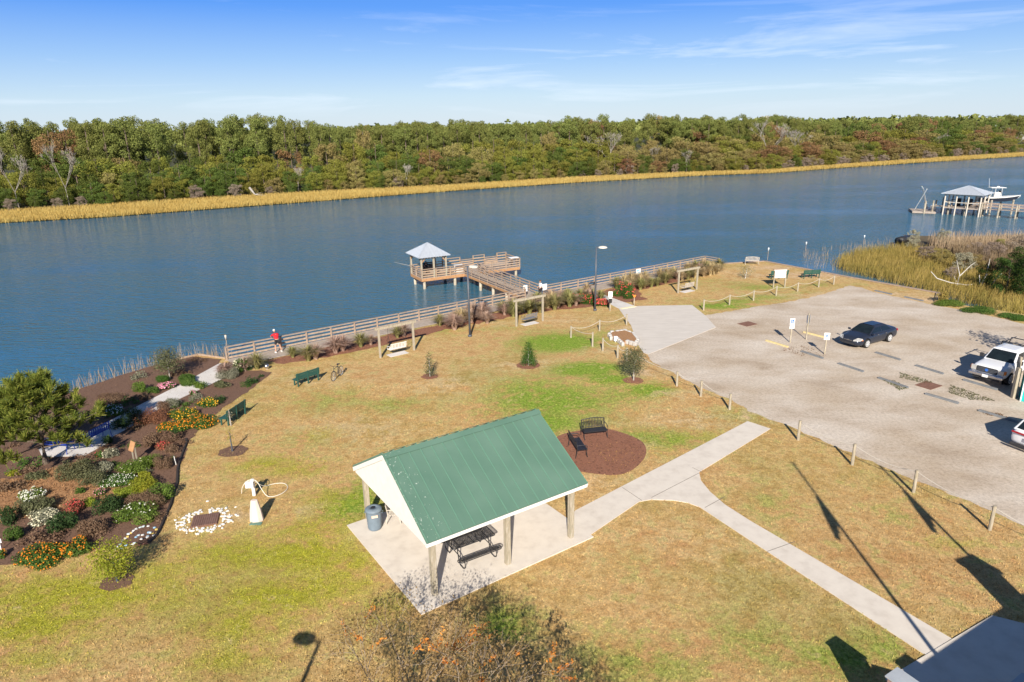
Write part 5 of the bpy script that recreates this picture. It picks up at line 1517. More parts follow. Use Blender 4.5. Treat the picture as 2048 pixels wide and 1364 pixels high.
# far-bank crowns are modelled 10 m tall and scaled
L_pine = leafmat('pine_needles', [(.09, .115, .03), (.18, .2, .05), (.28, .29, .085)], .25, .2)
L_oak = leafmat('evergreen_leaves', [(.045, .075, .018), (.1, .14, .028), (.19, .22, .045)], .2, .25)
L_yel = leafmat('yellow_green_leaves', [(.12, .13, .025), (.23, .23, .04), (.36, .33, .075)], .25, .22)
L_olv = leafmat('olive_brown_leaves', [(.15, .13, .05), (.28, .23, .08), (.4, .32, .12)], .2, .22)
L_rus = leafmat('rusty_leaves', [(.15, .09, .045), (.24, .13, .065), (.32, .18, .08)], .2, .2)
L_gry = leafmat('bare_grey_twigs', [(.18, .14, .1), (.28, .22, .17), (.38, .31, .25)], .1, .15)
L_red = leafmat('red_leaves', [(.2, .03, .02), (.32, .07, .03)], .2, .3)


def pineproto(seed):
    r_ = random.Random(seed); bl_ = []
    for i in range(46):
        z = 3.4 + 6.1 * (i / 46) ** .8; ra_ = 2.5 * (1 - ((z - 6.0) / 4.6) ** 2 * .7) * r_.uniform(.3, 1); a = r_.uniform(0, 6.28)
        s_ = r_.uniform(.45, .8); bl_.append((ra_ * math.cos(a), ra_ * math.sin(a), z, s_ * 1.1, s_ * 1.1, s_ * .75))
    return crownmesh('pine_crown', bl_, 6500, .2, L_pine, .6, .7, .6)


def broadproto(seed, n=7500):
    r_ = random.Random(seed); bl_ = []
    for i in range(62):
        a = r_.uniform(0, 6.28); z = r_.uniform(.8, 8.8); ra_ = 3.6 * math.sqrt(max(.05, 1 - ((z - 4.4) / 5.4) ** 2)) * r_.uniform(.35, .95)
        s_ = r_.uniform(.5, 1.05); bl_.append((ra_ * math.cos(a), ra_ * math.sin(a), z, s_, s_, s_ * .85))
    return crownmesh('leafy_crown', bl_, n, .23, L_oak, .75, .75, .6)


def twigproto(seed, n=900, mat=None):
    """bare grey crown: fans of fine twigs round forking limbs, 10 m tall"""
    r_ = random.Random(seed); segs = []

    def grow(p, d_, l, r, k):
        q = p + d_ * l; segs.append((p, q, r))
        if k == 0: return
        for _ in range(3 if k > 1 else 4):
            nd = (d_ + Vector((r_.uniform(-.75, .75), r_.uniform(-.75, .75), r_.uniform(-.1, .45)))).normalized()
            grow(q, nd, l * r_.uniform(.6, .85), r * .62, k - 1)
    grow(Vector((0, 0, 0)), Vector((r_.uniform(-.1, .1), r_.uniform(-.1, .1), 1)).normalized(), 3.0, .2, 5)
    V = []
    for a_, b_, r in segs:
        for ax in (Vector((1, .3, 0)), Vector((.3, -1, 0))):
            w_ = ax.normalized() * max(r * .6, .02); V.append([a_ - w_, a_ + w_, b_ + w_ * .7, b_ - w_ * .7])
    return quads_mesh('bare_branches', np.array([[tuple(v) for v in q] for q in V]), mat or grey_bark)


pines = [pineproto(i) for i in range(4)]
broads = [broadproto(10 + i) for i in range(5)]
twigs = [twigproto(30 + i) for i in range(3)]
trunkm = MB().tube([(0, 0, 0), (.05, 0, 4), (0, .05, 9)], [.2, .15, .05], 7).build('trunk', bark)
trunk_me = trunkm.data; bpy.data.objects.remove(trunkm)

sky_px = [(-80, 237), (0, 237), (60, 238), (100, 240), (170, 240), (270, 232), (330, 238), (430, 238), (480, 232), (550, 230), (600, 233), (640, 243), (660, 247), (720, 247), (800, 245), (830, 241), (880, 243), (960, 238), (1040, 242), (1100, 240), (1140, 231), (1200, 232), (1240, 235), (1330, 229), (1420, 233), (1500, 229), (1560, 228), (1620, 234), (1640, 238), (1700, 235), (1760, 238), (1830, 230), (1900, 235), (1960, 232), (2047, 230), (2200, 230)]


def hz(px): return 250 - (px - 1016.8) * .0166


def pxof(p):
    v = Vector((p[0], p[1], (p[2] if len(p) > 2 else 0) - CAMH)); w_ = v.dot(F)
    return 1024 + 1365 * v.dot(RR) / w_, 682 - 1365 * v.dot(UU) / w_


def bankpt(s):     # s metres along the treeline from the left edge of view
    acc = 0
    for a_, b_ in zip(back[1:-1], back[2:]):
        l_ = (b_ - a_).length
        if acc + l_ >= s: return a_.lerp(b_, (s - acc) / l_), Vector((-(b_ - a_).y, (b_ - a_).x)).normalized()
        acc += l_
    return back[-1], Vector((-.47, .88))


treelen = sum((b_ - a_).length for a_, b_ in zip(back[1:-1], back[2:]))
LBL = {'pine_tree': ('tall round-topped green pine in the wood behind the far bank', 'pine tree', 'pines in the wood on the far bank'),
       'dark': ('dark evergreen tree in the thicket on the far bank', 'evergreen tree', 'dark evergreens on the far bank'),
       'yellow': ('yellow-green leafy tree in the thicket on the far bank', 'broadleaf tree', 'yellow-green trees on the far bank'),
       'olive': ('olive-brown leafy tree in the thicket on the far bank', 'broadleaf tree', 'olive-brown trees on the far bank'),
       'rusty': ('rusty red-brown tree among the greens on the far bank', 'broadleaf tree', 'rusty trees on the far bank'),
       'shrub': ('dark green shrub behind the marsh grass on the far bank', 'shrub', 'green shrubs on the far waterline'),
       'grey': ('grey twiggy shrub behind the marsh grass on the far bank', 'shrub', 'grey twiggy shrubs on the far waterline')}


def fartree(x, y, h, wd, kind, base=WZ + .1):
    if kind == 'pine_tree': me = random.choice(pines); nm = 'pine_tree'; mat = L_pine
    else:
        me = random.choice(broads); nm = 'shrub' if kind in ('shrub', 'grey') else 'broadleaf_tree' if kind != 'dark' else 'evergreen_tree'
        mat = {'dark': L_oak, 'yellow': L_yel, 'olive': L_olv, 'rusty': L_rus, 'shrub': L_oak, 'grey': L_gry}[kind]
    lb, ct, gr = LBL[kind]
    pq = pxof((x, y))[0]; rg_ = ('left part', 'left middle', 'right middle', 'right part')[0 if pq < 450 else 1 if pq < 1000 else 2 if pq < 1550 else 3]
    lb = lb.replace('the far bank', 'the far bank, ' + rg_); gr = gr + ', ' + rg_
    o = thing(nm, lb, ct, (x, y, base), random.uniform(0, 6.28), gr)
    s_ = h / 9.8
    c_ = instance(me, 'crown', o, sc=(s_ * wd, s_ * wd, s_))
    if mat is not me.materials[0]: setmat(c_, mat)
    instance(trunk_me, 'trunk', o, sc=(s_, s_, s_))
    return o


random.seed(5)
s = 0
pxs = lambda p: pxof((p.x, p.y, 0))[0]
mixes = lambda px: (['dark'] * 5 + ['yellow'] * 2 + ['olive']) if px < 500 else (['yellow'] * 6 + ['dark'] * 2 + ['olive'] * 2) if px < 1150 else (['olive'] * 9 + ['yellow'] * 8 + ['dark'] * 3 + ['rusty'])
while s < treelen:       # waterline shrubs
    p, nr = bankpt(s); px = pxs(p)
    kd = random.choice(['shrub'] * 3 + ['grey'] if px < 500 else ['shrub', 'grey', 'olive', 'olive'] if px < 1100 else ['grey', 'grey', 'olive', 'shrub'])
    q = p + nr * random.uniform(1.5, 4)
    fartree(q.x, q.y, random.uniform(2.6, 4.4), random.uniform(1.0, 1.4), kd); s += random.uniform(3.6, 5.6)
for d_, hmin, hmax, st, wd in ((6, 4.8, 7.2, 5.2, 1.3), (12, 7, 10, 5.8, 1.2), (19, 8.5, 11.8, 6.4, 1.15), (27, 10, 13.8, 7.2, 1.05)):
    s = random.uniform(0, 4)
    while s < treelen:
        p, nr = bankpt(s); px = pxs(p); q = p + nr * (d_ + random.uniform(-2.5, 2.5))
        kd = random.choice(mixes(px))
        if d_ > 18 and random.random() < .05: kd = 'rusty'
        if d_ < 8 and px < 520: kd = random.choice(['dark', 'dark', 'dark', 'yellow'])
        gap = float(np.interp(px, [900, 1300, 1700, 2048], [1.0, 1.25, 1.7, 2.2]))      # farther off, fewer and broader crowns
        if px < 2120: fartree(q.x, q.y, random.uniform(hmin, hmax), random.uniform(.85, 1.2) * wd * gap ** .6, kd)
        s += st * gap * random.uniform(.8, 1.25)
for row, d_ in enumerate((34, 43, 53, 65)):
    s = random.uniform(0, 4)
    while s < treelen + 20:
        p, nr = bankpt(min(s, treelen)); q = p + nr * (d_ + random.uniform(-3, 3)); px = pxs(q)
        yt = np.interp(px, [a_ for a_, _ in sky_px], [b_ for _, b_ in sky_px]) + random.uniform(-2, 6) + (3 - row) * 2.6
        dist = (q.x * 0 + q.y * math.cos(PITCH)); D_ = math.hypot(q.y, 0) * math.cos(PITCH) + 5
        top = CAMH + (hz(px) - yt) / 1365 * q.y * 1.03
        kd = 'pine_tree' if random.random() < (.93 if px < 1500 else .7) else random.choice(['rusty', 'olive', 'dark'])
        hh = top - WZ
        if px > 1750 and row == 0: hh *= .8
        gap = float(np.interp(px, [900, 1300, 1700, 2048], [1.0, 1.1, 1.35, 1.6]))
        if px < 2120: fartree(q.x, q.y, hh, gap ** .6 * (random.uniform(.62, .9) if kd == 'pine_tree' else .65), kd)
        s += (6.9 + row * .7) * gap * random.uniform(.75, 1.25)
# distant wood that reads as one mass
V = []
for i in range(1500):
    a = rng.uniform(-.62, .72); dd = rng.uniform(330, 1500)
    x, y = math.sin(a) * dd * 1.15, math.cos(a) * dd
    if y < 0.53 * x + 300: continue
    h_ = CAMH - 1 + rng.uniform(-2, 2.5) + (dd - 300) * .0004
    P, Nn = blobpts([(x, y, h_ - 3, 5, 5, 4), (x + 4, y, h_ - 5, 4, 4, 4)], 40, .8)
    V.append(leafarr(P, Nn, 2.0 + dd * .0012, .5, .8))
o = instance(quads_mesh('distant_wood', np.concatenate(V), L_pine), 'distant_wood'); tag(o, 'far pine wood seen as one mass along the horizon', 'wood', kind='stuff')
# individual bare trees and oddities on the far bank
for px, yb, yt, lb, sc_ in ((140, 350, 286, 'two-stemmed pale bare tree in the thicket at the far left', .75), (1528, 305, 243, 'wide bare grey tree standing above the thicket on the far right bank', 1.3), (1585, 300, 256, 'smaller bare white tree right of the wide grey one', .9), (1868, 320, 262, 'bare leaning tree near the right end of the far bank', .9),
                            (45, 345, 300, 'small bare tree at the far left edge of the thicket', .9), (1308, 320, 283, 'pale snag with short branches on the middle of the far bank', .6), (1370, 335, 295, 'spreading bare grey tree by the far waterline', .9), (1215, 295, 262, 'round bare grey crown among the yellow trees', 1.1), (600, 385, 322, 'bare vine-hung grey trunk above the marsh grass', .7), (805, 375, 318, 'bare brown trunk tangle above the marsh grass', .8), (1975, 300, 270, 'small bare tree at the far right end of the bank', .8)):
    depth = 8 if yb > 330 else 20
    best = min((abs(pxs(bankpt(s_)[0] + bankpt(s_)[1] * depth) - px), s_) for s_ in np.arange(0, treelen, 2))[1]
    p, nr = bankpt(best); q = p + nr * (depth - 1.5)
    top = CAMH + (hz(px) - yt) / 1365 * q.y * 1.03; hh = top - WZ
    o = thing('bare_tree', lb, 'bare tree', (q.x, q.y, WZ + .1), random.random() * 6)
    instance(random.choice(twigs), 'branches', o, sc=(hh / 9.8 * sc_, hh / 9.8 * sc_, hh / 9.8))
dw = thing('driftwood', 'pale broken tree trunk leaning out over the marsh grass on the far bank', 'fallen tree', (*G(510, 392, -.6).xy, -.6)); dw.scale = (.8, .8, .8)
q = MB(); q.tube([(-1.8, 1, 2.6), (-.9, .5, 1.6), (0, 0, .5), (1.6, 0, .3), (3.6, -.3, .2)], [.42, .36, .26, .16, .06], 8); q.tube([(0, 0, .5), (1.4, .5, .9), (2.5, .9, .8)], [.12, .07, .03], 6); q.build('trunk', grey_bark, dw, smooth=True)
for px, py, lb in ((1062, 352, 'cream flowering shrub in the middle of the far waterline'), (1477, 338, 'cream flowering shrub near the driftwood point on the far bank'), (1675, 327, 'cream flowering shrub on the far waterline toward the right')):
    p = G(px, py, -.6); o = thing('flowering_shrub', lb, 'shrub', (p.x, p.y, -.7)); c_ = instance(broads[0], 'crown', o, sc=(.3, .3, .3)); setmat(c_, leafmat('cream_flowers_%d' % px, [(.4, .38, .25), (.6, .58, .45)], .2, .1))
for px, yt, yb, w_, lb in ((1981, 250, 264, 13, 'grey roofed white house among trees far off at the right'), (2046, 250, 266, 14, 'second pale house at the far right edge of the wood')):
    d_ = 430; p = Vector(((px - 1024) / 1365 * d_ * .985, d_, 0))
    z1 = CAMH + (hz(px) - yt) / 1365 * d_ + 1; hs2 = thing('house', lb, 'house', (p.x, p.y, 0), R(18))
    MB().box((0, 0, (z1 - 3) / 2), (w_, 9, z1 - 3)).build('wall', white_paint, hs2)
    MB().add([(-w_ / 2 - .5, -5, z1 - 3), (w_ / 2 + .5, -5, z1 - 3), (w_ / 2 + .5, 5, z1 - 3), (-w_ / 2 - .5, 5, z1 - 3), (-w_ / 2 - .5, 0, z1), (w_ / 2 + .5, 0, z1)], [(0, 1, 5, 4), (2, 3, 4, 5), (0, 4, 3), (1, 2, 5), (0, 3, 2, 1)]).build('roof', pm('far_roof_%d' % px, (.35, .38, .4), (.3, .32, .34), 1), hs2)
    for x in (-4, 0, 4): MB().box((x, -4.52, z1 - 5), (1, .06, 1.4)).build('window', glass, hs2)


# grasses
def blades(name, pts, h, wd, mat, lean=.25, hj=.3, wind=(0, 0)):
    n = len(pts); P = np.array(pts, float)
    a = rng.uniform(0, 6.283, n); hh = h * rng.uniform(1 - hj, 1 + hj, (n, 1))
    w_ = np.stack([np.cos(a), np.sin(a), np.zeros(n)], 1) * wd / 2
    l_ = rng.normal(0, lean, (n, 2)) + np.array(wind)
    tip = P + np.concatenate([l_ * hh, hh], 1)
    V = np.stack([P - w_, P + w_, tip + w_ * .3, tip - w_ * .3], 1)
    return quads_mesh(name, V, mat)


def scatter_poly(poly, n):
    P = np.array(poly); lo, hi = P.min(0), P.max(0); out = []
    while len(out) < n:
        X = rng.uniform(lo, hi, (n * 2, 2)); k2 = inside(X[:, 0], X[:, 1], [tuple(p) for p in poly]); out += X[k2].tolist()
    return np.array(out[:n])


gold = leafmat('golden_marsh_grass', [(.34, .23, .07), (.5, .34, .09), (.62, .46, .16), (.44, .38, .12)], .3, 0, nsc=.12)
gold2 = leafmat('green_gold_cordgrass', [(.13, .13, .035), (.27, .22, .055), (.42, .3, .085), (.5, .38, .16)], .3, 0, nsc=.3)
tanreed = leafmat('tan_reeds', [(.3, .21, .13), (.42, .31, .2), (.5, .4, .27)], .2, 0, nsc=.35)
strip = [p.to_tuple() for p in bank[1:-1]] + [(p + Vector((-.47, .88)) * 2.5).to_tuple() for p in back[1:-1]][::-1]
S2 = scatter_poly(strip, 150000)
# ragged front edge: thin out by noise
o = instance(blades('marsh_grass', np.c_[S2, np.full(len(S2), WZ)], .9, .1, gold, .28, .3), 'marsh_grass'); tag(o, 'golden band of marsh grass along the far bank', 'marsh grass', kind='stuff')

# --- near right: marsh island, reeds, cedar
spit = [(55.5, 96.5), (59.7, 103.8), (66, 101), (77, 102.3), (95, 106), (140, 120), (140, 40), (75, 44), (60, 52), (49, 62.5), (48, 72), (51, 85)]
sheet('marsh_ground', spit, WZ + .25, mud, step=1, jit=.2)
cord = [(39.4, 79.5), (40.6, 84), (46, 90), (54, 93.5), (56, 88), (53.5, 79), (53.5, 70), (49.5, 63), (46.5, 60.6), (43.8, 62), (43.4, 67), (41.2, 74)]
S2 = scatter_poly(cord, 15000); S2 += rng.normal(0, .55, S2.shape) * (rng.random((len(S2), 1)) < .5)
S2 = S2[~inside(S2[:, 0], S2[:, 1], land)]
o = instance(blades('cordgrass', np.c_[S2, np.full(len(S2), WZ)], 1.0, .04, gold2, .24, .3, (.08, 0)), 'cordgrass'); tag(o, 'green-gold cordgrass growing in the shallows beyond the bulkhead', 'marsh grass', kind='stuff')
S3 = np.concatenate([scatter_poly([(36, 82), (39, 90), (44, 95), (41, 86), (38.6, 79)], 110), scatter_poly([(44, 94), (56, 101), (56, 97), (46, 91)], 150)])
o = instance(blades('sparse_reeds', np.c_[S3, np.full(len(S3), WZ)], .7, .03, tanreed, .12), 'sparse_reeds'); tag(o, 'thin scattered reeds standing in the water at the marsh edge', 'reeds', kind='stuff')
east_m = [(42.4, 58.2), (44.5, 60), (50, 60.5), (56, 56), (66, 50), (80, 42), (74, 40), (58, 48), (48, 53)]
S2 = scatter_poly(east_m, 9000)
o = instance(blades('ditch_grass', np.c_[S2, np.full(len(S2), WZ + .2)], 1.2, .05, leafmat('ditch_grass', [(.2, .17, .04), (.36, .28, .07), (.46, .36, .14)], .2, 0), .25, .35), 'ditch_grass'); tag(o, 'tall straw and green grass along the ditch at the right edge', 'grass', kind='stuff')
reedp = [(57, 92), (59, 96), (66, 95), (78, 96), (100, 98), (100, 84), (80, 80), (64, 80), (57, 82)]
S2 = scatter_poly(reedp, 15000)
o = instance(blades('reed_bed', np.c_[S2, np.full(len(S2), WZ + .25)], 1.6, .05, tanreed, .14, .35), 'reed_bed'); tag(o, 'bed of tall tan reeds on the marsh point at the right', 'reeds', kind='stuff')
S2 = scatter_poly([(57, 88), (64, 88), (64, 76), (56, 72), (53.5, 80)], 5000)
o = instance(blades('brown_reeds', np.c_[S2, np.full(len(S2), WZ + .25)], 1.6, .05, leafmat('brown_reed', [(.13, .09, .05), (.24, .17, .1), (.32, .25, .15)], .2, 0), .2, .4), 'brown_reeds'); tag(o, 'brown tangled reeds between the gold grass and the dark cedars', 'reeds', kind='stuff')
gs = leafmat('groundsel_plumes', [(.2, .2, .12), (.34, .32, .22), (.48, .45, .34)], .2, 0)
L_ced = leafmat('cedar_leaves', [(.012, .03, .008), (.035, .065, .012), (.08, .11, .015)], .1, .3)
for px, py, w_, h_, mt_, lb in ((1822, 497, 2.0, 2.6, gs, 'cream plumed shrub at the tip of the marsh point'), (1884, 493, 1.8, 2.6, gs, 'cream plumed shrub right of the first on the marsh point'), (1925, 545, 2.4, 2.6, gs, 'cream plumed shrub left of the dark cedars'), (1985, 530, 2.6, 2.8, L_gry, 'grey twiggy shrub above the cedars'), (2035, 520, 3, 3.4, L_gry, 'grey twiggy shrub at the right edge of the point'),
                                (1900, 560, 1.6, 1.6, L_gry, 'low grey-brown bush behind the bleached snag'), (2010, 590, 3.4, 3.8, L_ced, 'dark cedar tree behind the bleached snags'), (2060, 600, 4, 4.6, L_ced, 'larger dark cedar at the right edge'), (1965, 578, 2.2, 2.6, L_ced, 'small yellow-green tipped cedar at the left of the dark clump'), (2040, 560, 3.6, 3.8, L_ced, 'dark cedar at the back of the clump'), (2110, 560, 5, 5, L_ced, 'dark cedar beyond the right edge of view'), (2150, 610, 5, 4.5, L_ced, 'nearer dark cedar beyond the right edge of view'),
                                (1995, 510, 1.5, 2.2, L_yel, 'small bright green tree among the tan reeds'),
                                (1850, 520, 2.4, 1.8, L_gry, 'grey-brown shrub behind the gold grass, nearest the pipe'), (1880, 530, 2.8, 2.0, L_olv, 'olive shrub behind the middle of the gold grass'), (1950, 520, 3, 2.2, L_gry, 'grey-brown shrub above the forked snag'), (1945, 545, 2.4, 2.2, L_olv, 'olive-brown shrub between cream plumes and cedars')):
    p = G(px, py, WZ + .3); o = thing('cedar_tree' if mt_ is L_ced else 'shrub', lb, 'tree' if mt_ is L_ced else 'shrub', p)
    c_ = instance(random.choice(broads), 'crown', o, sc=(w_ / 7.5, w_ / 7.5, h_ / 9.5), rz=random.random() * 6); setmat(c_, mt_)
    instance(trunk_me, 'trunk', o, sc=(.3, .3, h_ / 9.8))
for i, (px, py, yt, lb) in enumerate(((1913, 574, 522, 'forked bleached snag in the gold grass'), (1955, 584, 520, 'bleached snag with a tall straight prong'), (1976, 580, 548, 'short bleached snag leaning right before the cedars'))):
    p = G(px, py, WZ); o = thing('dead_snag', lb, 'dead tree', p)
    h_ = (py - yt) / 1365 * p.y * 1.08; q = MB()
    if i == 0: q.tube([(0, 0, 0), (.1, 0, h_ * .45), (-.5, 0, h_)], [.06, .05, .02], 6); q.tube([(.1, 0, h_ * .4), (1.1, 0, h_ * .8), (1.5, 0, h_ * .9)], [.05, .03, .015], 6); q.tube([(0, 0, .3), (-.4, .1, h_ * .4)], [.03, .02], 5)
    elif i == 1: q.tube([(0, 0, 0), (.55, 0, h_ * .5), (.6, 0, h_ * .75), (.62, 0, h_)], [.07, .05, .04, .02], 6); q.tube([(.15, 0, h_ * .15), (-.15, 0, h_ * .52)], [.05, .03], 6); q.tube([(.5, 0, h_ * .5), (1.0, 0, h_ * .6)], [.03, .015], 5)
    else: q.tube([(0, 0, 0), (.5, 0, h_ * .6), (1.1, 0, h_)], [.06, .05, .03], 6)
    q.build('trunk', dead_wood, o)
p = G(1900, 575, WZ + .3); o = thing('fallen_branch', 'long bleached branch lying across the gold grass', 'fallen branch', p)
MB().tube([(-1.9, .6, 1.6), (-1.4, .2, .95), (0, 0, .5), (1.5, -.3, .3), (2.6, -.2, .4), (4.2, -.5, .1)], [.03, .05, .06, .06, .04, .02], 6).build('branch', dead_wood, o)
p = G(1803, 487, WZ + .2); o = thing('culvert_pipe', 'dark pipe end sticking out of the bank at the marsh point', 'pipe', p, R(20)); MB().tube([(-1.1, -.3, .5), (1.5, .3, .6)], .5, 14).build('pipe', black_metal, o, smooth=True)

# --- private dock, boathouse and boat
dk = thing('private_dock', 'long grey private dock with a floating platform at the far right', 'dock', (0, 0, 0))
f0 = [G(1825, 422, WZ + .4).xy, G(1872, 424, WZ + .4).xy]; f0 += [f0[1] + Vector((1.8, 4.5)), f0[0] + Vector((1.8, 4.5))]
MB().prism([p.to_tuple() for p in f0], WZ + .05, WZ + .38).build('floating_platform', deck_mat, dk)
for p, h_ in ((f0[0].lerp(f0[1], .5), 2.3), (Vector((83.5, 133)), 2.6)): MB().tube([(p.x, p.y, WZ - 1), (p.x, p.y, WZ + h_)], .17, 8).build('piling', pil_mat, dk)
for a_, b_ in (((1829, 419, .1), (1854, 378, 3.6)), ((1853, 416, .1), (1844, 373, 4.0)), ((1855, 416, .1), (1846, 376, 3.8))):
    MB().bar(G(a_[0], a_[1], -.6), G(b_[0], b_[1], b_[2]), .12, .1).build('boom', white_paint, dk)
d0, d1 = Vector((79.5, 129.5)), Vector((104, 103.5)); du = (d1 - d0).normalized(); dn = Vector((-du.y, du.x))
if dn.y < 0: dn = -dn
mb = MB(); n_ = int((d1 - d0).length / .35)
for i in range(n_): p = d0 + du * (i + .5) * .35 + dn * .8; mb.box((p.x, p.y, .25), (.32, 1.6, .06), math.atan2(du.y, du.x))
mb.build('deck', deck_mat, dk)
for i in range(int((d1 - d0).length / 2.6) + 1):
    for s_ in (0, 1.6):
        p = d0 + du * i * 2.6 + dn * s_; MB().tube([(p.x, p.y, WZ - 1), (p.x, p.y, 1.25)], .14, 7).build('piling', pil_mat, dk)
for s_ in (0, 1.6):
    for z in (.75, 1.2): MB().bar((*(d0 + du * 6 + dn * s_), z), (*(d1 + dn * s_), z), .06, .12).build('rail', wood_grey, dk)
MB().bar((*(d0 + dn * .8 - du * .2), .25), (*f0[1].lerp(f0[2], .5), WZ + .45), 1.0, .1).build('gangway', galv, dk)
bh = thing('boathouse', 'grey hip-roofed dock shelter on posts beside the white boat', 'boathouse', (0, 0, 0))
b0 = Vector((80.3, 127.6)); bc = [b0, b0 + du * 5.7, b0 + du * 5.7 + dn * 5.2, b0 + dn * 5.2]
MB().prism([p.to_tuple() for p in bc], .1, .24).build('deck', deck_mat, bh)
for fx in (0, .33, .66, 1):
    for fy in (0, .5, 1):
        if 0 < fx < 1 and fy == .5: continue
        p = b0 + du * 5.7 * fx + dn * 5.2 * fy
        MB().box((0, 0, .45), (.2, .2, 4.5), 0).build('post', wood_pale, bh, loc=(p.x, p.y, 0))
for i in range(4): MB().bar((*bc[i], 2.6), (*bc[(i + 1) % 4], 2.6), .12, .25).build('beam', wood_pale, bh); MB().bar((*bc[i], 1.2), (*bc[(i + 1) % 4], 1.2), .1, .12).build('rail', wood_pale, bh)
hip_roof('roof', bc, .6, 2.75, 4.1, galv, bh, seam=.5)
for fx in (.2, .5, .8):
    MB().box((0, 0, .9), (.8, .5, 1.4)).build('cabinet', dark_plastic, bh, loc=(*(b0 + du * 6.2 * fx + dn * 4), .0))
bo_ = thing('motor_boat', 'white centre-console motor boat with dark hull on a lift beside the boathouse', 'boat', (*(b0 + du * 6.5 + dn * 7.6), .95), R(-8)); bo_.scale = (.85, .85, .85)
vs = []
for x, w_, zk, zg in ((-3.6, 1.15, .2, 1.0), (-1.5, 1.3, .05, 1.0), (.8, 1.3, 0, 1.1), (2.6, .95, .15, 1.25), (3.8, .45, .5, 1.38), (4.6, .04, 1.2, 1.48)):
    vs += [(x, -w_, zg), (x, -w_ * .85, zk + .22), (x, 0, zk), (x, w_ * .85, zk + .22), (x, w_, zg)]
fs = [(i * 5 + j, i * 5 + j + 1, i * 5 + 6 + j, i * 5 + 5 + j) for i in range(5) for j in range(4)] + [(0, 1, 2, 3, 4)]
mi = [0 if j in (0, 3) else 1 for i in range(5) for j in range(4)] + [0]
h_ = MB(); h_.add(vs, fs); h_.mi = mi
h_.build('hull', [pm('hull_navy', (.02, .025, .04), (.03, .035, .05), 3, .3), white_paint], bo_)
gv = [v for i in range(6) for v in (vs[i * 5], vs[i * 5 + 4])]
MB().add([(x, y * .99, z + .03) for x, y, z in gv] + [(x, y * 1.03, z - .07) for x, y, z in gv], [(2 * i, 2 * i + 1, 2 * i + 3, 2 * i + 2) for i in range(5)] + [(12 + 2 * i, 2 * i, 2 * i + 2, 14 + 2 * i) for i in range(5)] + [(13 + 2 * i, 1 + 2 * i, 3 + 2 * i, 15 + 2 * i) for i in range(5)]).build('gunwale', white_paint, bo_)
MB().box((-.2, 0, 1.5), (1.1, .9, 1.2)).build('console', white_paint, bo_, bevel=.08)
MB().box((.35, 0, 2.2), (.08, .9, .6), ry=R(-20)).build('windscreen', glass, bo_)
MB().box((-.4, 0, 3.1), (3.0, 1.7, .12)).build('hardtop', white_paint, bo_, bevel=.05)
MB().lathe([(.3, 0), (.3, .18), (.1, .25)], n=14).build('radar_dome', white_paint, bo_, loc=(-.2, 0, 3.16))
for x, y in ((-1.0, .7), (-1.0, -.7), (.4, .7), (.4, -.7)): MB().tube([(x, y, 1.0), (x * .9, y * .95, 3.1)], .04, 6).build('support', white_paint, bo_)
MB().tube([(-1.6, .8, 3.1), (-1.9, .8, 5.0)], .025, 5).build('antenna', white_paint, bo_)
MB().box((-3.9, 0, 1.1), (.5, .6, 1.2)).build('outboard_motor', white_paint, bo_, bevel=.1)
for dx in (-2, 2):
    for dy in (-1.6, 1.6):
        p = b0 + du * 6.5 + dn * 7.6; o = MB().tube([(p.x + dx, p.y + dy, WZ - 1), (p.x + dx, p.y + dy, 1.5)], .16, 8).build('lift_piling', pil_mat, dk)

# ------------------------------------------------------------ garden plants, lawn trees, near shrubs
g_bright = leafmat('bright_green_leaves', [(.05, .1, .015), (.12, .19, .03), (.23, .29, .06)], .3, .1)
g_mid = leafmat('mid_green_leaves', [(.03, .07, .012), (.07, .14, .025), (.13, .2, .04)], .25, .1)
g_dark = leafmat('dark_green_leaves', [(.012, .03, .01), (.035, .07, .02), (.07, .11, .035)], .15, .1)
g_olive = leafmat('olive_leaves', [(.06, .065, .03), (.12, .125, .06), (.2, .2, .1)], .2, .1)
g_grey = leafmat('silver_leaves', [(.12, .13, .08), (.22, .22, .15), (.34, .33, .24)], .2, .1)
g_brown = leafmat('dried_stems', [(.1, .06, .035), (.18, .11, .07), (.26, .18, .11)], .15, .1)
g_rust = leafmat('rust_stems', [(.13, .05, .03), (.22, .09, .05), (.28, .14, .08)], .15, .1)
g_lime = leafmat('lime_leaves', [(.17, .23, .02), (.28, .34, .04), (.4, .43, .08)], .35, .05)
g_yg = leafmat('yellow_green_young_leaves', [(.12, .16, .015), (.28, .3, .03), (.5, .45, .05)], .35, .1)
f_or = leafmat('orange_flowers', [(.6, .13, .01), (.75, .24, .02), (.85, .36, .04)], .2, 0)
f_yo = leafmat('amber_flowers', [(.8, .28, .01), (.88, .45, .03), (.9, .55, .08)], .2, 0)
f_wh = leafmat('white_flowers', [(.45, .46, .3), (.65, .65, .55), (.78, .78, .7)], .2, 0)
f_cr = leafmat('cream_flowers', [(.5, .45, .28), (.7, .66, .45), (.8, .76, .6)], .2, 0)
f_pk = leafmat('pink_flowers', [(.6, .15, .28), (.75, .28, .4), (.8, .45, .55)], .2, 0)
f_rd = leafmat('red_flowers', [(.5, .03, .04), (.65, .08, .08), (.75, .2, .16)], .2, 0)
f_bl = leafmat('pale_blue_flowers', [(.5, .6, .75), (.7, .75, .82), (.8, .82, .85)], .2, 0)


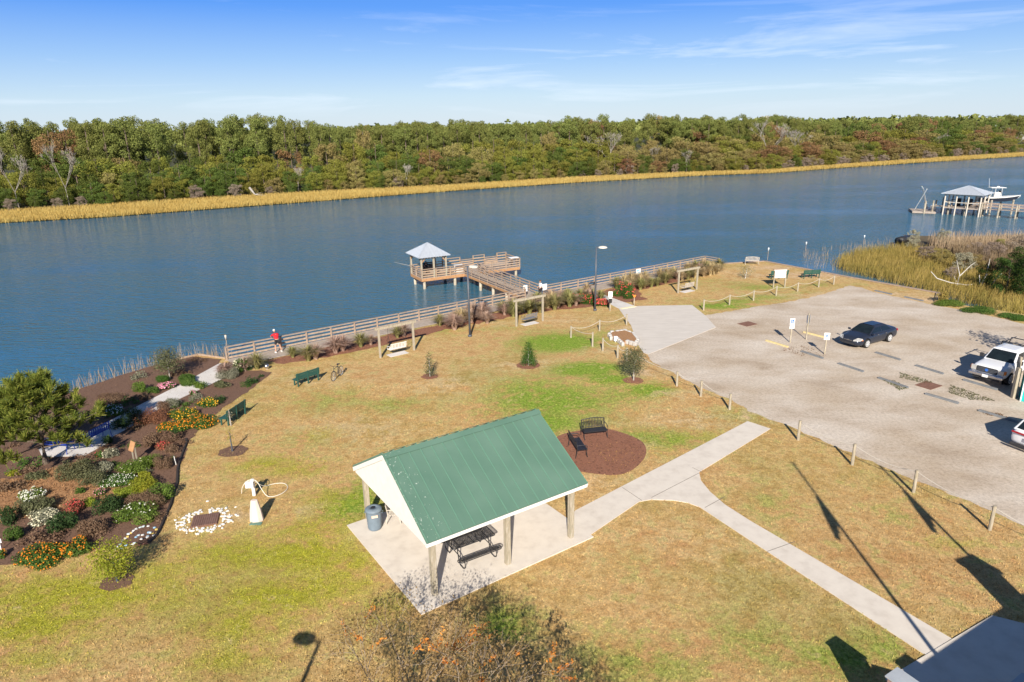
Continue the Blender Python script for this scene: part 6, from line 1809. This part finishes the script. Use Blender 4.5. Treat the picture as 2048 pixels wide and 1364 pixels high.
def mound(w_, d_, h_, n, size, mat, parent, name='leaves', lumps=9, asp=.6, spread=.7):
    bl_ = []
    for i in range(lumps):
        a = random.uniform(0, 6.283); r_ = math.sqrt(random.random()) * .68
        s_ = random.uniform(.3, .46)
        bl_.append((r_ * math.cos(a) * w_ / 2, r_ * math.sin(a) * d_ / 2, h_ * (.42 * (1 - r_ ** 2) + .12), w_ * s_ * .55, d_ * s_ * .55, h_ * .5))
    P, Nn = blobpts(bl_, n, .65); P[:, 2] = np.abs(P[:, 2])
    return instance(quads_mesh(name, leafarr(P, Nn, size, spread, asp), mat), name, parent), bl_


def flowers(bl_, n, size, mat, parent):
    P, Nn = blobpts(bl_, n * 3, 1.0, 1.1)
    k_ = (Nn[:, 2] > .1) | ((Nn[:, 1] < -.3) & (Nn[:, 2] > -.2)); P, Nn = P[k_][:n], Nn[k_][:n]
    Nn = Nn * .5 + np.array([0, -.35, .6])
    fo = instance(quads_mesh('flowers', leafarr(P, Nn, size, .25, 1.0), mat), 'flowers', parent); fo['kind'] = 'stuff'
    return fo


def plant(px, py, wpx, h_, mat, label, name='shrub', cat='shrub', fl=None, dens_=1.0, size=.07, flat=.8, asp=.6, lumps=9, spread=.7):
    p = G(px, py); sc_ = wpx / 1365 * (p.y * math.cos(PITCH) + 16 * math.sin(PITCH))
    w_ = sc_ * 1.22; d_ = w_ * flat; p.y += d_ * .16; h_ = h_ * 1.15
    o = thing(name, label, cat, p, 0)
    n = int(min(6500, max(260, 1150 * (w_ * d_ + .8 * w_ * h_) * dens_ * (.07 / size) ** 1.6)))
    lf, bl_ = mound(w_, d_, h_, n, size, mat, o, lumps=lumps, asp=asp, spread=spread)
    if fl: flowers(bl_, int(fl[1] * w_ * d_), fl[2], fl[0], o)
    return o


Z1 = lambda x, y: (x / 2.7275, 680 + y / 2.7275)
Z8 = lambda x, y: (200 + x / 4.547, 660 + y / 4.547)
GP = [
    (*Z1(400, 757), 66, .75, g_olive, 'rounded grey-green clipped shrub in the pine straw', {}), (*Z1(500, 797), 48, .6, g_olive, 'smaller grey-green clipped shrub below the first', {}),
    (*Z1(565, 718), 44, .35, g_grey, 'low silvery variegated plant above the clipped shrubs', {}), (*Z1(603, 640), 28, .4, g_grey, 'cream striped clump below the blue bench', {'fl': (f_cr, 60, .06)}),
    (*Z1(545, 642), 16, .3, g_mid, 'small plant with red and white flowers by the striped clump', {'fl': (f_rd, 120, .05)}), (*Z1(725, 722), 62, .45, g_bright, 'bright green leafy mound around the wooden garden sign', {'fl': (f_cr, 10, .05)}),
    (*Z1(815, 690), 40, .5, g_bright, 'bright green mound right of the wooden garden sign', {}), (*Z1(880, 705), 34, .6, g_brown, 'dried brown twiggy plant right of the garden sign', {'size': .05}),
    (*Z1(640, 790), 58, .3, g_mid, 'low patch of white flowers in the middle of the garden', {'fl': (f_wh, 110, .06)}), (*Z1(785, 752), 22, .25, g_yg, 'small yellow-green tuft below the garden sign', {}),
    (*Z1(660, 852), 52, .18, g_lime, 'flat lime green ground cover patch', {'size': .05}), (*Z1(790, 822), 60, .5, g_yg, 'yellow-green shrub joining the lime ground cover', {}),
    (*Z1(880, 880), 44, .7, g_bright, 'leafy green shrub at the right edge of the garden', {}), (*Z1(790, 915), 66, .6, g_brown, 'brown seeded mass of stems in the middle of the right shrubs', {'size': .05}),
    (*Z1(740, 985), 76, .5, g_bright, 'green shrub dotted with white flowers at the lower right of the garden', {'fl': (f_wh, 14, .08)}), (*Z1(590, 948), 54, .65, g_dark, 'dark green rounded shrub left of the brown stems', {}),
    (*Z1(545, 852), 22, .3, g_mid, 'small pink flowering plant beside the lime ground cover', {'fl': (f_pk, 200, .05)}), (*Z1(405, 948), 38, .5, g_rust, 'red salvia clump in the lower garden', {'fl': (f_rd, 160, .05)}),
    (*Z1(480, 905), 26, .3, g_lime, 'small lime green plant behind the red salvia', {}), (*Z1(345, 1045), 56, .65, g_dark, 'dark green rounded shrub above the orange lantana', {}),
    (*Z1(500, 1072), 56, .6, g_brown, 'brownish green shrub right of the orange lantana', {}), (*Z1(230, 1215), 92, .4, g_mid, 'large orange lantana patch at the bottom of the garden', {'fl': (f_or, 75, .06), 'lumps': 12}),
    (*Z1(390, 1165), 66, .4, g_mid, 'right half of the orange lantana at the garden edge', {'fl': (f_or, 60, .06)}), (*Z1(150, 872), 52, .35, g_bright, 'white flowered vinca clump on the pine straw', {'fl': (f_wh, 130, .07)}),
    (*Z1(175, 945), 66, .55, g_olive, 'olive brown shrub below the white vinca', {}), (*Z1(205, 998), 64, .3, g_grey, 'cream edged low plants below the olive shrub', {'fl': (f_cr, 90, .07)}),
    (*Z1(70, 1092), 34, .5, g_mid, 'green shrub at the lower left of the garden', {}), (*Z1(5, 1190), 18, .3, g_mid, 'orange flowered tuft at the left edge of view', {'fl': (f_or, 150, .06)}), (*Z1(430, 838), 18, .25, g_mid, 'little green tuft under the clipped shrubs', {}),
    (*Z1(70, 742), 24, .2, g_yg, 'small bright tuft under the pine at the left', {}), (*Z1(200, 758), 40, .25, g_olive, 'scrappy low plants under the pine', {}), (*Z1(20, 830), 24, .5, g_brown, 'dry shrub at the left edge under the pine', {}), (*Z1(30, 1010), 40, .7, g_dark, 'dark shrub at the left edge beside the pale stake', {}),
    (*Z8(870, 880), 66, .45, g_mid, 'broad orange lantana bed beside the lawn edge', {'fl': (f_or, 75, .07), 'lumps': 12}), (*Z8(740, 800), 50, .45, g_mid, 'amber flowered lantana behind the broad orange bed', {'fl': (f_yo, 60, .07)}),
    (*Z8(620, 930), 60, .35, g_mid, 'lower left end of the orange lantana bed', {'fl': (f_or, 65, .07)}), (*Z8(985, 695), 34, .45, g_mid, 'round amber lantana near the top of the garden', {'fl': (f_yo, 90, .07)}),
    (*Z8(450, 850), 60, .7, g_rust, 'reddish brown dried shrub beside the white path', {'size': .05}), (*Z8(290, 870), 40, .9, g_dark, 'dark feathery shrub right of the blue bench', {'size': .05}), (*Z8(590, 545), 34, .35, g_mid, 'pink flowering clump beside the upper white path', {'fl': (f_pk, 160, .08)}),
    (*Z8(365, 565), 26, .6, g_bright, 'green shrub on the waterside left of the pink flowers', {}), (*Z8(740, 500), 56, .45, g_mid, 'long green shrub row between the little tree and the path', {}), (*Z8(560, 480), 28, .4, g_mid, 'green shrub below the little waterside tree', {}),
    (*Z8(900, 535), 26, .4, g_bright, 'green shrub beside the upper path', {}), (*Z8(832, 600), 18, .3, g_mid, 'small pink flowered plant beside the path', {'fl': (f_pk, 120, .06)}), (*Z8(1110, 522), 30, .35, g_olive, 'low olive plant near the lawn corner', {}),
    (*Z8(1165, 440), 40, .6, g_grey, 'pale dried flower shrub at the top of the garden', {'size': .05}), (*Z8(1280, 385), 36, .8, g_mid, 'green and cream flowered shrub beside the ornamental grass', {'fl': (f_cr, 60, .08)}), (*Z8(1150, 385), 30, .6, g_brown, 'pinkish brown dried clump by the path end', {'size': .05}),
    (*Z8(90, 780), 44, .5, g_mid, 'white flowered shrub on the water side of the path', {'fl': (f_bl, 40, .08)}), (*Z8(640, 705), 36, .45, g_grey, 'beige dried seed heads beside the path', {'size': .05}), (*Z8(560, 740), 30, .5, g_brown, 'brown dried stems left of the beige seed heads', {'size': .05}),
    (*Z8(610, 1015), 46, .45, g_brown, 'brown shrub below the orange lantana', {}), (*Z8(470, 1045), 40, .55, g_brown, 'olive brown shrub left of the red plants', {}), (*Z8(585, 1085), 30, .35, g_rust, 'red leaved low plants near the garden edge', {'fl': (f_rd, 80, .06)}), (*Z8(685, 1005), 14, .6, g_dark, 'slim dark plant at the lawn edge', {}),
    (*Z8(660, 1120), 28, .4, g_brown, 'dried clump at the garden edge above the sign', {}), (*Z8(60, 1040), 22, .4, g_dark, 'dark plant in the pine shade', {}), (*Z8(180, 900), 30, .5, g_dark, 'dark green plant in the shade by the blue bench', {}),
    (*Z8(480, 575), 24, .35, g_mid, 'ragged green plant between path and bank', {}), (*Z8(60, 660), 60, .35, g_brown, 'dry ground plants on the bank above the pine', {'size': .05}),
    (325, 1008, 14, .35, g_olive, 'small grey shrub at the inner garden edge', {}), (1250, 596, 34, 1.35, g_mid, 'tall red flowering shrub at the head of the link path', {'fl': (f_rd, 30, .12), 'flat': 1}), (1155, 608, 30, .85, g_mid, 'red flowering shrub left of the lamp post', {'fl': (f_rd, 40, .12)}), (1180, 610, 30, .85, g_mid, 'red flowering shrub right behind the lamp post', {'fl': (f_rd, 40, .12)}),
    (1203, 613, 26, .6, g_mid, 'bright red azalea right of the lamp post', {'fl': (f_rd, 140, .12)}), (1232, 592, 14, .4, g_bright, 'small green shrub beside the waste station', {}), (1900, 612, 60, .35, g_bright, 'green weeds along the ditch bank', {}), (1960, 626, 60, .35, g_mid, 'green ground plants along the ditch bank', {}), (2030, 640, 50, .35, g_mid, 'green ground plants at the right end of the ditch bank', {}), (1885, 606, 24, .9, gold2, 'gold grass tuft against the bulkhead end', {'size': .1}),
    ]
for x, y, w_, h_, mt_, lb, kw in GP: plant(x, y, w_, h_, mt_, lb, **kw)

# gravel weeds
for poly, n in ((PX((1765, 760), (1790, 762), (1818, 778), (1800, 782)), 260), (PX((1800, 745), (1870, 765), (1850, 768), (1800, 756)), 260), (PX((1900, 770), (1960, 790), (1990, 802), (1940, 800), (1895, 785)), 500), (PX((1560, 700), (1600, 690), (1640, 700), (1660, 716), (1600, 712)), 160), (PX((1960, 822), (2000, 828), (2020, 838), (1970, 830)), 160)):
    S2 = scatter_poly(poly, n)
    o = instance(blades('weeds', np.c_[S2, np.full(len(S2), .006)], .05, .06, g_olive if n != 160 else g_brown, .8), 'weeds'); tag(o, 'thin weeds growing through the gravel', 'weeds', kind='stuff')


# lawn trees
def smalltree(px, py, h_, wd, trunk_h, mat, label, n=900, size=.09, conical=False, wrap=None, ring=.75, ringmat=None, name='young_tree', lean=0):
    p = G(px, py); o = thing(name, label, 'tree', p, random.random())
    bl_ = []
    for i in range(16):
        f = (i + .5) / 16; z = trunk_h + (h_ - trunk_h) * f
        prof_ = (1 - f) ** .7 if conical else math.sqrt(max(.05, 1 - (2 * f - 1) ** 2))
        a = i * 2.4; r_ = wd / 2 * prof_ * random.uniform(.3, .75); s_ = wd * .27 * (.5 + prof_ * .7)
        bl_.append((r_ * math.cos(a) + lean * f, r_ * math.sin(a), z, s_, s_, s_ * .9))
    P, Nn = blobpts(bl_, n, .3, 1.15)
    instance(quads_mesh('crown', leafarr(P, Nn, size, .8, .55), mat), 'crown', o)
    q = MB(); q.tube([(0, 0, 0), (lean * .3, 0, trunk_h + .2), (lean, 0, h_ * .8)], [.035 + h_ * .008, .03, .01], 7)
    for i in range(6): b_ = bl_[2 + i * 2]; q.tube([(lean * .3, 0, trunk_h + .1 * i), tuple(b_[:3])], [.014, .006], 5)
    q.build('trunk', wrap or grey_bark, o)
    if ring:
        poly = [(p.x + math.cos(a) * ring * random.uniform(.85, 1.1), p.y + math.sin(a) * ring * .9 * random.uniform(.85, 1.1)) for a in np.linspace(0, 6.283, 22)[:-1]]
        sheet('mulch_ring', poly, .02, ringmat or mulch)
    return o


smalltree(1057, 731, 1.7, 1.15, .1, g_mid, 'small conical green tree in a mulch ring in the middle of the lawn', 2600, .08, True, ring=.85)
smalltree(860, 753, 1.75, .9, .1, g_olive, 'thin young conifer in a mulch ring left of the middle of the lawn', 800, .08, True, ring=.6)
smalltree(1267, 761, 2.1, 1.6, .75, g_olive, 'small round olive tree in a red mulch ring beside the rope fence', 3000, .09, False, ring=.7)
smalltree(465, 903, 1.35, .4, .5, g_yg, 'spindly yellow-green sapling in a mulch patch near the flower bed', 90, .07, False, wrap=steel_grey, ring=.75, ringmat=mulch_dk)
smalltree(340, 757, 2.0, 1.9, .7, g_olive, 'small spreading tree on the bank between path and water', 2800, .1, False, ring=0)
smalltree(235, 1163, 1.55, 1.45, .35, g_yg, 'small yellow-green tree on the lawn below the garden bed', 3600, .075, False, wrap=steel_grey, ring=.6, ringmat=mulch_dk)
smalltree(462, 851, .75, .4, .5, g_grey, 'little tan seed head plant at the end of the green bench', 90, .06, False, ring=0, name='seedling')
o = smalltree(1490, 557, 1.4, 1.7, .1, g_grey, 'half-bare leaning grey tree left of the notice board', 260, .12, False, wrap=dead_wood, ring=0, lean=.3)
smalltree(2105, 735, 4.4, 3.2, 1.6, g_mid, 'leafy tree beyond the right edge shading the gravel behind the pickup', 900, .22, ring=0)
smalltree(2160, 760, 4.3, 2.4, 1.5, g_mid, 'second leafy tree beyond the right edge by the pickup', 700, .22, ring=0)

# big pine at the left: whorled branches that end in brushes of needles
L_nd = leafmat('long_pine_needles', [(.03, .055, .012), (.15, .19, .03), (.42, .4, .08)], .2, 0, nsc=2.2)
pb = G(92, 927); pine = thing('pine_tree', 'large bushy young pine at the left edge beside the blue benches', 'pine tree', pb, 0)
tb = MB(); tb.tube([(0, 0, 0), (.1, 0, 1.6), (0, .05, 3.2), (.05, 0, 4.3)], [.17, .13, .08, .03], 9)
ND = []
rp2 = random.Random(3)


def tuft(p, d_, n=60, ln=.3):
    p = np.array(p); d_ = np.array(d_); d_ = d_ / np.linalg.norm(d_)
    base = p + np.outer(rng.uniform(-.3, .05, n), d_)
    v = rng.normal(0, .42, (n, 3)) + d_ * .9; v /= np.linalg.norm(v, axis=1)[:, None]
    s_ = np.cross(v, rng.normal(0, 1, (n, 3))); s_ /= np.linalg.norm(s_, axis=1)[:, None]
    L2 = ln * rng.uniform(.6, 1.1, (n, 1)); w2 = .016
    ND.append(np.stack([base - s_ * w2, base + s_ * w2, base + v * L2 + s_ * w2 * .4, base + v * L2 - s_ * w2 * .4], 1))


for i in range(44):
    f = (i + .5) / 44; z = .85 + 3.4 * f; a = i * 2.399 + rp2.uniform(-.3, .3)
    reach = 2.75 * (1 - f) ** .75 * rp2.uniform(.6, 1.15) + .25
    up = .25 + .5 * f
    e_ = Vector((math.cos(a) * reach, math.sin(a) * reach, z + reach * up * rp2.uniform(.4, 1)))
    mid_ = Vector((math.cos(a) * reach * .5, math.sin(a) * reach * .5, z + reach * .12))
    tb.tube([(0, 0, z), mid_, e_], [.04, .028, .012], 5)
    tuft(e_, (math.cos(a) * .6, math.sin(a) * .6, 1), 110, .4)
    for j in range(7):
        g_ = rp2.uniform(.35, 1); q = Vector((0, 0, z)).lerp(mid_, g_ * 2) if g_ < .5 else mid_.lerp(e_, g_ * 2 - 1)
        sd = Vector((-math.sin(a), math.cos(a), 0)) * rp2.uniform(-.55, .55) * min(1, reach / 1.5); q2 = q + sd + Vector((math.cos(a) * .15, math.sin(a) * .15, rp2.uniform(.1, .35)))
        tb.tube([q, q2], [.014, .007], 4)
        tuft(q2, (math.cos(a) * .4 + sd.x, math.sin(a) * .4 + sd.y, 1), 85, .34)
tuft((.05, 0, 4.4), (0, 0, 1), 90); tuft((.2, .1, 4.2), (.3, 0, 1), 80)
tb.build('trunk', bark, pine)
instance(quads_mesh('needles', np.concatenate(ND), L_nd), 'needles', pine)


# ornamental grasses along the boardwalk
def clump(seed, mat, n=330, h_=1.0, plume=None):
    r2 = np.random.default_rng(seed); V = []
    for i in range(n):
        a = r2.uniform(0, 6.283); ln = h_ * r2.uniform(.55, 1.15); le = r2.uniform(.1, 1.0); w_ = .017
        d_ = np.array([math.cos(a), math.sin(a), 0]); s_ = np.array([-math.sin(a), math.cos(a), 0])
        p0 = d_ * r2.uniform(0, .12); p1 = d_ * ln * le * .35 + np.array([0, 0, ln * .6]); p2 = d_ * ln * le * .95 + np.array([0, 0, ln * (1 - le * .45)])
        V.append([p0 - s_ * w_, p0 + s_ * w_, p1 + s_ * w_, p1 - s_ * w_]); V.append([p1 - s_ * w_, p1 + s_ * w_, p2 + s_ * w_ * .5, p2 - s_ * w_ * .5])
    return quads_mesh('grass_blades', np.array(V), mat)


og1 = leafmat('tan_grass', [(.28, .2, .1), (.46, .35, .19), (.6, .48, .29)], .25, .15)
og2 = leafmat('green_tan_grass', [(.12, .13, .04), (.26, .24, .09), (.44, .37, .18)], .25, .15)
og3 = leafmat('pink_muhly', [(.28, .18, .14), (.42, .29, .22), (.52, .39, .3)], .25, .1)
cl = [(clump(1, og1), 'tan'), (clump(2, og2), 'green'), (clump(3, og3, 380, .95), 'pink'), (clump(4, og1, 200, 1.15), 'tan')]
GL = {'tan': ('tan ornamental grass clump in the mulch beside the boardwalk', 'tan ornamental grasses beside the boardwalk'), 'green': ('green-based ornamental grass clump in the mulch beside the boardwalk', 'green ornamental grasses beside the boardwalk'), 'pink': ('pinkish brown muhly grass clump in the mulch beside the boardwalk', 'pinkish grasses beside the boardwalk')}
random.seed(21)


def gclump(x, y, s_, j):
    me, kn = cl[j]; s_ *= 1.12
    o = thing('ornamental_grass', GL[kn][0], 'ornamental grass', (x, y, 0), random.random() * 6, GL[kn][1]); instance(me, 'blades', o, sc=(s_, s_, s_))


for px, py, s_, j in ((490, 742, 1.0, 2), (515, 738, 1.1, 1), (452, 752, .9, 2), (586, 715, .8, 1), (617, 722, 1.1, 1), (632, 718, 1.1, 2), (672, 706, 1.25, 2), (686, 702, 1.2, 2), (722, 694, 1.05, 1), (742, 690, .8, 2), (795, 676, .9, 1), (808, 672, 1.0, 2)):
    p = G(px, py); gclump(p.x, p.y, s_, j)
s_ = 17.0
while s_ < 53:
    if not (34.0 < s_ < 36.6):
        for k_ in range(3):
            off = 2.1 + k_ * .95 + random.uniform(-.3, .35)
            if 24 < s_ < 34 and k_: off += .3
            p = rp_[0] + rd * (s_ + random.uniform(-.4, .4)) + rn * off
            if random.random() < .85: gclump(p.x, p.y, random.uniform(.85, 1.35), random.choice([0, 0, 3, 2, 1] if s_ > 30 else [0, 1, 2, 2, 1]))
    s_ += random.uniform(.85, 1.3)
# reeds along the near left bank
ln_ = [(-30.6, 37.4), (-28.3, 41.4), (-26.9, 44.0), (-25.3, 46.5), (-23.2, 48.5), (-20.6, 47.6)]
P_ = []
for a_, b_ in zip(ln_[:-1], ln_[1:]):
    for i in range(170):
        f = random.random(); q = Vector(a_).lerp(b_, f); P_.append((q.x + random.gauss(-.5, .35), q.y + random.gauss(.5, .35), WZ + .1))
o = instance(blades('bank_reeds', P_, 1.3, .035, tanreed, .16, .5), 'bank_reeds'); tag(o, 'thin dry reeds along the waterline beside the garden', 'reeds', kind='stuff')
P_ = [tuple((rp_[0] + rd * random.uniform(0, 30) - rn * random.uniform(.5, 1.6))) + (WZ,) for _ in range(350)]
o = instance(blades('water_reeds', P_, 1.0, .025, tanreed, .12, .4), 'water_reeds'); tag(o, 'sparse reeds in the water outside the boardwalk', 'reeds', kind='stuff')


# near crape myrtles at the bottom of the view
L_cm = leafmat('autumn_brown_leaves', [(.1, .085, .03), (.28, .19, .08), (.5, .33, .15)], .4, 0, nsc=2)
L_co = leafmat('orange_leaves', [(.5, .15, .03), (.7, .27, .05), (.75, .4, .1)], .35, 0)


def myrtle(label, base, h_, wd, seed, nleaf, norange, dirs):
    o = thing('crape_myrtle', label, 'shrub', base, 0); r2 = random.Random(seed); q = MB(); tips = []

    def grow(p, d_, l, r, k):
        e = p + d_ * l; m_ = p + d_ * l * .5 + Vector((r2.gauss(0, .04), r2.gauss(0, .04), .03)) * l
        q.tube([p, m_, e], [r, r * .85, r * .7], 5)
        tips.append((e, d_, k)); tips.append((m_, d_, k))
        if k == 0: return
        for _ in range(2 if k > 2 else 3):
            nd = (d_ + Vector((r2.gauss(0, .55), r2.gauss(0, .55), r2.gauss(.0, .28)))).normalized()
            grow(e, nd, l * r2.uniform(.6, .9), r * .62, k - 1)
    for i in range(dirs):
        a = 6.283 * i / dirs + r2.uniform(-.3, .3)
        grow(Vector((math.cos(a) * .12, math.sin(a) * .12, 0)), Vector((math.cos(a) * wd * .22, math.sin(a) * wd * .22, 1)).normalized(), h_ * .33, .035, 4)
    q.build('branches', pm('myrtle_bark_%d' % seed, (.33, .27, .2), (.2, .15, .11), 5), o)
    T = np.array([tuple(t[0]) for t in tips if t[2] <= 2]); D_ = np.array([tuple(t[1]) for t in tips if t[2] <= 2])
    ix = rng.integers(0, len(T), nleaf)
    P = T[ix] + rng.normal(0, .17, (nleaf, 3))
    instance(quads_mesh('leaves', leafarr(P, D_[ix] * .3 + np.array([0, -.3, .7]), .075, .8, .5), L_cm), 'leaves', o)
    if norange:
        T2 = [t for t in tips if t[2] == 0 and t[0].z > h_ * .55]; P2 = []
        for t in r2.sample(T2, min(len(T2), norange)):
            for _ in range(24): P2.append(tuple(t[0] - t[1] * r2.uniform(-.05, .4) + Vector((r2.gauss(0, .035), r2.gauss(0, .035), r2.gauss(-.02, .03)))))
        P2 = np.array(P2); instance(quads_mesh('orange_leaves', leafarr(P2, np.tile([0, -.3, .6], (len(P2), 1)), .11, .7, .4), L_co), 'orange_leaves', o)
    return o


myrtle('brown-leaved crape myrtle at the bottom edge, left of the slab corner', Vector((-3.2, 13.9, 0)), 3.7, 1.9, 4, 7000, 10, 6)
myrtle('twiggy crape myrtle with orange leaf sprays at the bottom edge of view', Vector((-.6, 13.3, 0)), 3.6, 2.2, 8, 2600, 46, 5)
myrtle('taller crape myrtle below the bottom edge whose shadow dapples the slab corner', Vector((-1.3, 11.2, 0)), 4.4, 2.0, 12, 5500, 0, 6)
myrtle('taller crape myrtle below the bottom edge whose shadow darkens the grass', Vector((.5, 10.5, 0)), 4.3, 1.9, 15, 5200, 0, 6)

# short lawn blades standing over the near grass, coloured by the same patches
keep_out = [slab, walk, bed, [(15.97, 19.0), (11.0, 16.35), (12.6, 13.0), (20, 13), (20, 16.9)], lot]
nb = 190000
bx_ = rng.uniform(-27, 27, nb); by_ = 11 + 31 * rng.random(nb) ** 1.25
bx_ *= np.clip((by_ + 8) / 34, .5, 1.1)
ok = np.ones(nb, bool)
for po_ in keep_out: ok &= ~inside(bx_, by_, [tuple(p) for p in po_])
ok &= ((bx_ - cc.x) ** 2 + (by_ - cc.y) ** 2) > 6.6
bx_, by_ = bx_[ok], by_[ok]
n = len(bx_)
P = np.c_[bx_, by_, np.zeros(n)]; a = rng.uniform(0, 6.283, n)
w3 = np.stack([np.cos(a), np.sin(a), np.zeros(n)], 1) * rng.uniform(.008, .02, (n, 1))
tip = P + np.c_[rng.normal(0, .03, (n, 2)), rng.uniform(.02, .055, n)]
me = quads_mesh('lawn_blades', np.stack([P - w3, P + w3, tip + w3 * .4, tip - w3 * .4], 1), lawn_mat)
ii = np.clip(((bx_ - gx[0]) / .6).astype(int), 0, len(gx) - 1); jj = np.clip(((by_ - gy[0]) / .6).astype(int), 0, len(gy) - 1)
for nm_, ls_ in (('green', GREEN), ('yellow', YELLOW), ('bare', BARE)):
    at_ = me.attributes.new(nm_, 'FLOAT', 'POINT'); at_.data.foreach_set('value', np.repeat(field(ls_)[jj, ii], 4).astype(np.float32))
o = instance(me, 'lawn_blades'); tag(o, 'short dormant lawn grass around the pavilion', 'grass', kind='stuff')
# fallen yellow leaves on the mulch circle
S2 = np.c_[rng.normal(cc.x + .9, .75, 260), rng.normal(cc.y - .6, .7, 260)]; S2 = S2[((S2 - np.array([cc.x, cc.y])) ** 2).sum(1) < 5.8]
o = instance(quads_mesh('fallen_leaves', leafarr(np.c_[S2, np.full(len(S2), .03)], np.tile([0, 0, 1.], (len(S2), 1)), .05, .3, .6), leafmat('fallen_leaf', [(.4, .2, .06), (.65, .4, .12)], .2, 0)), 'fallen_leaves'); tag(o, 'yellow fallen leaves on the mulch circle', 'leaves', kind='stuff')

# loose chips, dry leaves and twigs over the beds
def litter(name, poly, n, z, sz, mt_, label):
    S_ = scatter_poly(poly, n); N_ = np.tile([0, 0, 1.], (n, 1))
    o = instance(quads_mesh(name, leafarr(np.c_[S_, np.full(n, z) + rng.uniform(0, .03, n)], N_, sz, .5, .35), mt_), name); tag(o, label, 'mulch', kind='stuff')


chip = leafmat('mulch_chips', [(.06, .03, .02), (.17, .09, .06), (.32, .2, .13)], .05, 0)
chip_r = leafmat('red_mulch_chips', [(.07, .03, .02), (.2, .08, .05), (.32, .16, .1)], .05, 0)
straw_l = leafmat('straw_needles', [(.14, .07, .03), (.32, .17, .08), (.45, .27, .14)], .1, 0)
litter('garden_litter', bed, 14000, .02, .07, chip, 'loose bark chips and dry leaves over the garden bed')
litter('bed_chips', rb, 5000, .02, .09, chip_r, 'loose red bark chips over the grass bed')
litter('circle_chips', [(cc.x + 2.3 * math.cos(a), cc.y + 2.4 * math.sin(a)) for a in np.linspace(0, 6.2, 24)], 5000, .025, .05, chip_r, 'loose red bark chips over the mulch circle')
litter('pine_straw', PX((20, 960), (150, 925), (200, 935), (260, 985), (215, 1010), (120, 1020), (0, 1045)) + [(-30, 27), (-31, 31)], 5000, .025, .12, straw_l, 'loose pine needles under the young pine')

# yellow leaves and seed heads speckling the greener parts of the lawn
wy = field(YELLOW)[jj, ii]; pk = rng.random(n) < wy * .16
S_ = np.c_[bx_[pk], by_[pk], np.full(pk.sum(), .035)] + rng.normal(0, .04, (int(pk.sum()), 3)) * [1, 1, 0]
o = instance(quads_mesh('lawn_leaves', leafarr(S_, np.tile([0, 0, 1.], (len(S_), 1)), .05, .5, .7), leafmat('yellow_lawn_leaf', [(.4, .34, .03), (.6, .55, .06)], .2, 0)), 'lawn_leaves'); tag(o, 'small yellow leaves scattered over the greener lawn', 'leaves', kind='stuff')

# small low plants between the named shrubs of the garden
fills = []
for nm_, mt_, lb_ in (('brown', g_brown, 'low brown dried tuft among the shrubs of the garden bed'), ('green', g_mid, 'small low green tuft among the shrubs of the garden bed'), ('silver', g_grey, 'small pale silvery tuft among the shrubs of the garden bed'), ('dark', g_dark, 'small dark green tuft among the shrubs of the garden bed')):
    bl_ = [(random.gauss(0, .16), random.gauss(0, .14), random.uniform(.02, .14), .14, .14, .12) for _ in range(9)]
    P_, N_ = blobpts(bl_, 420, .5); P_[:, 2] = np.abs(P_[:, 2]); fills.append((quads_mesh('leaves', leafarr(P_, N_, .06, .8, .5), mt_), lb_, nm_))
S_ = scatter_poly(bed, 110)
gp = [G(q_[0], q_[1]) for q_ in GP]
for x, y in S_:
    if any((x - q_.x) ** 2 + (y - q_.y) ** 2 < .3 for q_ in gp): continue
    px_, py_ = pxof((x, y))
    if px_ < -60 or (px_ > 215 and 1045 < py_ < 1120) or inside(np.array([x]), np.array([y]), PX((440, 722), (470, 729), (462, 760), (330, 820), (248, 872), (214, 892), (170, 918), (80, 920), (70, 895), (150, 880), (250, 818), (370, 758)))[0]: continue
    me_, lb_, nm_ = random.choice(fills[:2] + fills)
    o = thing('bedding_plant', lb_, 'plant', (x, y, 0), random.random() * 6, nm_ + ' tufts in the garden bed'); sc_ = random.uniform(.8, 1.9)
    instance(me_, 'leaves', o, sc=(sc_, sc_, sc_))
